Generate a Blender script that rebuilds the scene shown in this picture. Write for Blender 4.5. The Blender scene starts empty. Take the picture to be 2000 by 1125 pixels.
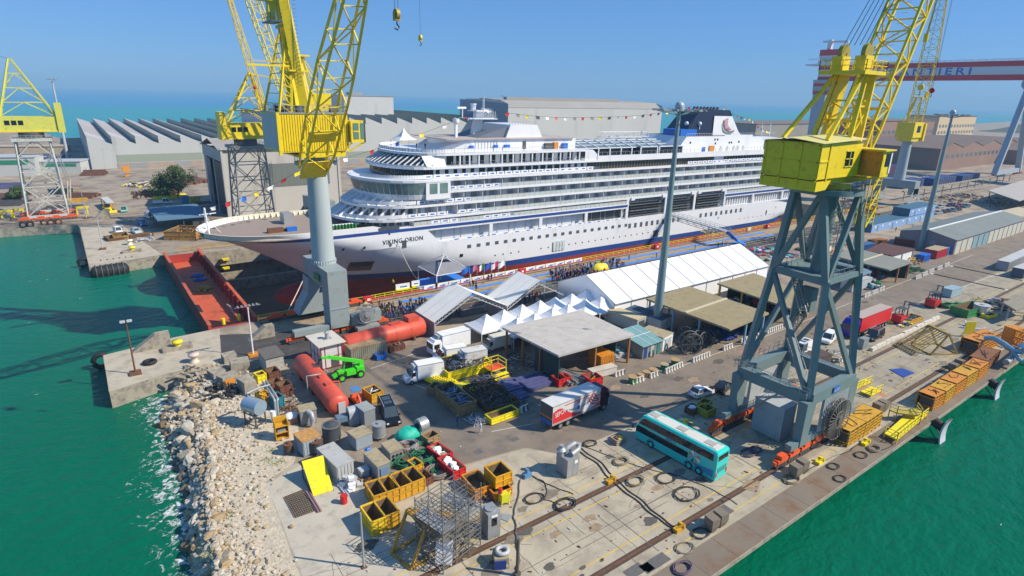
import bpy, bmesh, math, random
from mathutils import Vector, Matrix, noise
from mathutils.geometry import tessellate_polygon
R=math.radians; PI=math.pi
random.seed(7)
SC=bpy.context.scene; COL=SC.collection
# ---------------- camera, sky, sun, exposure ----------------
FOC=1158.0; CAMH=43.0
def _n(v): return v.normalized()
_x=_n(Vector((1667,-334.5,FOC))); _y=Vector((-889,-396.5,FOC)); _y=_n(_y-_x*_y.dot(_x)); _z=_x.cross(_y)
CR=Matrix((_x,_y,_z))            # world = CR @ cam(x right, y down, z forward)
cam_d=bpy.data.cameras.new('camera'); cam=bpy.data.objects.new('camera',cam_d); COL.objects.link(cam)
cam_d.sensor_width=36; cam_d.lens=FOC/2000*36; cam_d.clip_end=30000; cam_d.clip_start=0.5
c0,c1,c2=[CR@Vector(v) for v in ((1,0,0),(0,-1,0),(0,0,-1))]
cam.matrix_world=Matrix(((c0.x,c1.x,c2.x,0),(c0.y,c1.y,c2.y,0),(c0.z,c1.z,c2.z,CAMH),(0,0,0,1)))
SC.camera=cam
SUN_EL=R(41); SUN_AZ=R(-45)      # direction towards the sun, from +x
world=bpy.data.worlds.new('World'); SC.world=world; world.use_nodes=True
wn=world.node_tree; wn.nodes.clear()
sky=wn.nodes.new('ShaderNodeTexSky'); sky.sky_type='NISHITA'; sky.sun_disc=False
sky.sun_elevation=SUN_EL; sky.sun_rotation=PI/2-SUN_AZ; sky.air_density=1.0; sky.dust_density=0.3; sky.ozone_density=5.0; sky.altitude=0
bg=wn.nodes.new('ShaderNodeBackground'); bg.inputs[1].default_value=0.115
wo=wn.nodes.new('ShaderNodeOutputWorld'); tint=wn.nodes.new('ShaderNodeMix'); tint.data_type='RGBA'; tint.blend_type='MULTIPLY'; tint.inputs[0].default_value=1; tint.inputs[7].default_value=(.62,.80,1.15,1); wn.links.new(sky.outputs[0],tint.inputs[6]); hzm=wn.nodes.new('ShaderNodeMix'); hzm.data_type='RGBA'; hzm.inputs[0].default_value=.6; hzm.inputs[7].default_value=(.75,2.25,4.7,1); wn.links.new(tint.outputs[2],hzm.inputs[6]); wn.links.new(hzm.outputs[2],bg.inputs[0]); wn.links.new(bg.outputs[0],wo.inputs[0])
sd=bpy.data.lights.new('sun','SUN'); sd.energy=5.0; sd.angle=R(0.55); sd.color=(1,0.89,0.72)
so=bpy.data.objects.new('sun',sd); COL.objects.link(so)
so.rotation_euler=Vector((-math.cos(SUN_EL)*math.cos(SUN_AZ),-math.cos(SUN_EL)*math.sin(SUN_AZ),-math.sin(SUN_EL))).to_track_quat('-Z','Y').to_euler()
SC.view_settings.view_transform='Standard'; SC.view_settings.look='None'; SC.view_settings.exposure=0.25; SC.view_settings.gamma=1
SC.render.engine='CYCLES'
try: SC.cycles.volume_step_rate=1; SC.cycles.volume_bounces=0
except Exception: pass
# ---------------- helpers ----------------
def G(px,py,z=0.0):               # world point at height z seen at pixel px,py of the 2000x1125 photograph (used only to measure positions)
 d=CR@Vector((px-1000,py-562.5,FOC)); t=(z-CAMH)/d.z
 return Vector((d.x*t,d.y*t,z))
MATS={}
def mat(name,rgb,rough=.6,metal=0,var=.12,scale=.6,dirt=None,damt=.35,dscale=None,bump=0,bscale=8,emis=0,stretch=None):
 if name in MATS: return MATS[name]
 m=bpy.data.materials.new(name); MATS[name]=m; m.use_nodes=True; nt=m.node_tree; b=nt.nodes['Principled BSDF']
 b.inputs['Roughness'].default_value=rough; b.inputs['Metallic'].default_value=metal
 b.inputs['Base Color'].default_value=(*rgb,1)
 N=nt.nodes.new; L=nt.links.new
 tc=N('ShaderNodeTexCoord'); src=tc.outputs['Object']
 if stretch:
  mp=N('ShaderNodeMapping'); mp.inputs['Scale'].default_value=stretch; L(src,mp.inputs[0]); src=mp.outputs[0]
 if var:
  n=N('ShaderNodeTexNoise'); n.inputs['Scale'].default_value=scale; n.inputs['Detail'].default_value=5; L(src,n.inputs['Vector'])
  mx=N('ShaderNodeMix'); mx.data_type='RGBA'
  mx.inputs[6].default_value=(*[c*(1-var*1.6) for c in rgb],1); mx.inputs[7].default_value=(*[min(1,c*(1+var*1.6)) for c in rgb],1)
  L(n.outputs[0],mx.inputs[0]); out=mx.outputs[2]
  if dirt:
   n2=N('ShaderNodeTexNoise'); n2.inputs['Scale'].default_value=dscale or scale*1.7; n2.inputs['Detail'].default_value=7; n2.inputs['Roughness'].default_value=.65; L(src,n2.inputs['Vector'])
   r=N('ShaderNodeMapRange'); r.inputs[1].default_value=.62-damt*.3; r.inputs[2].default_value=.80-damt*.2; L(n2.outputs[0],r.inputs[0])
   m2=N('ShaderNodeMix'); m2.data_type='RGBA'; L(r.outputs[0],m2.inputs[0]); L(out,m2.inputs[6]); m2.inputs[7].default_value=(*dirt,1); out=m2.outputs[2]
  L(out,b.inputs['Base Color'])
 if bump:
  n3=N('ShaderNodeTexNoise'); n3.inputs['Scale'].default_value=bscale; n3.inputs['Detail'].default_value=4; L(src,n3.inputs['Vector'])
  bp=N('ShaderNodeBump'); bp.inputs['Strength'].default_value=bump; bp.inputs['Distance'].default_value=.1; L(n3.outputs[0],bp.inputs['Height']); L(bp.outputs[0],b.inputs['Normal'])
 if emis:
  b.inputs['Emission Color'].default_value=(*rgb,1); b.inputs['Emission Strength'].default_value=emis
 return m
def rotz(a): return Matrix.Rotation(a,4,'Z')
class MB:
 def __init__(s): s.v=[];s.f=[];s.m=[];s.s=[];s.T=None
 def add(s,vs,fs,m=0,sm=False):
  o=len(s.v)
  if s.T is not None: vs=[s.T@Vector(v) for v in vs]
  s.v+= [tuple(v) for v in vs]
  for f in fs: s.f.append(tuple(i+o for i in f)); s.m.append(m); s.s.append(sm)
 def box(s,x0,x1,y0,y1,z0,z1,m=0):
  s.add([(x0,y0,z0),(x1,y0,z0),(x1,y1,z0),(x0,y1,z0),(x0,y0,z1),(x1,y0,z1),(x1,y1,z1),(x0,y1,z1)],
   [(3,2,1,0),(4,5,6,7),(0,1,5,4),(1,2,6,5),(2,3,7,6),(3,0,4,7)],m)
 def cb(s,c,sz,rz=0,m=0):
  old=s.T; M=Matrix.Translation(Vector(c))@rotz(rz); s.T=(old@M) if old is not None else M
  s.box(-sz[0]/2,sz[0]/2,-sz[1]/2,sz[1]/2,-sz[2]/2,sz[2]/2,m); s.T=old
 def beam(s,p,q,w,h=None,m=0):
  p=Vector(p);q=Vector(q);h=h or w;d=q-p
  if d.length<1e-6: return
  d.normalize(); u=d.cross(Vector((0,0,1)))
  if u.length<1e-3: u=Vector((1,0,0))
  u.normalize(); v=d.cross(u); u=u*w/2; v=v*h/2
  s.add([p-u-v,p+u-v,p+u+v,p-u+v,q-u-v,q+u-v,q+u+v,q-u+v],[(3,2,1,0),(4,5,6,7),(0,1,5,4),(1,2,6,5),(2,3,7,6),(3,0,4,7)],m)
 def cyl(s,p,q,r,r2=None,n=10,m=0,cap=True,sm=True):
  p=Vector(p);q=Vector(q);r2=r if r2 is None else r2;d=(q-p).normalized(); u=d.cross(Vector((0,0,1)))
  if u.length<1e-3: u=Vector((1,0,0))
  u.normalize(); v=d.cross(u); vs=[]
  for (c,rr) in ((p,r),(q,r2)):
   for i in range(n): a=2*PI*i/n; vs.append(c+u*math.cos(a)*rr+v*math.sin(a)*rr)
  s.add(vs,[(i,(i+1)%n,n+(i+1)%n,n+i) for i in range(n)],m,sm)
  if cap: s.add(vs,[tuple(range(n))[::-1],tuple(range(n,2*n))],m)
 def tube(s,pts,r,n=6,m=0,closed=False):
  pts=[Vector(p) for p in pts]; k=len(pts); vs=[];fs=[]
  for i,p in enumerate(pts):
   a=pts[i-1] if (i>0 or closed) else p; b=pts[(i+1)%k] if (i<k-1 or closed) else p
   d=(b-a); d=d.normalized() if d.length>1e-9 else Vector((1,0,0)); u=d.cross(Vector((0,0,1)))
   if u.length<1e-3: u=Vector((0,1,0))
   u.normalize(); v=d.cross(u)
   for j in range(n): t=2*PI*j/n; vs.append(p+u*math.cos(t)*r+v*math.sin(t)*r)
  for i in range(k if closed else k-1):
   i2=(i+1)%k
   for j in range(n): fs.append((i*n+j,i*n+(j+1)%n,i2*n+(j+1)%n,i2*n+j))
  s.add(vs,fs,m,True)
  if not closed: s.add([vs[j] for j in range(n)],[tuple(range(n))],m); s.add([vs[(k-1)*n+j] for j in range(n)],[tuple(range(n))],m)
 def quad(s,a,b,c,d,m=0): s.add([a,b,c,d],[(0,1,2,3)],m)
 def prism(s,pts,z0,z1,m=0,mt=None):     # pts 2d
  n=len(pts); vs=[(p[0],p[1],z0) for p in pts]+[(p[0],p[1],z1) for p in pts]
  s.add(vs,[(i,(i+1)%n,n+(i+1)%n,n+i) for i in range(n)],m)
  tri=tessellate_polygon([[Vector((p[0],p[1],0)) for p in pts]])
  s.add(vs[n:],[tuple(t) for t in tri],m if mt is None else mt); s.add(vs[:n],[tuple(t)[::-1] for t in tri],m)
 def lathe(s,prof,n=16,c=(0,0,0),m=0,sm=True):
  vs=[];c=Vector(c);k=len(prof)
  for (r,z) in prof:
   for i in range(n): a=2*PI*i/n; vs.append(c+Vector((r*math.cos(a),r*math.sin(a),z)))
  s.add(vs,[(j*n+i,j*n+(i+1)%n,(j+1)*n+(i+1)%n,(j+1)*n+i) for j in range(k-1) for i in range(n)],m,sm)
 def build(s,name,mats,parent=None,kind=None):
  me=bpy.data.meshes.new(name); me.from_pydata(s.v,[],s.f)
  if not isinstance(mats,(list,tuple)): mats=[mats]
  for m in mats: me.materials.append(m)
  me.polygons.foreach_set('material_index',s.m); me.polygons.foreach_set('use_smooth',s.s)
  me.update()
  o=bpy.data.objects.new(name,me); COL.objects.link(o)
  if parent: o.parent=parent
  if kind: o['kind']=kind
  return o
def _split(s,name,mats,parent,limit=100):   # every separate piece a part of its own, the nearest ones first
 p=list(range(len(s.v)))
 def f(a):
  while p[a]!=a: p[a]=p[p[a]]; a=p[a]
  return a
 for fc in s.f:
  for a in fc[1:]: p[f(a)]=f(fc[0])
 g={}
 for i,fc in enumerate(s.f): g.setdefault(f(fc[0]),[]).append(i)
 pcs=sorted(g.values(),key=lambda l:(s.v[s.f[l[0]][0]][1]>0,s.v[s.f[l[0]][0]][0]))
 def mk(ids,kind=None):
  b=MB(); mp={}
  for i in ids:
   for a in s.f[i]:
    if a not in mp: mp[a]=len(b.v); b.v.append(s.v[a])
   b.f.append(tuple(mp[a] for a in s.f[i])); b.m.append(s.m[i]); b.s.append(s.s[i])
  return b.build(name,mats,parent,kind)
 for l in pcs[:limit]: mk(l)
 if len(pcs)>limit: mk([i for l in pcs[limit:] for i in l],'stuff')
MB.split=_split
def tag(o,label,cat,group=None):
 o['label']=label; o['category']=cat
 if group: o['group']=group
 return o
def thing(name,label,cat,loc=(0,0,0),rz=0,group=None):
 o=bpy.data.objects.new(name,None); COL.objects.link(o); o.empty_display_size=.5
 o.location=loc; o.rotation_euler=(0,0,rz); return tag(o,label,cat,group)
def kids(o): return [c for c in bpy.data.objects if c.parent==o]
KC={}
def dup(root,loc,rz=None,label=None,sc=None,matmap=None):
 if root.name not in KC: KC[root.name]=[(c,kids(c)) for c in kids(root)]
 r=root.copy(); COL.objects.link(r); r.location=loc
 if rz is not None: r.rotation_euler=(0,0,rz)
 if sc: r.scale=sc if hasattr(sc,'__len__') else (sc,)*3
 if label: r['label']=label
 for c,gs in KC[root.name]:
  k=c.copy(); COL.objects.link(k); k.parent=r
  if matmap and c.type=='MESH':
   for i,sl in enumerate(k.material_slots):
    if sl.material and sl.material.name in matmap: sl.link='OBJECT'; sl.material=matmap[sl.material.name]
  for g in gs: q=g.copy(); COL.objects.link(q); q.parent=k
 return r
def AB(a,b,z=0):                        # base corner pixels a,b -> origin, heading, length
 p=G(*a,z);q=G(*b,z);d=q-p; return p,math.atan2(d.y,d.x),d.length
def text_mesh(txt,size,name,m,parent,M,ext=.02,sx=1,align='LEFT',font_space=1,bold=0):
 cu=bpy.data.curves.new(name,'FONT'); cu.body=txt; cu.size=size; cu.extrude=ext; cu.align_x=align; cu.space_character=font_space
 cu.resolution_u=2; cu.offset=bold
 o=bpy.data.objects.new(name,cu); COL.objects.link(o)
 dg=bpy.context.evaluated_depsgraph_get(); me=bpy.data.meshes.new_from_object(o.evaluated_get(dg)); bpy.data.objects.remove(o)
 me.materials.clear(); me.materials.append(m)
 o=bpy.data.objects.new(name,me); COL.objects.link(o)
 me.transform(M@Matrix.Diagonal((sx,1,1,1)))
 if parent: o.parent=parent
 return o
def wallM(o,xdir,zdir=(0,0,1)):     # text plane: x along xdir, y along up
 x=Vector(xdir).normalized(); y=Vector(zdir).normalized(); z=x.cross(y)
 return Matrix(((x.x,y.x,z.x,o[0]),(x.y,y.y,z.y,o[1]),(x.z,y.z,z.z,o[2]),(0,0,0,1)))
# ---------------- materials ----------------
conc=mat('concrete',(.43,.38,.285),.9,var=.14,scale=.12,dirt=(.28,.24,.18),damt=.6,dscale=.35,bump=.25,bscale=3)
concd=mat('concrete_old',(.33,.30,.24),.9,var=.2,scale=.3,dirt=(.14,.12,.10),damt=.5,dscale=.9,bump=.4,bscale=3)
yconc=mat('yard_ground',(.33,.27,.20),.9,var=.22,scale=.05,dirt=(.12,.10,.09),damt=.55,dscale=.12,bump=.2,bscale=2)
asph=mat('asphalt',(.215,.175,.135),.88,var=.18,scale=.10,dirt=(.13,.115,.098),damt=.5,dscale=.3,bump=.2,bscale=5)
darkasph=mat('dark_asphalt',(.055,.053,.055),.85,var=.2,scale=.15,dirt=(.12,.10,.08),damt=.3,dscale=.3)
apron=mat('apron_ground',(.33,.26,.17),.9,var=.18,scale=.2,dirt=(.16,.12,.08),damt=.5,dscale=.6,bump=.2)
steel_deck=mat('rusty_steel_plate',(.20,.165,.125),.75,var=.2,scale=.15,dirt=(.17,.09,.045),damt=.5,dscale=.3)
white=mat('white_paint',(.78,.79,.80),.4,var=.03,scale=.5,dirt=(.55,.54,.52),damt=.1)
shipw=mat('ship_white',(.74,.76,.79),.38,var=.035,scale=.15,dirt=(.58,.59,.62),damt=.2,stretch=(1,1,.3))
shipblue=mat('ship_blue',(.02,.06,.25),.4,var=.05)
shipred=mat('ship_antifouling',(.27,.028,.028),.6,var=.12,scale=.3,dirt=(.12,.02,.02),damt=.4)
glassd=mat('dark_glass',(.012,.015,.022),.08,var=.2,scale=.4)
glassg=mat('green_glass',(.12,.22,.20),.12,var=.15,scale=.4)
glassr=mat('rail_glass',(.48,.54,.54),.15,var=.1,scale=.3,dirt=(.56,.52,.40),damt=.4,dscale=.08)
cream=mat('cream_paint',(.72,.68,.52),.5,var=.05)
wood=mat('teak_deck',(.30,.24,.20),.7,var=.12,scale=.3,stretch=(1,8,1))
greyw=mat('pale_grey_panel',(.45,.47,.49),.5,var=.08,scale=.4)
yel=mat('crane_yellow',(.80,.60,.01),.42,var=.06,scale=.4,dirt=(.42,.24,.02),damt=.22,dscale=1.2)
yel2=mat('pale_crane_yellow',(.60,.60,.10),.5,var=.06,scale=.4,dirt=(.42,.30,.06),damt=.2,dscale=1.2)
org=mat('orange_paint',(.62,.24,.015),.5,var=.12,scale=.8,dirt=(.25,.10,.03),damt=.35,dscale=2.5)
yor=mat('skip_yellow',(.60,.33,.015),.55,var=.12,scale=.8,dirt=(.22,.10,.03),damt=.4,dscale=2.5)
ryel=mat('bright_yellow',(.80,.66,.01),.5,var=.06,dirt=(.5,.33,.03),damt=.2)
steelb=mat('crane_blue_grey',(.145,.215,.225),.5,var=.08,scale=.5,dirt=(.22,.18,.12),damt=.2,dscale=1.5)
steelg=mat('crane_green_grey',(.27,.32,.32),.5,var=.06,scale=.3,dirt=(.20,.20,.18),damt=.2,dscale=.8)
greym=mat('grey_metal',(.34,.36,.37),.45,metal=.3,var=.1,scale=1,dirt=(.22,.19,.16),damt=.25,dscale=2)
galv=mat('galvanised',(.36,.38,.39),.5,metal=.3,var=.1,scale=2)
dgrey=mat('dark_metal',(.07,.075,.08),.55,var=.2,scale=1)
scafm=mat('scaffold_steel',(.19,.19,.18),.55,metal=.2,var=.25,scale=3,dirt=(.22,.13,.05),damt=.3)
rust=mat('rust',(.17,.075,.035),.85,var=.3,scale=1.5,dirt=(.07,.04,.03),damt=.5,dscale=3)
brown=mat('brown_crate',(.16,.06,.035),.7,var=.2,scale=1.5)
redo=mat('tank_red',(.60,.085,.045),.5,var=.06,scale=.4,dirt=(.36,.06,.04),damt=.2,dscale=.8)
caisr=mat('gate_red',(.36,.045,.03),.6,var=.15,scale=.3,dirt=(.20,.06,.05),damt=.4,dscale=.5)
caiso=mat('gate_deck_orange',(.55,.11,.04),.65,var=.12,scale=.2,dirt=(.25,.07,.05),damt=.4,dscale=.4)
red=mat('red_paint',(.55,.02,.02),.45,var=.08)
ored=mat('orange_red',(.75,.10,.02),.5,var=.12,scale=1,dirt=(.30,.07,.02),damt=.3,dscale=2)
blue=mat('blue_paint',(.01,.14,.55),.45,var=.1)
carpet=mat('blue_carpet',(.02,.22,.75),.9,var=.05)
black=mat('black_rubber',(.012,.012,.013),.7,var=.2)
blackp=mat('black_car_paint',(.008,.009,.013),.18,var=.1)
green=mat('green_paint',(.03,.22,.06),.5,var=.1)
lime=mat('lime_paint',(.06,.62,.02),.4,var=.06)
teal=mat('teal_paint',(.03,.60,.53),.28,var=.03)
canvas=mat('white_canvas',(.80,.82,.85),.75,var=.04,scale=.3)
canvasg=mat('grey_canvas',(.84,.82,.76),.8,var=.05,scale=.4)
roofg=mat('ribbed_grey_roof',(.47,.45,.42),.75,var=.1,scale=.4,dirt=(.36,.34,.31),damt=.3)
rooft=mat('tan_roof',(.30,.25,.14),.8,var=.1,scale=.5,dirt=(.20,.17,.10),damt=.3)
roofd=mat('dull_green_roof',(.22,.23,.20),.8,var=.1,scale=.3)
shedw=mat('shed_pale_wall',(.47,.48,.46),.6,var=.04,scale=.05)
shedg=mat('shed_green_glazing',(.16,.22,.19),.5,var=.2,scale=.3)
brick=mat('brown_render',(.24,.155,.12),.85,var=.12,scale=.1)
lblue=mat('light_blue_paint',(.16,.34,.50),.5,var=.08,scale=.3)
tarp=mat('blue_tarp',(.02,.06,.30),.6,var=.3,scale=2)
rope=mat('rope_dark',(.05,.045,.04),.9,var=.3,scale=6)
greenh=mat('green_hose',(.02,.13,.06),.6,var=.3,scale=6)
ropew=mat('rope_pale',(.55,.48,.38),.9,var=.1)
yline=mat('yellow_line',(.60,.42,.04),.8,var=.2,scale=1)
wline=mat('white_line',(.62,.60,.56),.8,var=.15,scale=1)
rock=mat('limestone',(.44,.38,.29),.9,var=.25,scale=.7,dirt=(.24,.17,.09),damt=.4,dscale=1.5,bump=.5,bscale=4)
rockw=mat('wet_rock',(.17,.115,.06),.6,var=.3,scale=.7,bump=.4)
leaf=mat('leaf',(.05,.10,.03),.8,var=.3,scale=3)
bark=mat('bark',(.12,.08,.05),.9)
# ================= THE SETTING =================
def sheet(name,pts,z,m,kind='structure'):
 mb=MB(); P=[Vector((p[0],p[1],0)) for p in pts]; tri=tessellate_polygon([P])
 mb.add([(p[0],p[1],z) for p in pts],[tuple(t) for t in tri],0); o=mb.build(name,m,kind=kind); return o
def xy(l,z=0): return [tuple(G(a,b,z)[:2]) for a,b in l]
WZ=-2.7
def sea_material():
 m=bpy.data.materials.new('sea_water'); m.use_nodes=True; nt=m.node_tree; b=nt.nodes['Principled BSDF']; N=nt.nodes.new; L=nt.links.new
 tc=N('ShaderNodeTexCoord'); sx=N('ShaderNodeSeparateXYZ'); L(tc.outputs['Object'],sx.inputs[0])
 n=N('ShaderNodeTexNoise'); n.inputs['Scale'].default_value=.012; n.inputs['Detail'].default_value=6; L(tc.outputs['Object'],n.inputs['Vector'])
 ad=N('ShaderNodeMath'); ad.operation='MULTIPLY_ADD'; L(n.outputs[0],ad.inputs[0]); ad.inputs[1].default_value=160; L(sx.outputs[1],ad.inputs[2])
 mr=N('ShaderNodeMapRange'); mr.inputs[1].default_value=1750; mr.inputs[2].default_value=1900; L(ad.outputs[0],mr.inputs[0])
 mr2=N('ShaderNodeMapRange'); mr2.inputs[1].default_value=100; mr2.inputs[2].default_value=600; L(sx.outputs[1],mr2.inputs[0])
 near=N('ShaderNodeMix'); near.data_type='RGBA'; near.inputs[6].default_value=(.0,.095,.048,1); near.inputs[7].default_value=(.0,.14,.080,1); L(n.outputs[0],near.inputs[0])
 m1=N('ShaderNodeMix'); m1.data_type='RGBA'; L(mr2.outputs[0],m1.inputs[0]); L(near.outputs[2],m1.inputs[6]); m1.inputs[7].default_value=(.0,.25,.24,1)
 m2=N('ShaderNodeMix'); m2.data_type='RGBA'; L(mr.outputs[0],m2.inputs[0]); L(m1.outputs[2],m2.inputs[6]); m2.inputs[7].default_value=(.0,.19,.38,1)
 L(m2.outputs[2],b.inputs['Base Color']); b.inputs['Roughness'].default_value=.22; b.inputs['IOR'].default_value=1.333; b.inputs['Specular IOR Level'].default_value=.16
 def nz(s,st,det=3,stx=1):
  mp=N('ShaderNodeMapping'); mp.inputs['Scale'].default_value=(1,stx,1); mp.inputs['Rotation'].default_value=(0,0,.6); L(tc.outputs['Object'],mp.inputs[0])
  q=N('ShaderNodeTexNoise'); q.inputs['Scale'].default_value=s; q.inputs['Detail'].default_value=det; L(mp.outputs[0],q.inputs['Vector']); return q
 a=nz(.35,1,5,1.8); c=nz(1.6,1,3,1.5)
 s=N('ShaderNodeMath'); s.operation='MULTIPLY_ADD'; L(c.outputs[0],s.inputs[0]); s.inputs[1].default_value=.25; L(a.outputs[0],s.inputs[2])
 bp=N('ShaderNodeBump'); bp.inputs['Strength'].default_value=.55; bp.inputs['Distance'].default_value=.9; L(s.outputs[0],bp.inputs['Height']); L(bp.outputs[0],b.inputs['Normal'])
 return m
mb=MB(); so_=[(-7000,-3000),(12000,-3000),(12000,12000),(-7000,12000)]; sh_=[(20.2,116.3),(20.2,179.5),(262,179.5),(262,116.3)]
mb.add([(a,b,WZ) for a,b in so_+sh_],[tuple(t) for t in tessellate_polygon([[Vector((a,b,0)) for a,b in so_],[Vector((a,b,0)) for a,b in sh_]])]); mb.build('sea',sea_material(),kind='structure')
DX0,DX1,DY0,DY1,DZ=24.5,262.0,116.3,179.5,-11.5
plat=[(10.6,24.9),(8.6,35),(6.5,43),(4.7,51.1),(5.4,61.3),(7.4,71.2),(8.1,80.6),(9.7,88.1),(11.0,94.0),(9.0,100.4)]
pier=[(6.2,100.3),(-1.4,98.0),(-1.5,113.6),(9.4,115.9),(15.5,116.3)]
far=[(15.5,DY0),(DX1,DY0),(DX1,DY1),(15.2,DY1),(-1.4,176.4),(-2.2,231),(-2.8,236.5),(-22,239.7),(-260,246)]
outer=plat+pier+far+[(-420,300),(-420,765),(-25,765),(-8,650),(122,648),(268,580),(410,450),(830,480),(1500,560),(3400,800),(3400,24.9)]
sheet('ground',outer,0,yconc)
mb=MB()
for i in range(len(outer)):
 a=outer[i]; b=outer[(i+1)%len(outer)]
 if i<len(plat)-1 or i==len(outer)-1: continue
 zb=DZ-.5 if (a[1] in (DY0,DY1) and b[1] in (DY0,DY1)) or (a[0]==DX1) else -6
 mb.quad((*a,zb),(*b,zb),(*b,0),(*a,0))
for i in range(len(outer)):
 a=outer[i]; b=outer[(i+1)%len(outer)]
 if i<len(plat)-1 or i>len(plat)+len(pier)+8: continue
mb.build('quay_wall',concd,kind='structure')
sheet('dock_floor',[(10,DY0-1),(DX1+1,DY0-1),(DX1+1,DY1+1),(10,DY1+1)],DZ,mat('dock_floor',(.11,.07,.045),.7,var=.3,scale=.15,dirt=(.05,.045,.04),damt=.5,dscale=.3),'structure')
mb=MB(); mb.box(DX0,DX1,DY1-2.2,DY1,-4.2,-.02); mb.box(DX0,DX1,DY1-3.6,DY1-2.2,DZ,-8.6); mb.box(DX0,DX1,DY0,DY0+1.2,DZ,-4.5)
mb.build('dock_wall_ledge',concd,kind='structure')
sheet('quay_paving',[(8.9,34),(10.65,24.9),(3000,24.9),(3000,48.2),(44,48.2),(41,52),(30,53.5),(24,57),(17.5,64.5),(14.5,65),(11.9,63.3),(10.4,50.5),(8.8,44)],.004,conc)
sheet('road',[(44,48.21),(900,48.21),(900,79),(400,79),(140,72),(70,66),(61,70),(52,80),(46,88),(35,96),(27,93),(26,80),(23,70),(24.5,57.3),(30,53.8),(41,52.2)],.004,asph)
sheet('dark_road',xy([(412,655),(445,706),(600,700),(700,690),(700,650),(610,640),(480,652)]),.005,darkasph)
sheet('apron_road',[(24,96.5),(300,96.5),(300,108.4),(24,108.4)],.008,darkasph)
sheet('apron_strip',[(24,108.4),(300,108.4),(300,116.1),(24,116.1)],.008,apron)
sheet('quay_edge_plates',[(11,24.95),(420,24.95),(420,28.2),(11,28.2)],.012,steel_deck)
mb=MB(); mb.box(11,420,28.2,28.5,0,.10); mb.box(300,420,24.7,24.95,-.4,.12); mb.build('quay_edge_kerb',conc,kind='structure')
mb=MB(); mb.box(10.8,3400,24.9,31,-.55,-.02); mb.box(8,3400,30.5,31.2,-6,-.3)
for k in range(70): mb.cyl((13+k*6,26.6,-5),(13+k*6,26.6,-.4),.45,n=8)
mb.build('wharf_underside',concd,kind='structure')
sheet('worn_paving',[(69,29.9),(66,34),(70,38),(67,43),(72,48),(100,48.1),(420,48.1),(420,29.9),(120,29.9)],.010,mat('worn_concrete',(.33,.295,.22),.9,var=.16,scale=.12,dirt=(.19,.165,.13),damt=.5,dscale=.3,bump=.25,bscale=3))
sheet('slab_paving',xy([(520,945),(640,880),(730,990),(800,1125),(592,1125)]),.008,mat('slab_concrete',(.47,.43,.35),.9,var=.1,scale=.4,dirt=(.34,.31,.25),damt=.4,dscale=.7,bump=.2))
mb=MB()
for k in range(34): mb.box(14+k*12,14.05+k*12,28.6,48,0,.016)
for y in (35.6,44.5): mb.box(12,420,y-.025,y+.025,0,.017)
for k in range(90): mb.box(11+k*4.5,11.06+k*4.5,24.95,28.2,0,.019)
mb.build('paving_joint',mat('joint_dark',(.10,.085,.07),.9),kind='structure')
mb=MB(); mb2=MB()
for y in (31.2,40.3):
 mb.box(10.5,700,y-.38,y+.38,0,.014); mb2.box(10.5,700,y-.10,y+.10,0,.06)
for y in (101.6,114.6): mb.box(24,420,y-.3,y+.3,0,.014); mb2.box(24,420,y-.08,y+.08,0,.07)
for y in (242.5,247.5): mb.box(-250,40,y-.3,y+.3,0,.014); mb2.box(-250,40,y-.08,y+.08,0,.07)
mb.build('rail_channel',mat('rail_channel',(.075,.05,.035),.8,var=.3,scale=1),kind='structure'); mb2.build('crane_rail',rust,kind='structure')
mb=MB()
for y in (32.6,38.9,41.8,29.4): mb.box(10.8,640,y-.05,y+.05,0,.016)
for y in (103.6,107.0,110.4,112.6): mb.box(40,290,y-.06,y+.06,0,.016)
mb.build('yellow_line_marking',yline,kind='structure')
mb=MB()
def line(a,b,w=.12):
 p=G(*a);q=G(*b); d=(q-p).normalized(); n=Vector((-d.y,d.x,0))*w/2; mb.quad(*[(v.x,v.y,.018) for v in (p-n,q-n,q+n,p+n)])
for a,b in (((1225,752),(1500,655)),((1500,655),(1900,498)),((1740,612),(1990,520)),((724,720),(812,690)),((770,735),(832,760)),((600,708),(780,660)),((960,843),(1040,828)),((655,640),(480,612+40)),((1500,618),(1700,540))): line(a,b)
for i in range(24):   # dashed crossings
 for (ax,ay,bx,by) in ((1822,535,1960,565),(1860,520,1995,548)):
  t=i/24; p=G(ax+(bx-ax)*t,ay+(by-ay)*t); mb.box(p.x-.45,p.x+.45,p.y-1.5,p.y+.5,0,.018)
mb.box(40,290,100.2,100.35,0,.018); mb.box(60,290,105.3,105.4,0,.018)
for i in range(6):
 for px,py in ((1365,478),(1385,506)):
  p=G(px,py); mb.box(p.x+i*1.3,p.x+i*1.3+.7,p.y-1.2,p.y+1,0,.018)
mb.build('white_line_marking',wline,kind='structure')
mb=MB()
p=G(1680,742);
for i in range(6): q=G(1655+i*14,740+i*6.5); mb.box(q.x-.6,q.x+.6,q.y-.5,q.y+.5,0,.02)
for i in range(4): q=G(1450+i*14,688-i*3); mb.box(q.x-.6,q.x+.6,q.y-.5,q.y+.5,0,.02)
mb.build('red_road_marking',mat('faded_red',(.42,.18,.15),.9,var=.3,scale=1),kind='structure')
mb=MB()
for px,py,w,d in ((1005,858,1.2,.8),(1410,1000,2.6,1.4),(1190,892,1,.8),(935,882,1,1),(870,895,1.2,.7),(1690,722,.9,.7),(1810,703,1.6,.5),(1280,1100,3.4,1.3),(1240,1115,2.2,1.2),(1265,1108,1,1)):
 q=G(px,py); mb.box(q.x-w/2,q.x+w/2,q.y-d/2,q.y+d/2,0,.02)
for k in range(4): mb.box(24+k*17,24.1+k*17,30,40,0,.015)
for k in range(3): mb.box(32+k*12,48+k*12,34.6+k*.9,34.66+k*.9,0,.015)
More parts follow.
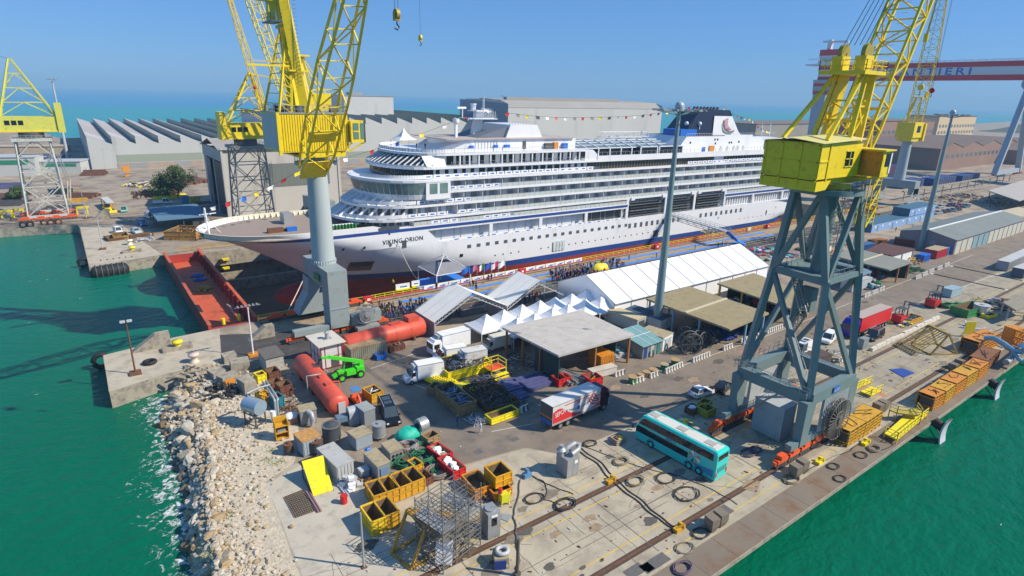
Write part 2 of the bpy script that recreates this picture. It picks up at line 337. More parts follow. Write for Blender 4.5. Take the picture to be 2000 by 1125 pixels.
mb.build('drain_cover',mat('cover_grey',(.12,.115,.11),.8,var=.2,scale=2),kind='structure')
for y in (G(780,590).y,G(795,601).y):
 o=MB(); x0=G(776,590).x if y>G(795,601).y+.1 else G(791,601).x; o.box(x0,190 if y>104 else 92,y-.55,y+.55,0,.03)
 tag(o.build('carpet',carpet),'long bright blue carpet strip along the dock edge under the ship' if y>104 else 'blue carpet strip between the rails leading to the blue stage','carpet','blue carpets on the dockside')
bank=[(4.2,47),(3.0,56),(3.1,65.9),(4.4,70.5),(3.4,81),(3.1,88.8),(4.7,95.7),(6.3,99.0)]
random.seed(3)
wat=[(7.8,24.9),(6.6,35),(4.4,43),(3.0,51),(3.2,61),(4.6,70.8),(4.3,80.6),(4.2,88.5),(5.6,95.2),(7.2,100.2)]
mb=MB(); cols=14; rows_=90; vs=[]
def lerp2(l,t):
 f=t*(len(l)-1); i=min(int(f),len(l)-2); u=f-i; return Vector((l[i][0]*(1-u)+l[i+1][0]*u,l[i][1]*(1-u)+l[i+1][1]*u))
for i in range(rows_+1):
 for j in range(cols+1):
  a=lerp2(plat,i/rows_); w=lerp2(wat,i/rows_); w=w+(w-a)*.3; a=a+(a-w)*.08
  p=w.lerp(a,j/cols); z=-4.2+(4.21)*min(1,(j/cols)**.75*1.02)
  nz=noise.noise(Vector((p.x*1.1,p.y*1.1,0)))*.35
  vs.append((p.x,p.y,z+nz*(0 if j==cols else 1)))
bankv=vs
gravel=mat('rubble_ground',(.54,.47,.36),.95,var=.25,scale=1.2,dirt=(.33,.28,.21),damt=.5,dscale=3,bump=.9,bscale=4)
for lo,hi,mi in ((0,5,1),(5,cols,0)): mb.add(bankv,[(i*(cols+1)+j,i*(cols+1)+j+1,(i+1)*(cols+1)+j+1,(i+1)*(cols+1)+j) for i in range(rows_) for j in range(lo,hi)],mi,True)
mb.build('rock_bank',[gravel,rockw],kind='structure')
sheet('pier_paving',[(-1.45,98.1),(6.2,100.3),(9.0,100.4),(14.2,99.5),(17.0,116.2),(9.4,115.8),(-1.4,113.5)],.006,mat('pier_concrete',(.46,.41,.32),.9,var=.1,scale=.2,dirt=(.30,.26,.2),damt=.5,dscale=.4,bump=.2))
sheet('far_pier_paving',[(-1.3,176.6),(15,181),(12,203),(9,231),(-2,231)],.006,MATS['pier_concrete'])
mb=MB(); gp=[(10.4,40)]+plat[2:]+[(13,96),(17,90),(19.5,82),(19,75),(17.6,69),(15.5,65),(11.9,63.3),(10.9,50.5)]
P=[Vector((p[0],p[1],0)) for p in gp]; mb.add([(p[0],p[1],.006) for p in gp],[tuple(t) for t in tessellate_polygon([P])]); mb.build('gravel_ground',gravel,kind='structure')
def hill(name,x0,x1,y0,y1,h,m,seed):
 mb=MB(); n=36; k=12; vs=[]
 for j in range(k+1):
  for i in range(n+1):
   u=i/n; v=j/k; e=math.sin(PI*min(1,v*1.05))**.7*min(1,u*5)*min(1,(1-u)*5)
   vs.append((x0+(x1-x0)*u,y0+(y1-y0)*v,-.5+h*e*(.75+.5*noise.noise(Vector((u*7+seed,v*3,seed))))))
 mb.add(vs,[(j*(n+1)+i,j*(n+1)+i+1,(j+1)*(n+1)+i+1,(j+1)*(n+1)+i) for j in range(k) for i in range(n)],0,True); return mb.build(name,m,kind='structure')
hillm=mat('hill_scrub',(.055,.07,.04),.95,var=.5,scale=.05,dirt=(.18,.15,.10),damt=.3,dscale=.08,bump=.6,bscale=.4)
hill('hill',1380,2500,290,440,30,hillm,3)
# ================= THE CRUISE SHIP =================
SH=thing('cruise_ship','long white cruise ship with blue stripe and red bottom standing in the dry dock','ship',(19.5,147.5,0)); SH.rotation_euler=(0,R(.5),0)
def itp(tab,x):
 if x<=tab[0][0]: return tab[0][1]
 for (a,b),(c,d) in zip(tab,tab[1:]):
  if x<=c: return b+(d-b)*(x-a)/(c-a)
 return tab[-1][1]
STEM=[(-9.4,33),(-5,27.5),(-3,26),(-.9,23.4),(3,17.5),(6.3,12),(9,6.6),(12.4,0)]
LL=[(-9.4,72),(-3,62),(0,52),(6,36),(9,27),(12.4,20)]
def hbw(s,z):
 x0=itp(STEM,z); Ln=itp(LL,z); u=min(1,max(0,(s-x0)/Ln)); t=(z+9.4)/21.8
 p=1.75+.6*t; q=.92-.36*t; w=14.4*(1-(1-u)**p)**q
 if z<-4.5: w*=1-.32*((-4.5-z)/4.9)**3
 if s>205: w*=1-.16*((s-205)/23)**2-(.25*((s-205)/23)**2 if z<0 else 0)
 return w
def hullgrid(zs,smax,smin=0,ns=70,m=0,off=0,mb=None,smfn=None):
 mb=mb or MB(); base=[((j/ns)**1.7) for j in range(ns+1)]
 for sg in (-1,1):
  vs=[]
  for z in zs:
   x0=max(itp(STEM,z),smin); x1=smax
   for t in base:
    s=x0+(x1-x0)*t; zz=z if not smfn else smfn(s,z); vs.append((s,sg*(hbw(s,zz)+off),zz))
  n=len(base); mb.add(vs,[(i*n+j,i*n+j+1,(i+1)*n+j+1,(i+1)*n+j) for i in range(len(zs)-1) for j in range(ns)],m,True)
 return mb
hm=MB()
hullgrid([-9.4,-9.0,-8,-6.5,-5,-3.5,-2.9],228,m=1,mb=hm)
hullgrid([-2.9,-1.3],228,m=2,mb=hm)
hullgrid([-1.3,0,1.5,3,5,6.7],228,m=0,mb=hm)
hullgrid([6.7,8.2,9.4,10.1],51,m=0,mb=hm,ns=50)
hullgrid([10.1,10.6,11.2,11.5],40.5,m=0,mb=hm,ns=50)
hullgrid([11.5,12.1,12.6],36.5,m=0,mb=hm,ns=50,smfn=None)
for z0,z1,y in ((-9.4,-2.9,1),(-2.9,-1.3,2),(-1.3,11.5,0)):
 w0=hbw(228,z0);w1=hbw(228,z1); hm.quad((228,-w0,z0),(228,w0,z0),(228,w1,z1),(228,-w1,z1),y)
hm.add([(x,sg*hbw(x,-9.4),-9.4) for x in (33,60,90,200,228) for sg in (-1,1)],[(0,2,3,1),(2,4,5,3),(4,6,7,5),(6,8,9,7)],1)
prof=[]
for i in range(15):
 a=PI*i/14; prof.append((a,))
vs=[];nb=18
for i in range(15):
 t=i/14; s=15.2+18*t; r=3.2*math.sqrt(max(0,1-(1-min(1,t/.55))**2))
 for j in range(nb):
  a=2*PI*j/nb; vs.append((s,math.cos(a)*r*.85,-6.0+math.sin(a)*r))
hm.add(vs,[(i*nb+j,i*nb+(j+1)%nb,(i+1)*nb+(j+1)%nb,(i+1)*nb+j) for i in range(14) for j in range(nb)],1,True)
for sg in (-1,1):
 hm.add([(36.5,sg*14.35,11.5),(40.5,sg*14.38,11.5),(36.5,sg*14.35,12.6)],[(0,1,2)],0)
 hm.add([(51,sg*14.4,6.7),(54.5,sg*14.4,6.7),(51,sg*14.4,10.1)],[(0,1,2)],0)
hull=hm.build('hull',[shipw,shipred,shipblue],SH)
st=MB(); hullgrid([10.55,11.3],39.5,m=0,off=.05,mb=st,ns=50)
for sg in (-1,1):
 for a,b in ((39.5,124),(176.5,226)): st.quad((a,sg*14.46,10.55),(b,sg*14.46,10.55),(b,sg*14.46,11.3),(a,sg*14.46,11.3))
st.split('stripe',shipblue,SH)
bw=MB(); vs=[];n=44;sg=1
for sg in (-1,1):
 vs=[]
 for j in range(n+1):
  s=.9+35.5*(j/n)**1.4
  for z,off in ((12.6,0),(12.62,.35),(11.5,.42)): w=max(.02,hbw(s,12.4)-off); vs.append((s,sg*w,z))
 bw.add(vs,[(j*3+k,j*3+k+1,(j+1)*3+k+1,(j+1)*3+k) for j in range(n) for k in range(2)],0)
 for j in range(26):
  s=2+34*(j/25)**1.1; w=hbw(s,12.4)-.42; d=.9
  if w>1.2: bw.add([(s-.12,sg*w,11.5),(s-.12,sg*(w-d),11.5),(s-.12,sg*w,12.5),(s+.12,sg*w,11.5),(s+.12,sg*(w-d),11.5),(s+.12,sg*w,12.5)],[(0,1,2),(3,5,4),(1,4,5,2)],0)
bw.build('bulwark',cream,SH)
fd=MB(); vs=[(1,0,11.5)]
pts=[(.9+41*(j/30)**1.3) for j in range(31)]
poly=[(s,-(hbw(s,12.4)-.3)) for s in pts]+[(s,hbw(s,12.4)-.3) for s in pts[::-1]]
fd.prism(poly,11.3,11.52,0); fd.build('foredeck',wood,SH)
def outline(sf,a,sb,b,n=14,inset=0):
 p=[]
 for i in range(n+1):
  t=-PI/2+PI*i/n; p.append((sf+a-(a-inset)*math.cos(t),(b-inset)*math.sin(t)))
 return p+[(sb,b-inset),(sb,-(b-inset))]
sl=MB()
for z,sf,a,b in ((13.6,31.2,14,14.4),(16.8,34.6,13,14.4),(20.0,44,10,14.4),(23.1,37,13,14.6),(26.1,42.4,10,14.4)):
 sl.prism(outline(sf,a,226,b),z-.62,z,0)
sl.prism(outline(46.2,10,104,14.4),28.75,29.35,0)
sl.prism(outline(37,13,60,15.6)[:-2]+[(56,15.6),(56,-15.6)],22.5,23.05,0)
sl.box(40,124,-14.4,14.4,10.1,11.55,0); sl.box(124,176,-11,11,10.1,11.55,0); sl.box(176,226,-14.4,14.4,10.1,11.55,0)
sl.build('deck_slab',shipw,SH)
wl=MB(); gl=MB(); gr=MB(); pt=MB()
wingrey=mat('cabin_window',(.23,.26,.30),.25,var=.3,scale=.25); wallblue=mat('cabin_wall',(.50,.54,.60),.5,var=.05)
def win_row(z0,z1,s0,s1,y,mb,step=2.95,frac=.62,m=0):
 n=int((s1-s0)/step)
 for i in range(n):
  a=s0+i*step+(.2 if i%3 else .5); b=a+step*frac*(1 if i%4 else .8)
  for sg in (-1,1): mb.quad((a,sg*(y+.03),z0),(b,sg*(y+.03),z0),(b,sg*(y+.03),z1),(a,sg*(y+.03),z1),m)
for z0,z1,sf,a in ((11.55,13.0,35,12),(13.6,16.2,36,12),(16.8,19.4,40,10),(20,22.5,41,9.5)):
 wl.prism(outline(sf,a,225,12.4),z0,z1,0)
 win_row(z0+.15,z1-.25,sf+a,124,12.4,gl); win_row(z0+.15,z1-.25,(176 if z0<13 else 124),222,12.4,gl)
 s=sf+a
 while s<224:
  if not (z0<13 and 122<s<176):
   for sg in (-1,1): pt.box(s-.06,s+.06,sg*12.4 if sg>0 else -14.2,14.2 if sg>0 else -12.4,z0,z1,0)
  s+=5.9
wl.box(44,225,-12.2,12.2,4,10.1,0)
wl.build('cabin_wall',wallblue,SH); gl.split('cabin_window',wingrey,SH); pt.split('balcony_partition',shipw,SH)
for (z,s0,s1) in ((11.55,47,124),(11.55,176,226),(13.6,64,222),(16.8,62,222),(20,58,224),(23.1,176,224)):
 for sg in (-1,1):
  gr.box(s0,s1,sg*14.3-.03,sg*14.3+.03,z,z+1.02,0)
  s=s0
  while s<=s1: gr.box(s-.04,s+.04,sg*14.3-.06,sg*14.3+.06,z,z+1.08,1); s+=1.95
  gr.box(s0,s1,sg*14.3-.06,sg*14.3+.06,z+1.02,z+1.09,1)
gr.build('balcony_rail',[glassr,galv],SH)
bn=MB(); bl=MB()
def banner(sf,a,b,z,t0,t1,n=26):
 for i in range(n):
  u0=t0+(t1-t0)*i/n; u1=t0+(t1-t0)*(i+.93)/n
  P=[(sf+a-a*math.cos(t),b*math.sin(t)) for t in (u0,u1)]
  bn.quad((*P[0],z+.25),(*P[1],z+.25),(*P[1],z+1.15),(*P[0],z+1.1),0)
  if i%2==0:
   A=Vector((*P[0],0));B=Vector((*P[1],0)); A2=A.lerp(B,.2);B2=A.lerp(B,.8); nrm=(B-A).cross(Vector((0,0,1))).normalized()*.04
   bl.quad(*[tuple(v) for v in (A2+nrm+Vector((0,0,z+.5)),B2+nrm+Vector((0,0,z+.5)),B2+nrm+Vector((0,0,z+.85)),A2+nrm+Vector((0,0,z+.85)))],1)
def banner_s(s0,s1,z,y=14.34):
 s=s0
 while s<s1:
  e=min(s1,s+2.6); bn.quad((s,-y,z+.2),(e-.15,-y,z+.2),(e-.1,-y,z+1.1),(s,-y,z+1.15),0)
  bl.quad((s+.7,-y-.03,z+.5),(s+1.9,-y-.03,z+.5),(s+1.9,-y-.03,z+.8),(s+.7,-y-.03,z+.8),1); s+=2.75
banner(31.4,14,14.2,13.6,-PI/2,-.35); banner(34.8,13,14.2,16.8,-PI/2,-.3); banner(37.2,13,14.4,23.1,-PI/2,-.25)
banner_s(45.5,57,13.6); banner_s(60,67,13.6); banner_s(48,64,16.8); banner_s(57,73,20.0); banner_s(50,108,23.1); banner_s(52,60,11.55); banner_s(68,77,11.55); banner_s(152,172,23.1,14.5); banner_s(172,222,23.2,14.7)
for s in range(58,122,4): bn.quad((s,-14.42,6.6),(s+3.2,-14.42,6.6),(s+3.2,-14.42,7.3),(s,-14.42,7.35),0); bl.quad((s+.8,-14.45,6.85),(s+2.1,-14.45,6.85),(s+2.1,-14.45,7.1),(s+.8,-14.45,7.1),1)
bn.split('rail_banner',[canvas,blue],SH); bl.split('banner_mark',[canvas,blue],SH)
br=MB(); n=26
def ringband(mb,sf0,a0,b0,z0,sf1,a1,b1,z1,m,t0=-PI/2,t1=PI/2,n=26,gap=0,sm=False):
 for i in range(n):
  u0=t0+(t1-t0)*(i+gap/2)/n; u1=t0+(t1-t0)*(i+1-gap/2)/n
  q=[(sf0+a0-a0*math.cos(u),b0*math.sin(u),z0) for u in (u0,u1)]+[(sf1+a1-a1*math.cos(u),b1*math.sin(u),z1) for u in (u1,u0)]
  mb.add(q,[(0,1,2,3)],m,sm)
br.prism(outline(39.3,11,58,13.6),16.8,19.0,0)
ringband(br,38.7,11.5,14.6,18.2,38.4,11.8,14.9,19.3,0)
ringband(br,38.4,11.8,14.9,19.3,37.6,12.4,15.3,22.5,0)
ringband(br,38.35,11.8,14.95,19.5,37.55,12.4,15.35,22.2,1,gap=.12)
for sg in (-1,1): br.box(50,57,sg*15.3-.2,sg*15.3+.2,18.2,22.5,0); br.box(51,53.2,sg*15.3-.25,sg*15.3+.25,19.6,22.2,1); br.box(53.9,56.2,sg*15.3-.25,sg*15.3+.25,19.6,22.2,1); br.box(50.2,57,min(sg*12,sg*15.3),max(sg*12,sg*15.3),17.9,18.4,0)
br.build('bridge',[shipw,mat('bridge_window',(.14,.22,.20),.12,var=.3,scale=.5)],SH)
bk=MB()
for zz,sf,a,sf2,a2 in ((13.6,31.2,14,36,12),(16.8,34.6,13,40,10)):
 for i in range(15):
  t=-PI/2+.12+PI*.92*i/14
  p=(sf+a-(a-.5)*math.cos(t),13.9*math.sin(t),zz); q=(sf2+a2-(a2-.1)*math.cos(t),12.5*math.sin(t),zz+2.7)
  bk.beam(p,q,.35,.5,0)
 ringband(bk,sf2-.04,a2,12.45,zz+.3,sf2-.04,a2,12.45,zz+2.3,1,gap=.35,n=20)
ringband(bk,34.9,12,12.45,11.7,34.9,12,12.45,12.9,1,gap=.35,n=20)
bk.build('front_bracket',[shipw,mat('front_window',(.07,.08,.09),.2,var=.3)],SH)
ut=MB(); ut.prism(outline(43.4,10,225,13.2),23.1,25.5,0)
ringband(ut,43.3,10,13.3,23.3,43.3,10,13.3,25.4,1,n=30,gap=.06); 
s=54
while s<105:
 for sg in (-1,1): w=1.9 if int(s*7)%3 else 1.1; ut.quad((s,sg*13.26,23.4),(s+w,sg*13.26,23.4),(s+w,sg*13.26,25.2),(s,sg*13.26,25.2),1)
 s+=2.6
s=106
while s<168:
 for sg in (-1,1): ut.quad((s,sg*13.28,23.2),(s+1.05,sg*13.28,23.2),(s+1.05,sg*13.28,25.45),(s,sg*13.28,25.45),2)
 s+=1.3
for sg in (-1,1): ut.quad((105.8,sg*13.25,23.15),(168,sg*13.25,23.15),(168,sg*13.25,25.45),(105.8,sg*13.25,25.45),3)
s=174
while s<224:
 for sg in (-1,1): ut.quad((s,sg*13.28,23.4),(s+1.5,sg*13.28,23.4),(s+1.5,sg*13.28,25.3),(s,sg*13.28,25.3),1)
 s+=1.75
ut.build('upper_deck_wall',[shipw,glassd,mat('bronze_glass',(.03,.04,.04),.12,var=.3,scale=.3),mat('bronze_frame',(.25,.12,.05),.5)],SH)
fs=MB()
ringband(fs,42.8,10,13.9,26.1,42.7,10.1,14.3,26.5,0)
ringband(fs,42.7,10.1,14.2,26.5,47.2,9,13.2,28.9,1)
for i in range(24):
 t=-PI/2+.02+PI*i/23*.985
 fs.beam((42.65+10.1-10.1*math.cos(t),14.25*math.sin(t),26.5),(47.15+9-9*math.cos(t),13.25*math.sin(t),28.95),.30,.22,0)
fs.prism(outline(49,8,104,11.6),26.1,28.75,0)
s=53
for sg in (-1,1): fs.add([(51,sg*14.3,26.1),(56.5,sg*14.3,26.1),(56,sg*13.6,28.8),(50,sg*13.2,28.8)],[(0,1,2,3)],0)
s=58
while s<103:
 for sg in (-1,1):
  fs.quad((s,sg*11.64,26.2),(s+2.1,sg*11.64,26.2),(s+2.1,sg*11.64,28.5),(s,sg*11.64,28.5),1); fs.box(s+2.4,s+2.75,sg*14.1-.15,sg*14.1+.15,26.1,28.8,0)
 s+=3.7 if int(s)%2 else 2.9
for sg in (-1,1):
 fs.add([(104,sg*14.2,26.1),(111,sg*14.2,26.1),(109.5,sg*14.2,27.4),(107,sg*14.2,29.2),(104,sg*14.2,29.3)],[(0,1,2,3,4)],0)
 fs.box(109,226,sg*14.25-.12,sg*14.25+.12,26.1,27.3,0)
fs.build('upper_front',[shipw,glassd],SH)
lp=MB(); lp.box(51,226,-14.35,14.35,6.3,6.7,0)
for s in (70.5,88,106,124,143,158.5,176.5,195,216,226):
 for sg in (-1,1): lp.box(s-.55,s+.55,sg*14.4-(.5 if sg>0 else -.02),sg*14.4+(.02*-1 if sg>0 else .5),6.7,10.1 if not 124<=s<=176.5 else 13.1,0)
for i,s in enumerate(range(52,122,2)):
 lp.box(s,s+.1,-12.4,-12.25,6.8,9.6,1) if i%3 else None
for k in range(30):
 s=178+k*1.6; lp.box(s,s+.5,-13.4,-12.2,6.7,10.1,0)
lp.build('promenade',[shipw,greyw],SH)
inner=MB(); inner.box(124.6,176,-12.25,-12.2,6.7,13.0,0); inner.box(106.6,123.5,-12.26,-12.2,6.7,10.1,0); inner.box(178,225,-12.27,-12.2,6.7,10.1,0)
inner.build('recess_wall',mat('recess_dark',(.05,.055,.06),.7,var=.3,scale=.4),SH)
random.seed(5)
for s0,s1 in ((125,142.3),(144,157.8),(159.5,175.5)):
 lb=MB()
 for z in (7.0,7.9,8.8,9.7,10.7,11.6,12.6):
  y=-14.2+.7*random.random(); lb.box(s0+.4+random.random(),s1-.4-random.random(),y,y+1.5,z,z+.16,0 if z!=9.7 else 1)
 for k in range(int((s1-s0)/1.9)): lb.box(s0+1+k*1.9,s0+1.09+k*1.9,-14.2,-14.1,6.8,12.6,1)
 for s in (s0+1,s1-1): lb.beam((s,-14.3,13.3),(s,-12.6,10.5),.35,.5,2); lb.box(s-.8,s+.8,-14.8,-13.6,12.6,13.6,2)
 lb.build('lifeboat_bay_scaffold',[mat('scaffold_grey',(.16,.175,.18),.6,var=.3,scale=1),dgrey,shipw],SH)
wn_=MB()
def hwin(s,z,w,h,m=0):
 y=hbw(s,z)+.03
 for sg in (-1,1): wn_.quad((s-w/2,sg*y,z-h/2),(s+w/2,sg*y,z-h/2),(s+w/2,sg*y,z+h/2),(s-w/2,sg*y,z+h/2),m)
for i in range(21): hwin(63.4+i*3.03,4.5,1.25,.95,0); 
for i in range(21): hwin(63.4+i*3.03,4.5,.1,1.0,2)
for i in range(10): hwin(125.8+i*2.75,4.1,1.25,1.6,0)
for i in range(9): hwin(163+i*3.1,4.4,1.3,1.5,0)
for i in range(26):
 if i not in (4,5): hwin(72+i*2.75,.9,.42,.42,1)
for i in range(9): hwin(188+i*3,.9,.35,.35,1)
hwin(61,2.3,1.0,.8,1); hwin(206,2,.8,1.6,1); hwin(213,3.5,.8,.7,2); hwin(174,2.6,.8,.8,2)
wn_.split('hull_window',[mat('hull_window',(.10,.12,.14),.2,var=.3),glassd,mat('grey_frame',(.35,.36,.38),.5)],SH)
ad=MB()
def hq(s0,s1,z0,z1,off,mb,m=0,sg=-1):
 n=6
 for i in range(n):
  a=s0+(s1-s0)*i/n;b=s0+(s1-s0)*(i+1)/n
  mb.quad((a,sg*(hbw(a,z0)+off),z0),(b,sg*(hbw(b,z0)+off),z0),(b,sg*(hbw(b,z1)+off),z1),(a,sg*(hbw(a,z1)+off),z1),m)
hq(31.6,37.4,.1,3.2,.05,ad,1); hq(32.0,37.0,1.6,3.0,.08,ad,0)
for s in (21.5,24,28.5,33.5,40.2): hq(s,s+.6,7.2,7.9,.06,ad,0); hq(s-1.2,s+1.6,6.85,7.0,.12,ad,2)
hq(43.6,44.8,6.4,8.3,.06,ad,0); hq(42.0,43.2,7.0,7.7,.06,ad,2); hq(11.5,15,11.2,11.45,.1,ad,3); hq(21,24.5,11.45,11.7,.1,ad,3); hq(37.5,43,11.4,12.1,.1,ad,0)
for k in range(4): hq(93+k*1.2,94+k*1.2,-.4,2.6,.3,ad,4)
hq(138,140.5,-1.2,1.4,.06,ad,0)
ad.split('hull_opening',[dgrey,mat('anchor_pocket',(.28,.16,.08),.7),shipw,cream,mat('crumpled_sheet',(.55,.62,.72),.4,var=.4,scale=2)],SH)
def hull_text(txt,s0,z0,size,dz):
 s=s0
 y=hbw(s0+6,z0+.4)+.12
 e=11; p0=Vector((s0,-(hbw(s0,z0+.9)+.22),z0)); p1=Vector((s0+e,-(hbw(s0+e,z0+.9)+.22),z0+dz)); xd=(p1-p0).normalized()
 up=Vector((0,-(hbw(s0+5,z0+1)-hbw(s0+5,z0))*1.0,1)).normalized(); up=(up-xd*up.dot(xd)).normalized()
 t=text_mesh(txt,size,'ship_name',mat('name_grey',(.02,.025,.035),.5),SH,wallM(p0,xd,up),.02,sx=.92,font_space=1.13,bold=.012)
 for v in t.data.vertices: v.co.y=-(hbw(v.co.x,v.co.z)+.07)
hull_text('VIKING ORION',38.4,7.8,1.6,.1)
th=MB()
th.prism(outline(60,7,104,9.5),29.35,32.3,0); 
th.add([(57,-6,29.35),(57,6,29.35),(63,6,32.3),(63,-6,32.3),(64,-9.5,29.35),(64,9.5,29.35),(66,-9.5,32.3),(66,9.5,32.3)],[(0,1,2,3),(0,3,6,4),(1,5,7,2)],0)
th.box(59,103,-10.2,10.2,32.3,32.5,1)
th.add([(80,-7,32.5),(93,-7,32.5),(91,-7,36),(81.5,-7,36),(80,7,32.5),(93,7,32.5),(91,7,36),(81.5,7,36)],[(0,1,2,3),(4,7,6,5),(3,2,6,7),(0,3,7,4),(1,5,6,2)],0)
th.add([(71,-6.2,32.6),(71,6.2,32.6),(81,6.2,35.6),(81,-6.2,35.6),(81,-6.2,32.5),(81,6.2,32.5)],[(0,1,2,3),(0,3,4)],2)
for s in range(81,91): th.box(s,s+.06,-7.03,-6.97,36,37,1)
for s,w in ((66.2,1),(74,1.1),(77.5,1.6)): th.box(s,s+w,-10.3,-9.6,29.4,30.8,3)
th.box(95,96.6,-10.4,-9.6,29.4,31.2,4); th.box(91.8,94.4,-10.4,-9.6,29.5,31,5); th.box(98.5,100.3,-10.4,-9.6,29.4,30.9,3)
for s in range(68,92,1):
 if s<76: th.box(s,s+.35,-9.58,-9.5,29.9,31.8,6)
th.box(84,85.2,-9.6,-9.5,29.5,31.6,7)
th.build('forward_deckhouse',[shipw,mat('red_brown_deck',(.42,.36,.34),.8,var=.2),mat('blue_grey_deck',(.13,.16,.21),.6),blue,org,dgrey,greyw,dgrey],SH)
ms=MB(); ms.beam((74,0,32.5),(75.5,0,39.5),1.6,2.4,0); ms.beam((70,-3.5,37.4),(78,-3.5,37.6),.25,.25,0)
ms.box(71,79,-4,4,37.3,37.5,0); ms.box(73,78,-2.5,2.5,39.3,39.6,0)
ms.beam((67.5,-1,40.2),(71.5,1,40.2),.35,.5,0); ms.cyl((69.8,0,37.5),(69.8,0,40.1),.2,n=6); ms.cyl((76,-1.6,39.6),(76,-1.6,43.5),.09,n=5); ms.cyl((77.3,1,39.6),(77.3,1,43),.09,n=5); ms.cyl((74,1,39.6),(74,1,41),.7,n=10); ms.cyl((74,1,41),(74,1,41.4),.9,n=10)
ms.beam((66,-3,36.4),(66,-3,32.5),.7,.7,0); ms.cyl((66,-3,36.4),(66,-3,37.4),.9,n=10)
for k in range(10): ms.beam((71+k*.8,-4,37.5),(71.4+k*.8,-3.5,39.5),.08,.08,0); ms.beam((79,-4+k*.8,37.5),(77.5,-3+k*.6,40.2),.08,.08,0)
ms.build('radar_mast',shipw,SH)
pd=MB()
poolglass=mat('pool_roof_glass',(.15,.20,.22),.15,var=.2,scale=.3)
pd.prism([(100,-9),(152,-9),(152,9),(100,9)],26.1,29.0,2)
for i in range(9):
 s=104+i*5.0; pd.add([(s,-9.4,29.1),(s+4.6,-9.4,29.1),(s+4.6,-2,30.9),(s,-2,30.9),(s,9.4,29.1),(s+4.6,9.4,29.1),(s+4.6,2,30.9),(s,2,30.9)],[(0,1,2,3),(4,7,6,5),(3,2,6,7)],1)
 pd.beam((s-.2,-9.4,29.2),(s-.2,-2,31.0),.3,.35,0); pd.beam((s-.2,-2,31.0),(s-.2,2,31.0),.3,.35,0); pd.beam((s-.2,2,31),(s-.2,9.4,29.2),.3,.35,0); pd.beam((s-.2,-9.6,26.1),(s-.2,-9.6,29.2),.3,.3,0)
for y in (-9.5,-6.5,-4,-2): pd.beam((104,y,29.1+(9.4+y)*.243 if y<-2 else 31),(149,y,29.1+(9.4+y)*.243 if y<-2 else 31),.2,.25,0)
for a,b in ((131,139),(140,152)): pd.box(a,b,-11.5,-9.6,27.0,29.3,2); pd.beam((a,-11.5,29.3),(b,-11.5,29.3),.3,.3,0); pd.beam((a,-11.5,26.4),(b,-11.5,26.4),.4,.5,0); pd.beam((a,-11.5,26.4),(a,-11.5,29.3),.4,.3,0); pd.beam((b,-11.5,26.4),(b,-11.5,29.3),.4,.3,0)
for y in (6,7.5): pd.beam((129,y,31.3),(154,y,31.3),.2,.2,0); pd.beam((130,y,33),(153,y,33),.2,.2,0)
for k in range(10): pd.beam((130+k*2.4,6,31.3),(131.2+k*2.4,6,33),.16,.16,0); pd.beam((131.2+k*2.4,6,33),(132.4+k*2.4,6,31.3),.16,.16,0)
pd.build('pool_roof',[shipw,poolglass,glassd],SH)
ah=MB()
ah.add([(150,-9.5,26.1),(150,9.5,26.1),(156,9.5,32.2),(156,-9.5,32.2),(222,-9.5,26.1),(222,9.5,26.1)],[(0,1,2,3)],0)
ah.add([(150,-9.6,26.1),(203,-9.6,26.1),(203,-9.6,31.6),(196,-9.6,31.6),(196,-9.6,32.6),(178,-9.6,32.6),(178,-9.6,32.2),(156,-9.6,32.2)],[(0,1,2,3,4,5,6,7)],0)
ah.add([(150,9.6,26.1),(203,9.6,26.1),(203,9.6,31.6),(156,9.6,32.2)],[(0,1,2,3)],0)
ah.box(156,203,-9.5,9.5,32.0,32.15,1); ah.box(203,222,-9.4,9.4,30.6,31.0,0); ah.box(203,221,-9,9,26.1,30.6,3); ah.box(212,226,-13,-9.6,26.2,29.4,3)
for k in range(4): ah.box(203.5+k*4.6,205+k*4.6,-9.3,-9.1,26.2,30.6,0)
for s,z in ((172,31),(173.6,31),(172.5,29.6),(181,29.8),(182.3,29.8),(187,30),(158,30.1)): ah.box(s,s+.8,-9.65,-9.55,z-.35,z+.35,2)
for s in (176,180,184,186.5,190): ah.box(s,s+1.2,-9.66,-9.55,26.3,28.6,4)
ah.box(157,166,-6,2,32.15,34.4,5); ah.box(165.5,167,-9.9,-9.7,26.2,28.4,5); ah.box(169.3,172.2,-10,-9.7,26.2,28.8,6)
for s,y in ((163.5,-3),(168.5,-5)): ah.cyl((s,y,34.4),(s,y,35.8),.2,n=6); ah.lathe([(0,.8),(.5,.7),(.75,.2),(.7,-.2),(.4,-.6),(0,-.7)],10,(s,y,36.3),0)
for s in (211,217): ah.cyl((s,-4,31),(s-.5,-4,36.5),.15,n=5)
for s in range(156,212): ah.box(s,s+.05,-9.55,-9.5,32.2,33.2,0)
ah.box(156,212,-9.55,-9.5,33.2,33.25,0)
ah.build('aft_deckhouse',[shipw,mat('dark_deck',(.10,.10,.10),.8),glassd,dgrey,greyw,blue,org],SH)
fu=MB(); navy=mat('funnel_navy',(.008,.014,.045),.4,var=.15)
def fsec(s0,s1,w,z): return [(s0,-w,z),(s1,-w,z),(s1,w,z),(s0,w,z)]
A=fsec(160,189,5,32.1); B=fsec(169,187,4.2,41.4); fu.add(A+B,[(0,1,5,4),(1,2,6,5),(2,3,7,6),(3,0,4,7),(4,5,6,7)],1)
fu.add([(176.5,-5.3,32.2),(194.5,-5.3,32.2),(193.5,-5.2,33.2),(188,-4.8,39.2),(177,-4.8,39.2)],[(0,1,2,3,4)],0)
fu.add([(189,-5,32.1),(194.5,-5.3,32.2),(188,-4.8,39.2),(187,-4.2,41.4)],[(0,1,2,3)],1)
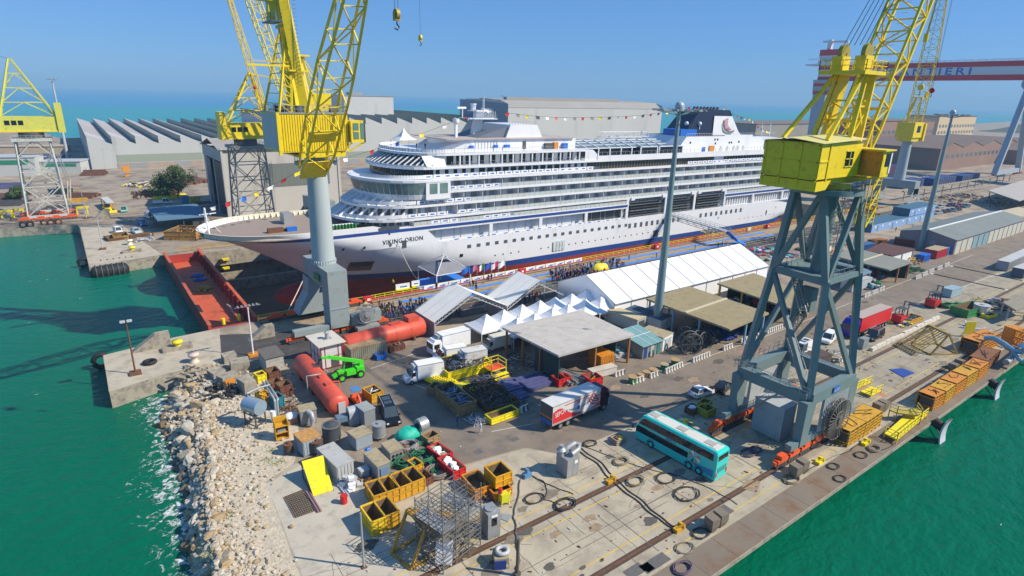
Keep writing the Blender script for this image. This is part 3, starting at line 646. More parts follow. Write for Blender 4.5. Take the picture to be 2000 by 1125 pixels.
for k in range(8): fu.cyl((170.5+k*2,-1.5+(k%2)*3,41.3),(171+k*2,-1.5+(k%2)*3,42.2),.55,n=8,m=2)
fu.build('funnel',[shipw,navy,dgrey],SH)
em=MB(); Y=-5.45
def emb(pts,m,y=0): em.add([(185.6+u*.98,Y-.35*0+y+.105*(v+0),35.9+v) for u,v in pts],[tuple(range(len(pts)))],m)
sail=[(-2.9,2.0),(-1.2,2.5),(-.3,2.4),(-.7,1.2),(-.3,0),(.9,-1.2),(2.2,-1.8),(0,-1.9),(-2.0,-1.2),(-2.9,.1),(-3.1,1.2)]
emb(sail,0); emb([(-3.6,.8),(-3.2,1.1),(-3.0,-.3),(-2.1,-1.5),(0,-2.2),(2.6,-2.1),(3.8,-1.6),(3.6,-2.4),(2.4,-2.9),(-.6,-2.8),(-2.6,-2.1),(-3.5,-.6)],1,-.03)
for k in range(4): emb([(-2.5+k*.55,2.2),(-2.35+k*.55,2.2),(-1.9+k*.55,-1.2),(-2.05+k*.55,-1.2)],2,-.05)
em.build('emblem',[mat('emblem_rose',(.42,.14,.18),.5),mat('emblem_grey',(.16,.16,.18),.5),canvas],fu and [c for c in kids(SH) if c.name.startswith('funnel')][0])
ff=MB(); ff.cyl((2.6,0,11.5),(2.2,0,17.5),.22,n=6); ff.beam((1,0,16),(4.5,0,16.2),.2,.2); ff.beam((2.2,-.9,14),(2.2,-.9,17),.1); ff.beam((2.2,.9,14),(2.2,.9,17),.1)
ff.beam((2.2,-1,17),(2.2,1,17),.12);ff.beam((5,0,11.6),(2.5,0,15),.12)
for k in range(4): ff.beam((2.2+k*.5,-.9,14+k),(2.2+k*.5,.9,14+k),.1)
ff.build('fore_mast',shipw,SH)
fg=MB(); fg.box(20,22.3,2.5,6,11.5,14.2,0); fg.box(14,17.5,-6,-4.8,11.5,12.6,1); fg.box(18.3,20.6,-6,-5,11.5,12.5,2); fg.cyl((27.5,-8,12.3),(35,-8,12.3),.35,n=8,m=3); 
for k in range(8): fg.box(28+k*.8,28.3+k*.8,-9.5,-8.2,11.5,12.6,4)
fg.box(17.8,18.4,-5,-4.4,11.5,12.1,5)
fg.split('deck_gear',[greym,rust,blue,shipw,green,rust],SH)
for z,sf,a in ((29.35,46.2,10),):
 rl=MB()
 for i in range(40):
  t=-PI/2+PI*i/39; p=(sf+a-(a-.3)*math.cos(t),14.1*math.sin(t),z); rl.beam(p,(p[0],p[1],z+1.1),.07)
 ringband(rl,sf+.3,a-.3,14.1,z+.15,sf+.3,a-.3,14.1,z+.95,1,t0=-PI/2,t1=PI/2,n=30,gap=.05)
 for s in range(56,104): rl.beam((s,-14.1,z),(s,-14.1,z+1.1),.06); 
 rl.beam((56,-14.1,z+1.1),(104,-14.1,z+1.1),.07); 
 for s in range(56,78,3): rl.quad((s,-14.12,z+.1),(s+2.7,-14.12,z+.1),(s+2.7,-14.12,z+1),(s,-14.12,z+1),1)
 rl.build('top_rail',[galv,canvas],SH)
tr=MB()
for (z,s0,s1) in ((26.1,58,104),(27.3,109,224)):
 for s in range(s0,s1,2): tr.box(s,s+.07,-14.3,-14.2,z,z+1.05,0)
 tr.box(s0,s1,-14.3,-14.23,z+1.0,z+1.06,0)
tr.build('side_rail',galv,SH)
# ================= CRANES =================
def boom(mb,P0,P1,side,w,d,n=14,r=.14,m=0,taper=(.55,.35),foot=.12,rb=None):
 """lattice boom: four chords and zigzag bracing from P0 to P1; side = width direction"""
 P0=Vector(P0);P1=Vector(P1);ax=(P1-P0).normalized();s=Vector(side);s=(s-ax*s.dot(ax)).normalized();u=ax.cross(s); rb=rb or r*.55
 def sec(t):
  k=1.0
  if t<foot: kd=.35+.65*t/foot
  else: kd=1
  if t>1-taper[0]: k=1-(1-taper[1])*(t-(1-taper[0]))/taper[0]
  c=P0.lerp(P1,t); a=s*w/2*k; b=u*d/2*k*kd
  return [c-a-b,c+a-b,c+a+b,c-a+b]
 S=[sec(i/n) for i in range(n+1)]
 for i in range(n):
  for j in range(4):
   mb.beam(S[i][j],S[i+1][j],r*1.7,r*1.7,m)
   j2=(j+1)%4
   if (i+j)%2: mb.beam(S[i][j],S[i+1][j2],rb*1.6,rb*1.6,m)
   else: mb.beam(S[i][j2],S[i+1][j],rb*1.6,rb*1.6,m)
   mb.beam(S[i+1][j],S[i+1][j2],rb*1.7,rb*1.7,m)
 return S
def lattice_tower(mb,hx,hy,tx,ty,z0,z1,n,r=.18,m=0):
 def sec(t): a=hx+(tx-hx)*t;b=hy+(ty-hy)*t;z=z0+(z1-z0)*t; return [Vector(v) for v in ((-a,-b,z),(a,-b,z),(a,b,z),(-a,b,z))]
 S=[sec(i/n) for i in range(n+1)]
 for i in range(n):
  for j in range(4):
   j2=(j+1)%4; mb.beam(S[i][j],S[i+1][j],r*2,r*2,m); mb.beam(S[i+1][j],S[i+1][j2],r*1.3,r*1.3,m)
   mid=(S[i+1][j]+S[i+1][j2])/2 if i%2==0 else (S[i][j]+S[i][j2])/2
   if i%2==0: mb.beam(S[i][j],mid,r*1.2,r*1.2,m); mb.beam(S[i][j2],mid,r*1.2,r*1.2,m)
   else: mb.beam(mid,S[i+1][j],r*1.2,r*1.2,m); mb.beam(mid,S[i+1][j2],r*1.2,r*1.2,m)
def bogies(name,root,y,x0,x1,n,m,mdark):
 for k in range(n):
  mb=MB(); x=x0+(x1-x0)*k/(n-1) if n>1 else x0; L=(x1-x0)/max(1,n-1)*.42 if n>1 else 1.2
  mb.box(x-L,x+L,y-.32,y+.32,.75,1.25,0); mb.box(x-L*.55,x+L*.55,y-.38,y+.38,1.2,1.75,0); mb.beam((x-L,y,.6),(x-L,y,1.1),.8,.4,0); mb.beam((x+L,y,.6),(x+L,y,1.1),.8,.4,0)
  for dx in (-L*.75,-L*.25,L*.25,L*.75): mb.cyl((x+dx,y-.22,.42),(x+dx,y+.22,.42),.36,n=10,m=1)
  mb.build(name,[m,mdark],root)
def rail(mb,pts,h=1.1,m=0,r=.05,step=1.2):
 for a,b in zip(pts,pts[1:]):
  a=Vector(a);b=Vector(b);L=(b-a).length;n=max(1,int(L/step))
  for i in range(n+1): p=a.lerp(b,i/n); mb.beam(p,p+Vector((0,0,h)),r,r,m)
  for hh in (h,h*.5): mb.beam(a+Vector((0,0,hh)),b+Vector((0,0,hh)),r,r,m)
def stair(mb,a,b,w=.8,m=0,side=Vector((0,1,0))):
 a=Vector(a);b=Vector(b);s=side*w/2; mb.beam(a-s,b-s,.1,.25,m); mb.beam(a+s,b+s,.1,.25,m); n=max(2,int(abs(b.z-a.z)/.3))
 for i in range(n+1): p=a.lerp(b,i/n); mb.beam(p-s,p+s,.22,.04,m)
 for k in (s,-s):
  mb.beam(a+k+Vector((0,0,1)),b+k+Vector((0,0,1)),.05,.05,m)
  for i in range(0,n+1,4): p=a.lerp(b,i/n)+k; mb.beam(p,p+Vector((0,0,1)),.04,.04,m)
def hook_part(name,root,p,ztop,m,xt=None,yt=None,s=1.0,ropes=2):
 mb=MB(); x,y,z=p; xt=x if xt is None else xt; yt=y if yt is None else yt
 for k in range(ropes): o=(k-(ropes-1)/2)*.5*s; mb.beam((x+o,y,z+1.2*s),(xt+o,yt,ztop),.05*s,.05*s,1)
 mb.cyl((x-.25*s,y,z+.9*s),(x+.25*s,y,z+.9*s),.75*s,n=12,m=0); mb.box(x-.4*s,x+.4*s,y-.4*s,y+.4*s,z+.1*s,z+1.2*s,0)
 mb.tube([(x,y,z+.2*s),(x,y,z-.3*s),(x+.35*s,y,z-.7*s),(x+.1*s,y,z-1.1*s),(x-.35*s,y,z-.9*s)],.12*s,6,2)
 mb.build(name,[m,rope,dgrey],root)
# --- C1: the big portal crane on the near quay
C1=thing('portal_crane','tall blue grey four legged crane with yellow machinery house over the near quay rails','crane',(74.4,35.9,0),0,'harbour cranes')
pm=MB(); PC=[(-5.6,-4.7,8.2),(5.2,-4.7,8.2),(5.2,4.7,8.2),(-5.6,4.7,8.2)]
MN=[(-4.1,-3.4,22.7),(4.0,-3.4,22.7),(3.7,3.6,22.7),(-3.7,3.6,22.7)]
RP=[(3.5*math.cos(a)-1.0,3.5*math.sin(a),33.2) for a in [R(-160+45*k) for k in range(8)]]
for j in range(4):
 lg=MB(); j2=(j+1)%4; lg.beam(PC[j],MN[j],.74,.74); jd={0:1,1:2,2:3,3:0}[j]
 lg.build('leg',steelb,C1)
 lg=MB(); lg.beam(Vector(MN[(j+3)%4])-Vector((0,0,.3)),Vector(PC[j]),.5,.6); lg.build('diagonal_brace',steelb,C1)
 lg=MB(); lg.beam(MN[j],RP[(2*j)%8],.75,.75); lg.beam(MN[j],RP[(2*j+2)%8],.6,.6); lg.build('upper_leg',steelb,C1)
for j in range(4):
 a=Vector(PC[j]);b=Vector(PC[(j+1)%4]); pm.beam(a,b,1.2,1.5)
pm.build('portal_frame',steelb,C1); pm=MB()
for j in range(4): a=Vector(MN[j]);b=Vector(MN[(j+1)%4]); pm.beam(a,b,.5,.9 if j%2 else .7)
pm.box(-3.9,3.8,-3.2,3.4,22.3,22.5); pm.box(-.6,3.6,-3.2,3.4,22.5,22.7); pm.build('middle_platform',steelb,C1)
for sx in (-1,1):
 for sy in (-1,1):
  l=MB(); x=-5.6 if sx<0 else 5.2; y=sy*4.7; xb=x+sx*.2
  l.add([(x-1.1,y-.6,8.0),(x+1.1,y-.6,8.0),(x+1.1,y+.6,8.0),(x-1.1,y+.6,8.0),(xb-.75,y-.5,1.8),(xb+.75,y-.5,1.8),(xb+.75,y+.5,1.8),(xb-.75,y+.5,1.8)],[(0,1,2,3),(4,5,6,7),(0,1,5,4),(1,2,6,5),(2,3,7,6),(3,0,4,7)])
  l.build('lower_leg',steelb,C1)
sb=MB()
for sy in (-1,1): sb.box(-8.4,8.2,sy*4.7-.4,sy*4.7+.4,1.75,2.6)
sb.build('sill_beam',steelb,C1)
for sy in (-1,1): bogies('bogie',C1,sy*4.7,-9.6,9.4,8,ored,dgrey)
cl=MB(); corr=mat('corrugated_pale',(.40,.44,.46),.5,var=.08,scale=.6,dirt=(.28,.26,.22),damt=.2)
for k in range(20): cl.box(-2.2+k*.36,-2.0+k*.36,-5.25,-5.15,2.6,7.4,0)
cl.box(-2.3,5.0,-5.15,-4.95,2.6,7.4,0); cl.build('side_cladding',corr,C1)
cl=MB(); cl.box(-4.6,-1.6,-1.6,2.6,.1,4.8,0)
for k in range(11): cl.box(-4.6+k*.26,-4.5+k*.26,-1.66,-1.6,.1,4.8,0)
for k in range(14): cl.box(-4.66,-4.6,-1.6+k*.3,-1.45+k*.3,.1,4.8,0)
cl.box(-4.7,-1.5,-1.7,2.7,4.8,4.95,0); cl.build('electrical_house',corr,C1)
cl=MB(); cl.box(-3.6,3.0,4.3,4.5,2.6,7,0); cl.build('rear_cladding',corr,C1)
dr=MB(); c=Vector((.4,-6.0,4.1))
for k in range(30):
 a=2*PI*k/30; d=Vector((math.cos(a),0,math.sin(a))); dr.beam(c+Vector((0,-.25,0)),c+d*2.8+Vector((0,-.35,0)),.09,.12); dr.beam(c+Vector((0,.25,0)),c+d*2.8+Vector((0,.3,0)),.09,.12)
for rr in (2.8,1.2):
 for yy in (-.3,.3): dr.tube([c+Vector((math.cos(2*PI*k/28)*rr,yy,math.sin(2*PI*k/28)*rr)) for k in range(28)],.07,5,0,True)
dr.cyl(c+Vector((0,-.5,0)),c+Vector((0,1.0,0)),.5,n=12); dr.cyl(c+Vector((0,-.22,0)),c+Vector((0,.22,0)),1.3,n=24,m=1)
dr.build('cable_drum',[mat('drum_steel',(.17,.16,.14),.6,metal=.3,var=.2),black],C1)
cc=MB(); cc.cyl((.3,0,22.6),(.3,0,33),.9,n=12); cc.box(-1.6,-.2,-.9,.9,17.6,20.6); 
for z in (24,26,28,30,32): rail(cc,[(-1.2,-1.4,z),(1.6,-1.4,z)],1.0)
for z in range(23,33): cc.beam((1.3,-1.2,z),(1.3,.2,z),.06)
cc.beam((1.3,-1.2,22),(1.3,-1.2,33),.08); cc.beam((1.3,.2,22),(1.3,.2,33),.08)
cc.build('centre_column',steelb,C1)
stt=MB(); stair(stt,(-5.2,3.9,2.2),(-5.2,-2,8.4),.8,0,Vector((1,0,0))); stair(stt,(-4.4,-3.8,8.4),(-1,1.5,13.5),.8,0,Vector((.8,-.6,0))); stair(stt,(-1,1.5,13.5),(-3.2,-1.0,17.8),.8,0,Vector((.7,-.7,0))); stair(stt,(-3.2,-1.0,17.8),(-1.2,2.4,22.5),.8,0,Vector((.8,-.6,0)))
rail(stt,[(-3.9,-3.4,22.7),(3.9,-3.4,22.7),(3.8,3.4,22.7),(-3.7,3.4,22.7)]); rail(stt,[(-6.6,-5.2,8.9),(-6.6,5.2,8.9)]); rail(stt,[(-5.5,5.4,8.9),(5.5,5.4,8.9)]); rail(stt,[(6.0,-5.2,8.9),(6.0,5.2,8.9)])
stt.build('stairs',mat('stair_grey',(.25,.28,.28),.5,metal=.3),C1)
rg=MB(); rg.cyl((0,0,32.9),(0,0,33.5),4.2,n=32); rg.cyl((0,0,33.4),(0,0,34.4),2.6,n=24,m=1)
for k in range(28): a=2*PI*k/28; rg.beam((4.1*math.cos(a),4.1*math.sin(a),33.5),(4.1*math.cos(a),4.1*math.sin(a),34.4),.05)
rg.tube([(4.1*math.cos(2*PI*k/28),4.1*math.sin(2*PI*k/28),34.4) for k in range(28)],.04,4,0,True)
rg.build('slewing_ring',[steelb,yel],C1)
up=MB()   # machinery house
up.prism([(-9.0,-3.3),(-.1,-3.3),(-.1,3.3),(-9.0,3.3)],35.2,39.0,0)
up.add([(-9.4,-3.7,39.0),(.2,-3.7,39.3),(.2,0,39.7),(-9.4,0,39.4),(.2,3.7,39.3),(-9.4,3.7,39.0)],[(0,1,2,3),(3,2,4,5)],1)
up.add([(-9.0,-3.32,35.0),(-5.9,-3.32,35.0),(-6.8,-3.32,34.0),(-9.0,-3.32,33.9),(-9.0,3.32,35.0),(-9.0,3.32,33.9),(-6.8,3.32,34.0),(-5.9,3.32,35)],[(0,1,2,3),(0,3,5,4),(4,5,6,7),(1,7,6,2),(3,2,6,5)],0)
for y in (-3.1,-1.1,1.1,3.1): up.box(-9.1,-9.0,y-.1,y+.1,34.3,39,0)
for z in (35.2,37.0,38.8): up.box(-9.1,-9.0,-3.3,3.3,z-.07,z+.07,0)
up.box(-7.3,-7.1,-3.4,-3.3,35,39,0); up.box(-9,-7.2,-3.38,-3.3,37.0,37.15,0)
up.build('machinery_house',[yel,mat('house_roof',(.62,.58,.22),.6,var=.06,dirt=(.45,.38,.15),damt=.3)],C1)
w=MB(); w.T=Matrix.Translation((-.9,0,0)); w.box(-2.6,-1.0,-3.36,-3.3,36.4,38.0,0); w.box(-2.7,-.9,-3.42,-3.35,37.15,37.25,1); w.box(-1.85,-1.75,-3.42,-3.35,36.3,38.1,1)
for z in (36.35,38.05): w.box(-2.7,-.9,-3.42,-3.35,z-.06,z+.06,1)
w.build('window',[glassd,yel2],C1)
bs=MB(); bs.prism([(-3.6,-2.3),(4.6,-2.3),(4.6,2.3),(-3.6,2.3)],34.2,35.0,0); bs.box(1.2,4.4,-1.9,1.9,35.0,35.5,0); bs.cyl((1.7,-2.8,36.2),(1.7,-2.0,36.2),.7,n=10,m=1)
rail(bs,[(.9,-3.4,35),(5,-3.4,35),(5,-2,35)],1.1); bs.box(.8,5.2,-3.6,-2.2,34.85,35,0)
bs.build('slewing_platform',[yel,ored],C1)
cb=MB(); cb.box(.2,2.2,-5.6,-.8,35.2,38.1,0); cb.box(.16,.2,-5.5,-.9,35.3,38.0,1); cb.box(.9,1.9,-5.66,-5.6,36.4,37.8,2); cb.box(2.2,2.25,-5.4,-3.5,35.8,37.8,2); cb.box(-.1,2.5,-5.9,-.6,38.1,38.25,0); cb.box(1.9,2.2,-5.7,-5.6,35.6,38,3); cb.beam((.4,-5.4,35.2),(.4,-2,34.3),.25); cb.beam((2,-5.4,35.2),(2,-2,34.3),.25)
cb.build('cab',[yel,org,glassd,white],C1)
tw=MB(); 
tw.T=Matrix.Translation((-3.0,0,3.2))
for z0 in (26,28.2,30.4): rail(tw,[(4.6,-4.6,z0),(6.4,-4.6,z0)],1.0,0,.06)
for x,y in ((4.6,-4.6),(6.4,-4.6),(6.4,-3.4),(4.6,-3.4)): tw.beam((x,y,26),(x,y,32),.1)
for k in range(3): tw.beam((4.6,-4.6,26+k*2.2),(6.4,-4.6,28.2+k*2.2),.12,.3)
tw.build('access_ladder',yel,C1)
af=MB()   # A-frame
TP=(1.9,46.2)
for y in (-2.1,2.1):
 af.beam((1.0,y,37),(TP[0]+.9,y*.75,TP[1]),.75,.85); af.beam((-1.0,y,39.2),(TP[0]-.7,y*.75,TP[1]),.45,.5); af.beam((-6.8,y*1.2,39.2),(TP[0]-1.4,y*.75,TP[1]),.38,.38)
 af.beam((-1.0,y,39.3),(2.4,y*.9,42.8),.22,.22); af.beam((2.0,y,39.5),(0.2,y*.9,42.8),.22,.22); af.beam((.2,y*.85,42.8),(2.4,y*.85,42.8),.22,.22)
for z in (41.2,43.4): af.beam((1.9,-2,z),(1.9,2,z),.2,.2); af.beam((.2,-2,z),(.2,2,z),.2,.2)
af.beam((1.2,-2,41.2),(1.2,2,43.4),.16); af.beam((1.2,2,41.2),(1.2,-2,43.4),.16)
af.box(-1.4,3.6,-2.6,2.6,46.2,46.6,0); rail(af,[(-1.4,-2.6,46.6),(3.6,-2.6,46.6),(3.6,2.6,46.6),(-1.4,2.6,46.6),(-1.4,-2.6,46.6)],1.1,0,.07)
for y in (-1.3,1.3): af.box(-.3,1.6,y-.6,y+.6,46.6,48.2,0); af.cyl((1.0,y-.25,48.6),(1.0,y+.25,48.6),.95,n=14,m=1)
af.build('a_frame',[yel,mat('sheave',(.35,.28,.03),.5,var=.2)],C1)
jb=MB(); JT=Vector((23.9,0.3,80)); J0=Vector((3.7,0.3,35.2)); boom(jb,J0,JT,(0,1,0),4.0,2.3,17,.17)
jb.beam((8.2,-1,42.5),(8.2,1.6,42.5),.3); 
for k in range(30): t=.05+k*.028; p=J0.lerp(JT,t)+Vector((-.2,0,0)); jb.beam(p+Vector((0,-.4,0)),p+Vector((0,.4,0)),.05)
jb.build('jib',yel,C1)
rp=MB()
for k in range(6): y=-1.6+k*.62; rp.beam((1.0,y,49.4),(24.0,.3+y*.4,80),.055)
for k in range(2): rp.beam((-3+k*.5,-1+k*2,39.4),(1.2,-1+k*2,48.6),.05)
rp.build('luffing_rope',rope,C1)
hook_part('hook',C1,(25.9,.6,44.7),79.5,red,24.6,.4,.45); 
mb=MB(); mb.beam((17.9,.6,56.5),(24.6,.4,79.5),.05); mb.beam((27,.6,60),(25,.4,79.5),.05); mb.beam((20,.5,52.0),(24.6,.4,79.5),.045); mb.cyl((19.9,.5,51),(19.9,.5,52),.3,n=8,m=1); mb.build('hoist_rope',[rope,yel],C1)
cs=MB(); cs.box(-.9,.6,-5.47,-5.42,7.9,8.7,0); cs.build('nameplate',blue,C1)
text_mesh('LA.1027',.5,'plate_lettering',white,C1,wallM((-.72,-5.49,8.08),(1,0,0)),.01,sx=.75)
for o in kids(C1):
 if o.name.split('.')[0] in ('slewing_ring','machinery_house','window','slewing_platform','cab','access_ladder','a_frame','jib','luffing_rope','hook','hoist_rope'): o.location.x-=1.4
# --- C2: column crane at the dock corner
C2=thing('column_crane','yellow jib crane on a thick pale grey column beside the bow of the ship','crane',(34.9,107.6,0),0,'harbour cranes')
b=MB(); b.prism([(-1.8,-6.9),(1.8,-6.9),(1.8,6.9),(-1.8,6.9)],8.8,12.4,0)
b.add([(-2.1,-3.2,8.8),(2.1,-3.2,8.8),(2.1,-2.4,7.4),(-2.1,-2.4,7.4)],[(0,1,2,3)],0)
b.build('portal_beam',steelg,C2)
b=MB(); b.prism([(-1.8,-6.9),(1.8,-6.9),(1.8,-3.4),(-1.8,-3.4)],1.6,8.8,0); b.box(-1.9,1.9,-7.0,-3.1,5.2,5.35,0); b.box(2.1,8.0,-6.9,-5.4,1.4,3.6,0); b.box(-8.4,-2.1,-6.9,-5.4,1.4,2.4,0); b.build('near_leg',steelg,C2)
b=MB()
for y in (3.4,6.9): b.add([(-2.1,y,8.8),(2.1,y,8.8),(2.6,y,1.6),(-4.6,y,1.6),(-4.0,y,3.0),(-2.4,y,5.6)],[(0,1,2,3,4,5)])
b.add([(x,y,z) for y in (3.4,6.9) for x,z in ((-2.1,8.8),(-2.4,5.6),(-4.0,3.0),(-4.6,1.6))],[(0,1,5,4),(1,2,6,5),(2,3,7,6)]); b.quad((2.1,3.4,8.8),(2.1,6.9,8.8),(2.6,6.9,1.6),(2.6,3.4,1.6))
b.build('far_leg',steelg,C2)
bogies('bogie',C2,-6.1,-8,8,6,ored,dgrey); bogies('bogie',C2,6.9,-8,8,6,ored,dgrey)
b=MB(); b.cyl((0,0,12.3),(0,0,12.9),2.25,n=32); b.cyl((0,0,12.9),(0,0,30.8),2.12,1.72,n=32)
b.cyl((0,0,30.6),(0,0,31.1),3.7,n=32); b.cyl((0,0,31.1),(0,0,32.4),1.9,n=24)
for k in range(24): a=2*PI*k/24; b.beam((3.6*math.cos(a),3.6*math.sin(a),31.1),(3.6*math.cos(a),3.6*math.sin(a),32.2),.05)
b.tube([(3.6*math.cos(2*PI*k/24),3.6*math.sin(2*PI*k/24),32.2) for k in range(24)],.04,4,0,True)
for k in range(30): a=2*PI*k/30; b.box(2.2*math.cos(a)-.1,2.2*math.cos(a)+.1,2.2*math.sin(a)-.1,2.2*math.sin(a)+.1,12.5,13.1)
b.build('column',mat('column_grey',(.40,.46,.47),.5,var=.04,scale=.3,dirt=(.33,.36,.36),damt=.2,stretch=(1,1,.2)),C2)
b=MB(); b.prism([(-7.2,-4.4),(4.6,-4.4),(4.6,5.5),(-7.2,5.5)],33.2,39.4,0)
for k in range(27): b.box(-6.9+k*.42,-6.7+k*.42,-4.5,-4.4,33.4,39.2,0)
b.box(-7.35,-6.9,-4.6,-4.2,32.8,39.6,0); b.box(-7.3,4.7,-4.55,5.6,39.4,39.6,1); b.add([(-7.2,-4.4,33.2),(-7.2,5.5,33.2),(-3,0,32.0),(2,-4,31.8)],[(0,1,2),(0,2,3)],0)
rail(b,[(-7.2,-4.4,39.6),(4.6,-4.4,39.6),(4.6,5.5,39.6),(-7.2,5.5,39.6),(-7.2,-4.4,39.6)],1.1,2)
b.prism([(-4,-4.2),(4,-4.2),(4,5),(-4,5)],32.2,33.2,0)
for x,y in ((-5,-2),(-3,-3),(-5.5,1),(3,-2)): b.box(x-.6,x+.6,y-.5,y+.5,39.6,40.7,3)
b.build('machinery_house',[yel,greym,galv,dgrey],C2)
b=MB(); b.quad((-7.23,-4.2,33.5),(-7.23,5.3,33.5),(-7.23,5.3,39.2),(-7.23,-4.2,39.2),0)
b.build('side_panel',greyw,C2)
b=MB(); b.box(4.8,7.3,-5.2,-2.6,34.6,38.3,0); b.box(5.2,6.2,-5.26,-5.2,35.2,37.9,1); b.box(6.5,7.2,-5.26,-5.2,35.2,37.9,1); b.box(7.3,7.35,-5,-2.8,35.2,37.9,1); b.box(7.2,7.4,-5.3,-5.2,34.6,38.3,2); b.box(5.2,6.2,-5.3,-5.25,36.4,36.6,0); b.beam((5,-5,34.6),(3.5,-4.4,33.2),.25); b.beam((7.2,-5,34.6),(4.4,-4.4,33),.25)
b.build('cab',[yel,glassg,dgrey],C2)
b=MB()   # tower frame
b.beam((-1.8,-2.4,39.4),(-3.6,-1.6,56.5),2.3,1.4); b.beam((-3.6,-1.6,56.5),(-4.6,-1.2,66),2.0,1.3)
b.beam((-1.8,3.4,39.4),(-3.4,2.4,62),1.5,1.2); b.beam((-6.6,-3.6,39.4),(-3.8,-1.6,52),.32); b.beam((-6.9,4.4,39.4),(-3.8,2.4,52),.32)
b.beam((-4.6,-3.8,39.4),(-3.2,-1.6,50),.3); b.beam((-3.9,-1.4,46),(-3.9,2.8,46),.5); b.beam((-3.9,-1.4,53),(-3.9,2.8,53),.5)
for k in range(8):
 t=k/8;p=Vector((-6.6,-3.6,39.4)).lerp(Vector((-3.8,-1.6,52)),t);q=Vector((-4.6,-3.8,39.4)).lerp(Vector((-3.2,-1.6,50)),t); p2=Vector((-6.6,-3.6,39.4)).lerp(Vector((-3.8,-1.6,52)),t+.12); b.beam(p,q,.16); b.beam(p2,q,.12)
 q=Vector((-6.9,4.4,39.4)).lerp(Vector((-3.8,2.4,52)),t); b.beam(p,q,.14)
b.box(-6.2,-4.3,-2.5,2.6,53.4,53.6,1); rail(b,[(-6.2,-2.5,53.6),(-6.2,2.6,53.6)],1.1,1); rail(b,[(-6.2,-2.5,53.6),(-4.3,-2.5,53.6)],1.1,1)
b.box(-7.3,-5.2,-1.5,.6,56.5,58.6,0); b.cyl((-6.8,-.6,59),(-5.6,-.6,59),.8,n=12,m=0); b.box(-6,-5,-1,.5,53.6,58,0)
for k in range(24): b.beam((-3.0,-3.4,44+k*.6),(-2.4,-3.4,44+k*.6),.05,.05,2)
b.beam((-3,-3.4,44),(-3.2,-2.9,58),.06,.06,2); b.box(-4.2,-1.2,-3.2,2.5,46,46.25,0); rail(b,[(-9.5,-2.5,47.2),(-2,-2.5,47.2)],.3,0); b.beam((-10.5,-2.4,46.8),(-2,-2.4,46.8),.3)
b.build('a_frame',[yel,mat('walkway_blue',(.03,.09,.20),.5),dgrey],C2)
b=MB(); P0=Vector((-3.0,-7.6,30.6)); P1=Vector((-5.9,-45.5,65)); S=boom(b,P0,P1,(1,0,0),4.3,3.2,9,.17,taper=(.6,.25),foot=.02)
def plate(b,t0,t1,side=0):
 a=Vector(P0).lerp(P1,t0);c=Vector(P0).lerp(P1,t1); 
 s=(S[0][1]-S[0][0])/2; u=(S[0][0]-S[0][3])/2
 if u.y>0: u=-u
 b.add([a-s+u,a+s+u,c+s+u,c-s+u,a-s+u*.8,a+s+u*.8,c+s+u*.8,c-s+u*.8],[(0,1,2,3),(4,5,6,7),(0,1,5,4),(2,3,7,6)],0)
plate(b,-.03,.055); plate(b,.155,.205)
b.build('jib',yel,C2)
b=MB()
for k in range(4): b.beam((-4.2+k*.3,-1,64),(-5.2+k*.2,-45,65.5),.05)
for k in range(3): b.beam((-4.5+k*.3,0,60),(-3+k*.6,3,39.6),.05)
b.build('luffing_rope',rope,C2)
hook_part('hook',C2,(-5.0,-45.2,50.2),64.6,mat('hook_yellow',(.45,.30,.03),.5),None,None,.75)
hook_part('small_hook',C2,(-3.0,-46.6,48.3),64.6,yel,None,None,.4,1)
b=MB(); c=Vector((4.6,-7.6,3.6))
for rr,yo in ((2.0,0),(1.5,-.8)):
 for k in range(26): a=2*PI*k/26; b.beam(c+Vector((0,yo,0)),c+Vector((rr*math.cos(a),yo,rr*math.sin(a))),.09)
 b.tube([c+Vector((rr*math.cos(2*PI*k/26),yo,rr*math.sin(2*PI*k/26))) for k in range(26)],.09,5,0,True)
b.cyl(c+Vector((0,-1,0)),c+Vector((0,1.2,0)),.5,n=10); b.beam(c+Vector((0,.8,0)),c+Vector((0,.8,-2.6)),.5); b.box(2.6,7,-8.6,-6.9,.6,1.3,0)
b.build('cable_drum',greym,C2)
b=MB(); b.box(-2.16,-2.1,-3,0,9.6,10.9,0); b.build('nameplate',green,C2)
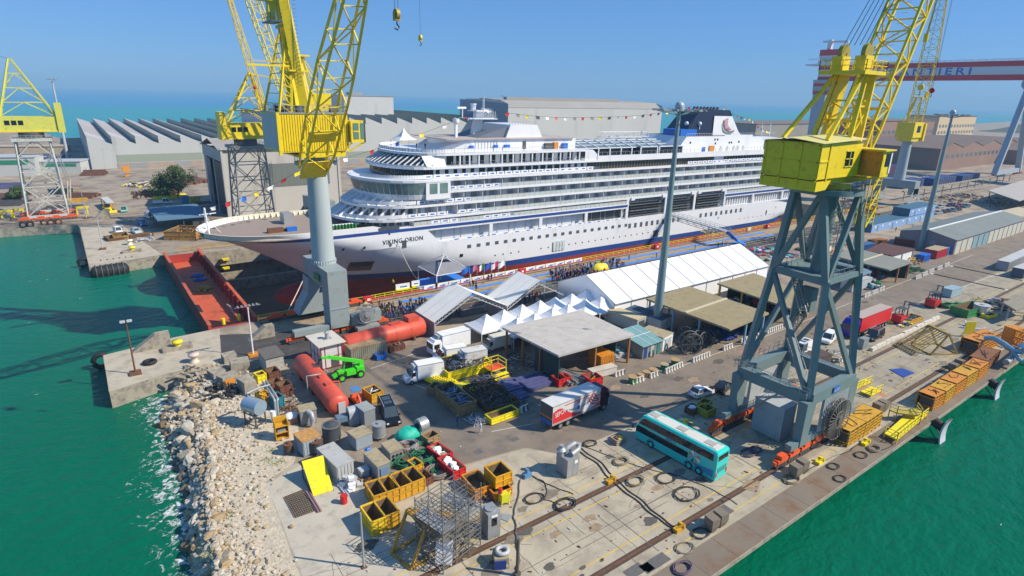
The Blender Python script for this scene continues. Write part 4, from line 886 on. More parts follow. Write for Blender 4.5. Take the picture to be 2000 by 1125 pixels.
# --- C3 and C4: cranes on pale lattice towers at the far side of the dock
def tower_crane(name,label,loc,jibdir,colr,legm,hx0,hx1,apex,rz=0):
 r=thing(name,label,'crane',loc,rz,'harbour cranes')
 b=MB(); lattice_tower(b,5.4,5.2,4.4,4.4,1.6,25.6,5,.2); b.box(-5.2,5.2,-5.2,5.2,25.6,26.4); b.beam((-5.4,-5.2,1.6),(5.4,-5.2,1.6),.7); b.beam((-5.4,5.2,1.6),(5.4,5.2,1.6),.7); rail(b,[(-5.2,-5.2,26.4),(5.2,-5.2,26.4),(5.2,5.2,26.4)])
 for z in range(3,25): b.beam((.2,-5,z),(1,-5,z),.06)
 stair(b,(5.8,-4,2),(7.4,2,12),.8,0,Vector((1,0,0))); stair(b,(7.2,2,12),(5.8,-4,21),.8,0,Vector((1,0,0)))
 b.build('lattice_tower',legm,r)
 for sy in (-1,1): bogies('bogie',r,sy*5.2,-6,6,4,ored,dgrey)
 b=MB(); b.cyl((0,0,26.4),(0,0,28.4),3.4,n=20); b.build('slewing_ring',dgrey,r)
 b=MB(); b.box(hx0+1.2,hx1,-2.8,2.8,28.8,33.2,0); b.box(hx0,hx0+1.6,-3.2,3.2,28.2,36.4,0); b.box(hx0+1,hx1+.5,-3,3,28.4,28.8,1); b.build('machinery_house',[colr,yel],r)
 b=MB()
 for k in range(3): b.box(hx0+3+k*1.7,hx0+4.3+k*1.7,-2.86,-2.8,30.6,32,0)
 b.build('window',glassd,r)
 b=MB()
 for y in (-2.6,2.6):
  b.beam((hx0+2.2,y,33.2),(apex,y*.25,apex_z),.5); b.beam((hx1-1,y,33.2),(apex+.5,y*.25,apex_z),.5)
  for t in (.25,.5,.75):
   p=Vector((hx0+2.2,y,33.2)).lerp(Vector((apex,y*.25,apex_z)),t);q=Vector((hx1-1,y,33.2)).lerp(Vector((apex+.5,y*.25,apex_z)),t); b.beam(p,q,.28); p0=Vector((hx0+2.2,y,33.2)).lerp(Vector((apex,y*.25,apex_z)),t-.25); b.beam(p0,(p+q)/2,.2); q0=Vector((hx1-1,y,33.2)).lerp(Vector((apex+.5,y*.25,apex_z)),t-.25); b.beam(q0,(p+q)/2,.2)
 for t in (.25,.5,.75):
  for a in (hx0+2.2,hx1-1): p=Vector((a,-2.6,33.2)).lerp(Vector((apex,-.6,apex_z)),t); b.beam(p,(p.x,-p.y,p.z),.2)
 b.build('a_frame',colr,r); return r
apex_z=48
towg=mat('tower_grey',(.28,.29,.27),.6,var=.15,scale=1,dirt=(.18,.12,.08),damt=.3); towp=mat('tower_pale',(.52,.54,.50),.6,var=.1,scale=1,dirt=(.3,.25,.18),damt=.3)
C3=tower_crane('tower_crane','yellow crane on a grey lattice tower in front of the open hall',(44.5,204,0),0,yel,towg,-7.2,8,3.2)
b=MB()
for k in range(3): b.beam((3.2+k*.4,0,48),(-3+k*.5,-4,78),.05)
b.beam((3.4,0,47.6),(12,-2,46.5),.3); boom(b,(8.2,0,29.5),(-3.5,-4,80),(0,1,0),2.2,1.6,14,.1)
b.build('jib',yel,C3)
hook_part('hook',C3,(3.6,-3.4,43),47,red,None,None,.8)
apex_z=50.5
C4=tower_crane('tower_crane','pale yellow crane on a pale lattice tower at the far left quay',(-10,252.7,0),0,yel2,towp,-9,8.6,-1.7)
b=MB(); b.box(7.4,9.3,-3.3,3.3,28.2,37.4,0); b.build('counterweight',yel2,C4)
b=MB(); boom(b,(-8.5,0,30),(-46,-4,66),(0,1,0),3,2.4,14,.15); b.build('jib',yel2,C4)
b=MB(); b.beam((-1.7,-.4,50.5),(-45,-4,66),.07); b.beam((-1.7,.4,50.5),(-45,-3,66),.07); b.beam((-1.5,-.4,50.5),(6.5,-1.5,34),.07); b.beam((-1.5,.4,50.5),(6.5,1.5,34),.07); b.build('luffing_rope',rope,C4)
# --- column cranes further off
def column_crane(label,loc,rz,colz,hz,jib,side,foot,gate=True,sz=1.0,cm=None):
 r=thing('column_crane',label,'crane',loc,rz,'harbour cranes'); cm=cm or mat('column_far',(.36,.42,.45),.5,var=.05)
 b=MB(); b.box(-2.5,2.5,-8,8,7.6,11,0)
 for y in (-8,8): b.add([(-2.5,y,7.6),(2.5,y,7.6),(7,y,1.5),(5,y,1.5),(0,y,5.6),(-5,y,1.5),(-7,y,1.5)],[(0,4,5,6),(0,1,4),(1,2,3,4)],0); b.box(-8,8,y-.8,y+.8,1,2,0); b.box(-2.5,2.5,min(y,y*.7),max(y,y*.7),5,7.7,0)
 b.build('portal_beam',steelg,r); b=MB(); b.cyl((0,0,10.8),(0,0,colz),2.3,1.9,n=20); b.cyl((0,0,colz-.3),(0,0,colz+.4),3,n=20); b.build('column',cm,r)
 b=MB(); b.box(-5,4.5,-3.6,3.6,hz,hz+6.5,0); b.box(4.5,6,-4.2,2,hz-1.5,hz+6,0); b.box(-4,4,-3,3,colz,hz,0); b.build('machinery_house',yel,r)
 b=MB(); b.box(-2,1.5,-3.66,-3.6,hz+2.2,hz+5,0); b.build('window',glassd,r)
 b=MB(); boom(b,foot,jib,side,5*sz,3.6*sz,18,.16); b.beam((0,-2,hz+6.5),(2,-1,hz+17),.6); b.beam((0,2,hz+6.5),(2,1,hz+17),.6); b.beam((-4,-2,hz+6.5),(2,-1,hz+17),.3); b.beam((-4,2,hz+6.5),(2,1,hz+17),.3); b.cyl((4.6,-2.3,hz+18),(4.6,-1.5,hz+18),1.6,n=14); b.box(0,5,-2,2,hz+16.5,hz+17,0)
 b.build('jib',yel,r); return r
C5=column_crane('distant yellow crane on a slim grey column beyond the blue site cabins',(303,117,0),0,28,29.6,(-13,-6,98),(.5,-.86,0),(3,0,34),sz=1.15)
hook_part('hook',C5,(-11.5,-5,49),96,yel,None,None,1.6,1)
C7=column_crane('yellow column crane mostly hidden behind the nearer column crane at the bow',(60.5,187,0),R(180),33,36,(24,6,98),(0,1,0),(6,0,38),sz=.8)
# --- goliath gantry crane
GA=thing('gantry_crane','huge red and white banded goliath gantry crane spanning the far end of the dock','crane',(500,130,0),0,'harbour cranes')
gred=mat('gantry_red',(.55,.025,.04),.5,var=.05); gwh=mat('gantry_white',(.66,.68,.70),.5,var=.04); gleg=mat('gantry_leg',(.34,.39,.44),.5,var=.05)
b=MB(); b.box(-3.5,3.5,-135,137,60.2,63.6,1); b.box(-3.5,3.5,-135,137,63.6,68.6,0); b.box(-3.5,3.5,-135,137,68.6,72,1)
rail(b,[(-3.6,-135,72),(-3.6,142,72)],1.2,1,.15,4); b.build('girder',[gwh,gred],GA)
b=MB(); b.beam((-22,0,1.8),(0,0,60),3.2,2.6); b.beam((24,0,1.8),(0,0,60),3.2,2.6); b.box(-20,22,-1.2,1.2,1.6,4.4); b.cyl((-3,0,58),(3,0,58),4,n=14); b.build('pendulum_leg',gleg,GA)
b=MB(); b.add([(x,y,z) for z,hx,hy in ((2,6,3.5),(56,6,5.5)) for x,y in ((-hx,-hy+132),(hx,-hy+132),(hx,hy+132),(-hx,hy+132))],[(0,1,5,4),(1,2,6,5),(2,3,7,6),(3,0,4,7)],0); b.box(-6.5,6.5,126,138,56,58.4,1); b.box(-6.5,6.5,126,138,52.8,56,0); b.box(-6.3,6.3,126.4,137.6,50,52.8,1); b.box(-6.5,6.5,126,138.5,58.4,61,0)
b.build('main_leg',[gleg,gred],GA)
for x in (-22,24): bogies('bogie',GA,0,x-6,x+6,3,gred,dgrey)
b=MB(); b.T=Matrix.Translation((0,11,0)); b.box(-7,7,112,126,72,75.5,0); b.box(-6,6,111,125,75.5,79,0); b.box(-6.5,6.5,110,126,79,83.5,1); b.box(-6.5,6.5,110,126,77,79,0); b.beam((0,122,83.5),(0,122,91),3); b.beam((0,128,90),(0,108,89),1.8,1.4); rail(b,[(-7,112,75.5),(-7,134,75.5)],1.3,0,.2,3); b.box(-7,7,126,136,72,73,0)
b.build('trolley',[gwh,gred,gwh],GA)
text_mesh('FINCANTIERI',6.3,'girder_lettering',mat('lettering_blue',(.02,.16,.50),.5),GA,wallM((-3.62,104,63.9),(0,-1,0)),.05,sx=1.45,font_space=1.4,bold=.12)
# ================= BUILDINGS, TENTS, MASTS =================
def part(mb,n,m,r): return mb.build(n,m,r)
def bthing(name,label,cat,x0,y0,group=None,rz=0): return thing(name,label,cat,(x0,y0,0),rz,group)
shed_corr=mat('shed_wall_pale',(.46,.48,.47),.6,var=.05,scale=.08,dirt=(.36,.37,.36),damt=.2,stretch=(1,1,.15))
sawroof=mat('saw_roof',(.36,.34,.34),.8,var=.15,scale=.04,dirt=(.50,.50,.50),damt=.4,dscale=.03,stretch=(.3,1,1))
def sawshed(label,x0,x1,y0,y1,h,tooth,n,wallm,glz):
 r=bthing('sawtooth_shed',label,'industrial shed',x0,y0); L=x1-x0;D=y1-y0
 b=MB(); b.box(0,L,0,.4,0,h); b.box(0,.4,.4,D,0,h); b.box(L-.4,L,.4,D,0,h); b.box(.4,L-.4,D-.4,D,0,h)
 p=L/n
 for i in range(n): b.add([(i*p,-.02,h),(i*p,-.02,h+tooth),((i+1)*p,-.02,h),(i*p,.4,h),(i*p,.4,h+tooth),((i+1)*p,.4,h)],[(0,2,1),(3,4,5),(0,1,4,3)])
 part(b,'wall',wallm,r)
 b=MB()
 for i in range(n): b.add([(i*p,.4,h+tooth),((i+1)*p,.4,h),((i+1)*p,D,h),(i*p,D,h+tooth),(i*p+.1,D,h+tooth-.2)],[(0,1,2,3)])
 part(b,'roof',sawroof,r)
 b=MB()
 for i in range(n): b.quad((i*p,.4,h),(i*p,D,h),(i*p,D,h+tooth-.15),(i*p,.4,h+tooth-.15)); 
 part(b,'roof_glazing',glz,r)
 b=MB(); b.box(12,L-1,-.12,-.02,3.2,7.2); part(b,'window_band',mat('band_green',(.27,.31,.25),.6,var=.06,stretch=(6,1,1)),r)
 b=MB(); b.box(12,L-1,-.3,-.02,0,2.8); 
 part(b,'plinth',mat('plinth_brick',(.36,.29,.23),.8,var=.15,scale=.3),r)
 b=MB()
 for k in range(3): b.box(18+k*22,26+k*22,-.36,-.3,0,2.6)
 part(b,'door',greym,r); return r
sawshed('long pale shed with sawtooth roof behind the left yard',7,118,396,635,13,4.0,10,shed_corr,shedg)
sawshed('taller pale sawtooth shed behind the bow of the ship',121,262,370,560,24,4.0,13,shed_corr,shedg)
r=bthing('roof_block','pale windowless block rising behind the sawtooth roofs','building',163,430)
b=MB(); b.box(0,38,0,40,0,40.5); part(b,'wall',shed_corr,r); b=MB(); b.box(-.4,38.4,-.4,40.4,40.5,41); b.box(4,14,-.2,6,41,43); part(b,'roof',greym,r)
r=bthing('warehouse','very long pale warehouse with ridged roof behind the ship','warehouse',242,339)
b=MB(); b.box(0,155,0,62,0,35.5); b.add([(0,0,35.5),(0,62,35.5),(0,62,38),(0,52,40.5),(0,10,40.5),(0,0,38)],[(0,1,2,3,4,5)]); b.add([(155,0,35.5),(155,62,35.5),(155,62,38),(155,52,40.5),(155,10,40.5),(155,0,38)],[(0,1,2,3,4,5)]); part(b,'wall',shed_corr,r)
b=MB(); b.quad((-.3,-.2,35.6),(155.3,-.2,35.6),(155.3,8,40.2),(-.3,8,40.2)); b.quad((-.3,8,40.2),(155.3,8,40.2),(155.3,31,41.2),(-.3,31,41.2)); b.quad((-.3,31,41.2),(155.3,31,41.2),(155.3,62,38),(-.3,62,38)); b.box(10,120,16,20,40.6,42.4); part(b,'roof',mat('warehouse_roof',(.30,.29,.27),.8,var=.1,scale=.05),r)
b=MB(); b.quad((-.32,-.1,0),(-.32,62,0),(-.32,62,40),(-.32,-.1,38)); part(b,'gable_shade',mat('gable_shade_blue',(.16,.24,.33),.7,var=.05,scale=.05),r)  # blue sheet over the left gable: shade of the unlit end painted as colour
r=bthing('hall','tall grey hall with open doorway and dark cladding band behind the tower crane','hall',41,226)
b=MB(); b.box(0,41,0,.4,0,23.2); b.box(40.6,41,.4,34,0,22); b.box(0,41,33.6,34,0,22); b.box(0,.5,30,34,0,22); b.box(-.3,.4,-.6,.9,0,23.6); b.box(-.3,.4,14,15,0,21); b.box(-.3,.4,.9,34,19,23); b.box(40.4,41.3,-.3,.6,0,24)
part(b,'wall',mat('hall_wall',(.47,.46,.43),.7,var=.05,scale=.1,dirt=(.38,.37,.34),damt=.3,stretch=(1,1,.2)),r)
b=MB(); b.add([(-1,-1,23.2),(42,-1,23.2),(42,17,26),(-1,17,26),(42,35,22.5),(-1,35,22.5)],[(0,1,2,3),(3,2,4,5)]); part(b,'roof',mat('hall_roof',(.33,.32,.30),.8,var=.1,scale=.1,dirt=(.24,.23,.21),damt=.3),r)
b=MB(); b.box(12,37,-.1,-.02,9.5,17.8); part(b,'cladding_band',mat('dark_cladding',(.15,.17,.16),.7,var=.08,scale=.3,stretch=(3,1,.2)),r)
for y0,y1 in ((2,8),(8.2,13.8),(22,30)):
 b=MB(); b.box(-.1,.2,y0,y1,0,18.5); part(b,'door',mat('hall_door',(.06,.10,.15),.5,var=.2,scale=.4),r) if y0>20 else part(b,'doorway_shade',mat('doorway_shade',(.02,.03,.04),.5,var=.3),r)  # near-black sheets in the open doorway paint the shade of the hall's inside
def factory(name,label,x0,x1,y0,d,h,m,gables=0,rows=1,roofm=None,cat='factory',wh=2.4,ww=5,step=9):
 r=bthing(name,label,cat,x0,y0); L=x1-x0
 b=MB(); b.box(0,L,0,d,0,h)
 if gables:
  p=L/gables
  for i in range(gables): b.add([(i*p,0,h),((i+.5)*p,0,h+p*.09),((i+1)*p,0,h),(i*p,d,h),((i+.5)*p,d,h+p*.09),((i+1)*p,d,h)],[(0,2,1),(3,4,5)])
 part(b,'wall',m,r); b=MB()
 if gables:
  for i in range(gables): b.quad((i*p,-.3,h+.05),((i+.5)*p,-.3,h+p*.09+.1),((i+.5)*p,d,h+p*.09+.1),(i*p,d,h+.05)); b.quad(((i+.5)*p,-.3,h+p*.09+.1),((i+1)*p,-.3,h+.05),((i+1)*p,d,h+.05),((i+.5)*p,d,h+p*.09+.1))
 else: b.box(-.5,L+.5,-.5,d+.5,h,h+.6)
 part(b,'roof',roofm or mat('factory_roof',(.17,.13,.11),.85,var=.1,scale=.1),r)
 for k in range(rows):
  z=h*(.55 if rows==1 else (.25+.6*k/rows))
  n=int(L/step)
  for i in range(n):
   b=MB(); b.box(4+i*step,4+i*step+ww,-.12,.02,z,z+wh); part(b,'window',mat('factory_window',(.10,.15,.18),.3,var=.3,scale=.2),r)
 return r
factory('factory','brown rendered factory hall with gabled roofline and small windows beyond the gantry leg',487,690,166,60,15,brick,5,1)
factory('factory','pinkish brown tall factory block behind the column crane',560,668,238,50,30,mat('pink_render',(.27,.165,.13),.85,var=.1,scale=.1),0,3)
factory('office_building','cream coloured office block with two rows of windows on the horizon',745,850,262,30,33,mat('cream_render',(.55,.44,.27),.85,var=.06),0,3,cat='office building',wh=3,ww=4,step=8)
factory('long_shed','long low grey green shed on the horizon at the right',520,800,330,60,23,mat('far_shed',(.26,.26,.24),.8,var=.1,scale=.1),0,0)
factory('low_shed','dark roofed low shed in front of the pink factory',470,600,214,20,15,mat('low_shed_wall',(.12,.15,.18),.8,var=.1,scale=.1),3,1)
factory('store_house','pale roofed store at the far right behind the gantry leg',610,760,150,14,11,brick,2,0)
r=bthing('hull_block','dark purple ship hull block on the slip behind the column crane','ship section',330,152); b=MB(); b.prism([(0,4),(8,0),(60,0),(60,16),(8,16),(0,12)],1,10); part(b,'plating',mat('hull_block_purple',(.07,.03,.07),.6,var=.3,scale=.1),r); b=MB(); b.box(2,58,-.2,-.02,1,4.5); part(b,'blue_band',mat('deep_blue',(.015,.04,.14),.6,var=.2,scale=.2),r)
for k,(x,y,L) in enumerate(((360,136,26),(390,132,30),(424,130,28))):
 r=bthing('covered_stack',('blue sheeted steel stack nearest the column crane','blue sheeted steel stack, middle one by the long white beam','blue sheeted steel stack next to the gantry bogies')[k],'covered stack',x,y,'blue covered stacks')
 b=MB(); b.prism([(0,0),(L,0),(L,7),(0,7)],.3,4.2); part(b,'cover',mat('blue_cover',(.012,.045,.20),.7,var=.3,scale=.4),r)
 b=MB()
 for i in range(int(L/2.5)): b.box(i*2.5,i*2.5+.3,-.3,-.05,0,4.4)
 part(b,'frame_post',greym,r)
b=MB(); b.beam((316,119,4.2),(470,119.5,4.2),.9,.7)
for k in range(14): b.beam((318+k*11.5,119,0),(318+k*11.5,119,4),.4)
tag(b.build('overhead_beam',concd),'long pale raised beam running from the column crane to the gantry leg','beam')
def canopy(label,corn,z,roofm,postm,name='canopy',th=.35,npost=3,ridge=None,cat='canopy',wall=None,group=None):
 P=[G(a,b_,z) for a,b_ in corn]; c=sum(P,Vector())/4; r=thing(name,label,cat,(c.x,c.y,0),0,group)
 Q=[p-Vector((c.x,c.y,0)) for p in P]; b=MB(); b.prism([(q.x,q.y) for q in Q],z-th,z)
 if ridge: 
  a=Q[ridge[0]].lerp(Q[ridge[1]],.5); d=Q[ridge[2]].lerp(Q[ridge[3]],.5); b.beam(a+Vector((0,0,.06)),d+Vector((0,0,.06)),.5,.2,1)
 n=int((Q[1]-Q[0]).length/.9)
 for i in range(1,n): a=Q[0].lerp(Q[1],i/n);d=Q[3].lerp(Q[2],i/n); b.beam(a+Vector((0,0,.02)),d+Vector((0,0,.02)),.10,.07,0)
 part(b,'roof',[roofm,mat('ridge_cap',(.55,.50,.36),.6)],r)
 for i in range(4):
  for k in range(npost if i%2==0 else 2):
   if i%2 and k==0: continue
   t=k/max(1,(npost if i%2==0 else 2)); p=Q[i].lerp(Q[(i+1)%4],t)*.93; b=MB(); b.beam((p.x,p.y,0),(p.x,p.y,z-th),.3); part(b,'post',postm,r)
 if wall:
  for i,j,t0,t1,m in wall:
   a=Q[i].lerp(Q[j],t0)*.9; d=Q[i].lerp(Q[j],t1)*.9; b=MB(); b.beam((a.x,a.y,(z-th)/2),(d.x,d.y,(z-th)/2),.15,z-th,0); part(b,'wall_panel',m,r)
 return r
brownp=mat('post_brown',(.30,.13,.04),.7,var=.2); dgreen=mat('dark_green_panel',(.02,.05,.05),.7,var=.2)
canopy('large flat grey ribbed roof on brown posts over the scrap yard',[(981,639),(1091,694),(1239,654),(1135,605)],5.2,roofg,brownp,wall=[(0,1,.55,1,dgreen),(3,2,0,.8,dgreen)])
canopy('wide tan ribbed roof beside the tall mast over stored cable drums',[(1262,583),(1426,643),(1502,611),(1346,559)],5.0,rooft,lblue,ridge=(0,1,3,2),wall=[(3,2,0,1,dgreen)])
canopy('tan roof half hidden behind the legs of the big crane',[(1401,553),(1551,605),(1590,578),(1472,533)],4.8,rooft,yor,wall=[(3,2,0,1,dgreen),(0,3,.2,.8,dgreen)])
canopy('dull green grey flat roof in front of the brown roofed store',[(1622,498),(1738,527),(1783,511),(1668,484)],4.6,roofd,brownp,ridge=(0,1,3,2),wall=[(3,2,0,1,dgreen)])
canopy('small blue grey lean-to roof beside a white container',[(1612,512),(1669,542),(1703,530),(1646,505)],3.6,mat('bluegrey_roof',(.15,.24,.31),.6),greym,npost=2)
canopy('brown roofed store with roof vents and white side wall',[(1690,489),(1742,499),(1788,486),(1722,474)],3.8,mat('brown_roof',(.10,.045,.04),.8,var=.1),greym,name='store_shed',cat='store shed',wall=[(1,2,0,1,white),(0,1,0,1,greyw)])
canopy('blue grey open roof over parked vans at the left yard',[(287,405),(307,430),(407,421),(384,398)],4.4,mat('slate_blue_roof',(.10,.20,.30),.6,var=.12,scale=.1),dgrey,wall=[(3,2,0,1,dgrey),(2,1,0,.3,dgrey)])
canopy('small pinkish roof beside the pale tower crane',[(106,352),(112,362),(156,362),(155,350)],4,mat('pink_roof',(.36,.27,.22),.8),yor,npost=2)
canopy('small pale shelter with yellow base near the wheel loader',[(196,386),(208,396),(222,394),(210,384)],3,greyw,yor,npost=2)
canopy('cream lean-to roof behind the long grey shed',[(1951,412),(1990,424),(2030,415),(1990,404)],4,mat('cream_roof',(.48,.42,.30),.8),greym,npost=2)
canopy('dark open roof over pumps at the quay crane track on the right edge',[(1958,590),(1985,606),(2030,590),(2004,576)],3.4,mat('olive_roof',(.26,.24,.18),.8,var=.1),greym,npost=2)
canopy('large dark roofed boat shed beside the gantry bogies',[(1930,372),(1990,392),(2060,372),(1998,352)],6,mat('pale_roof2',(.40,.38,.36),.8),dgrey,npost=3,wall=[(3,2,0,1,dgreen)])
P=G(1862,498); r=bthing('garage_shed','long grey low shed with a row of pale roller doors','shed',P.x,P.y+.2)
L=66;D=15.5;H=4.6
b=MB(); b.box(0,L,0,D,0,H); b.add([(0,0,H),(0,D,H),(0,D/2,H+1.6),(L,0,H),(L,D,H),(L,D/2,H+1.6)],[(0,2,1),(3,4,5)]); part(b,'wall',mat('mauve_wall',(.24,.21,.24),.7,var=.05),r)
b=MB(); b.quad((-.4,-.5,H),(L+.4,-.5,H),(L+.4,D/2,H+1.75),(-.4,D/2,H+1.75)); b.quad((-.4,D+.5,H),(L+.4,D+.5,H),(L+.4,D/2,H+1.75),(-.4,D/2,H+1.75)); b.box(0,L,D/2-.3,D/2+.3,H+1.7,H+1.9,1); part(b,'roof',[mat('greygreen_roof',(.17,.20,.19),.7,var=.1,scale=.15),white],r)
for i in range(14):
 b=MB(); b.box(.6+i*4.7,4.6+i*4.7,-.12,0,0,3.9); part(b,'door',[mat('door_cream',(.50,.49,.42),.6,var=.06),mat('door_blue',(.20,.33,.38),.6)][1 if i in (3,4,5) else 0],r)
b=MB(); b.box(-.08,0,5,7,2,3.2); part(b,'sign',mat('pale_mauve',(.34,.26,.30),.6),r)
P=G(1701,455); x2=G(1769,438).x-P.x
for label,x0,x1,z0,z1 in (('light blue site cabin row at ground level with small windows',0,G(1824,427).x-P.x,0,2.9),('light blue upper cabin stacked on the cabin row near the parked cars',x2,G(1824,427).x-P.x,2.95,5.8)):
 r=thing('site_cabin',label,'site cabin',(P.x+x0,P.y,z0),0,'blue site cabins'); L=x1-x0
 b=MB(); b.box(0,L,0,6,0,z1-z0); part(b,'wall',mat('cabin_blue',(.22,.38,.66),.5,var=.05,scale=.2),r); b=MB(); b.box(-.1,L+.1,-.1,6.1,z1-z0,z1-z0+.12); b.box(-.05,0,0,6,0,z1-z0); part(b,'roof',mat('cabin_roof',(.05,.13,.20),.6),r)
 for i in range(int(L/5.6)):
  b=MB(); b.box(2+i*5.6,3.1+i*5.6,-.06,0,1.5,2.1); part(b,'window',white,r)
 for i in range(int(L/12)):
  b=MB(); b.box(4.2+i*12,5+i*12,-.05,0,.1,2.1); part(b,'door',mat('cabin_door',(.12,.22,.34),.5),r)
r=None
xa=G(1200,595,3.6).x; yn=G(1200,595,3.6).y; yf=G(1101,549,3.6).y; xb=G(1498,519,3.6).x
P=(xa,yn); L=xb-xa; W=yf-yn
r=bthing('marquee','very long white ridge marquee between the ship and the open roofs','marquee',xa,yn); n=11
ez=3.7; rzh=ez+W*.22
b=MB()
for i in range(n):
 x0=L*i/n+.04;x1=L*(i+1)/n-.04; b.quad((x0,-.3,ez),(x1,-.3,ez),(x1,W/2,rzh),(x0,W/2,rzh)); b.quad((x0,W+.3,ez),(x1,W+.3,ez),(x1,W/2,rzh),(x0,W/2,rzh))
part(b,'roof',canvas,r); b=MB()
for i in range(n+1): x=L*i/n; b.beam((x,-.3,ez+.03),(x,W/2,rzh+.03),.12); b.beam((x,W+.3,ez+.03),(x,W/2,rzh+.03),.12); b.beam((x,0,0),(x,0,ez),.15); b.beam((x,W,0),(x,W,ez),.15)
b.beam((0,-.3,ez),(L,-.3,ez),.14); b.beam((0,W+.3,ez),(L,W+.3,ez),.14); part(b,'frame',greym,r)
b=MB(); b.quad((0,0,0),(L,0,0),(L,0,ez),(0,0,ez)); b.quad((0,W,0),(L,W,0),(L,W,ez),(0,W,ez)); b.add([(0,0,0),(0,W,0),(0,W,ez),(0,W/2,rzh),(0,0,ez)],[(0,1,2,3,4)]); b.add([(L,0,0),(L,W,0),(L,W,ez),(L,W/2,rzh),(L,0,ez)],[(0,1,2,3,4)]); part(b,'side_wall',canvas,r)
for k,(lab,le,re,rg,rf) in enumerate((('grey canvas gable tent with open truss front, left of the two',(850,629),(987,597),(927,585),(896,569)),('grey canvas gable tent with open truss front, right of the two',(989,597),(1109,573),(1057,556),(1025,542)))):
 A=G(*le,3.3);B=G(*re,3.3); y0=(A.y+B.y)/2; x0=A.x;x1=B.x; W=x1-x0; D=7.5
 r=bthing('gable_tent',lab,'tent',x0,y0,'grey gable tents'); h=3.3;rh=h+W*.27
 b=MB()
 for i in range(3): y=-.4+i*D/3; y2=y+D/3-.05; b.quad((-.3,y,h),(W/2,y,rh),(W/2,y2,rh),(-.3,y2,h)); b.quad((W+.3,y,h),(W/2,y,rh),(W/2,y2,rh),(W+.3,y2,h))
 part(b,'canvas_roof',canvasg,r)
 b=MB()
 for y in (0,D):
  for s in (0,1):
   a=Vector((W*s,y,h)); c=Vector((W/2,y,rh)); a2=a-Vector((0,0,.8)); c2=c-Vector((0,0,.9)); b.beam(a,c,.12); b.beam(a2,c2,.12)
   for i in range(10): t=i/10; b.beam(a.lerp(c,t),a2.lerp(c2,t+.1),.07); b.beam(a2.lerp(c2,t),a.lerp(c,t),.07)
   b.beam((W*s,y,0),(W*s,y,h),.16)
 part(b,'truss',greyw,r)
 b=MB(); b.quad((0,0,0),(0,D,0),(0,D,h),(0,0,h)); part(b,'side_wall',mat('mauve_canvas',(.30,.26,.27),.8),r)
pag=None; first=None
PAG=[((950,612),'pointed white pagoda tent standing alone beside the white delivery trucks'),((1020,593),'white pagoda tent, first in the back row beside the grey gable tents'),((1055,585),'white pagoda tent, second in the back row'),((1085,579),'white pagoda tent, third in the back row'),((1117,572),'white pagoda tent, fourth in the back row'),((1146,566),'white pagoda tent, last in the back row by the long marquee'),((1011,619),'white pagoda tent, first of the front row, partly behind the ribbed roof'),((1045,610),'white pagoda tent, second of the front row'),((1080,599),'white pagoda tent, third of the front row'),((1110,593),'white pagoda tent, fourth of the front row'),((1144,583),'white pagoda tent, fifth of the front row'),((1174,578),'white pagoda tent at the right end, touching the marquee gable'),((984,603),'white pagoda tent behind the lone one at the left end of the rows')]
for (px,py),lab in PAG:
 p=G(px,py,4.8); loc=(p.x,p.y,0)
 if first is None:
  r=first=thing('pagoda_tent',lab,'tent',loc,0,'white pagoda tents'); s=2.9; b=MB(); n=8
  prof=[(1,2.4),(.8,2.75),(.55,3.2),(.3,3.8),(.1,4.45),(0,4.7)]
  for (a,z0),(c,z1) in zip(prof,prof[1:]):
   for sx,sy,tx,ty in ((-1,-1,1,-1),(1,-1,1,1),(1,1,-1,1),(-1,1,-1,-1)): b.quad((sx*s*a,sy*s*a,z0),(tx*s*a,ty*s*a,z0),(tx*s*c,ty*s*c,z1),(sx*s*c,sy*s*c,z1))
  for sx,sy,tx,ty in ((-1,-1,1,-1),(1,-1,1,1),(1,1,-1,1),(-1,1,-1,-1)): b.quad((sx*s,sy*s,2.15),(tx*s,ty*s,2.15),(tx*s,ty*s,2.5),(sx*s,sy*s,2.5))
  part(b,'canvas_top',canvas,r)
  for sx in (-1,1):
   for sy in (-1,1): b=MB(); b.beam((sx*s,sy*s,0),(sx*s,sy*s,2.5),.1); part(b,'pole',white,r)
  b=MB(); b.cyl((0,0,4.6),(0,0,5.0),.06,n=6); part(b,'finial',dgrey,r)
 else: dup(first,loc,0,lab)
p=G(880,555); r=bthing('frame_tent','white framed see-through pyramid tent over the blue stage beside the ship','tent',p.x,p.y+3)
b=MB(); s=4.6
for sx,sy in ((-1,-1),(1,-1),(1,1),(-1,1)): b.beam((sx*s,sy*s,0),(sx*s,sy*s,3.2),.16); b.beam((sx*s,sy*s,3.2),(0,0,6.6),.16)
for a,c in (((-s,-s),(s,-s)),((s,-s),(s,s)),((s,s),(-s,s)),((-s,s),(-s,-s))): b.beam((*a,3.2),(*c,3.2),.14)
part(b,'frame',white,r); b=MB()
for a,c in (((-s,-s),(s,-s)),((s,-s),(s,s)),((s,s),(-s,s)),((-s,s),(-s,-s))): b.add([(a[0]*.97,a[1]*.97,3.25),(c[0]*.97,c[1]*.97,3.25),(c[0]*.3,c[1]*.3,5.0),(a[0]*.3,a[1]*.3,5.0)],[(0,1,2,3)])
part(b,'mesh_canopy',mat('mesh_canopy',(.22,.22,.25),.8),r)
b=MB(); b.box(-5.5,5,-4.5,3.5,0,.35); b.box(-8,-5.5,-3.5,1,0,.2); tag(b.build('stage',carpet),'low bright blue carpeted stage under the white framed tent','stage'); o=bpy.data.objects[-1] if False else bpy.data.objects['stage']; o.location=(p.x,p.y+3,.01)
b=MB()
for k in range(3): b.cyl((k*1.2,0,.4),(k*1.2,0,1.9),.55,n=12)
o=tag(b.build('blue_tank',blue),'blue round tanks standing on the stage','tank'); o.location=(p.x+3.5,p.y+6.5,0)
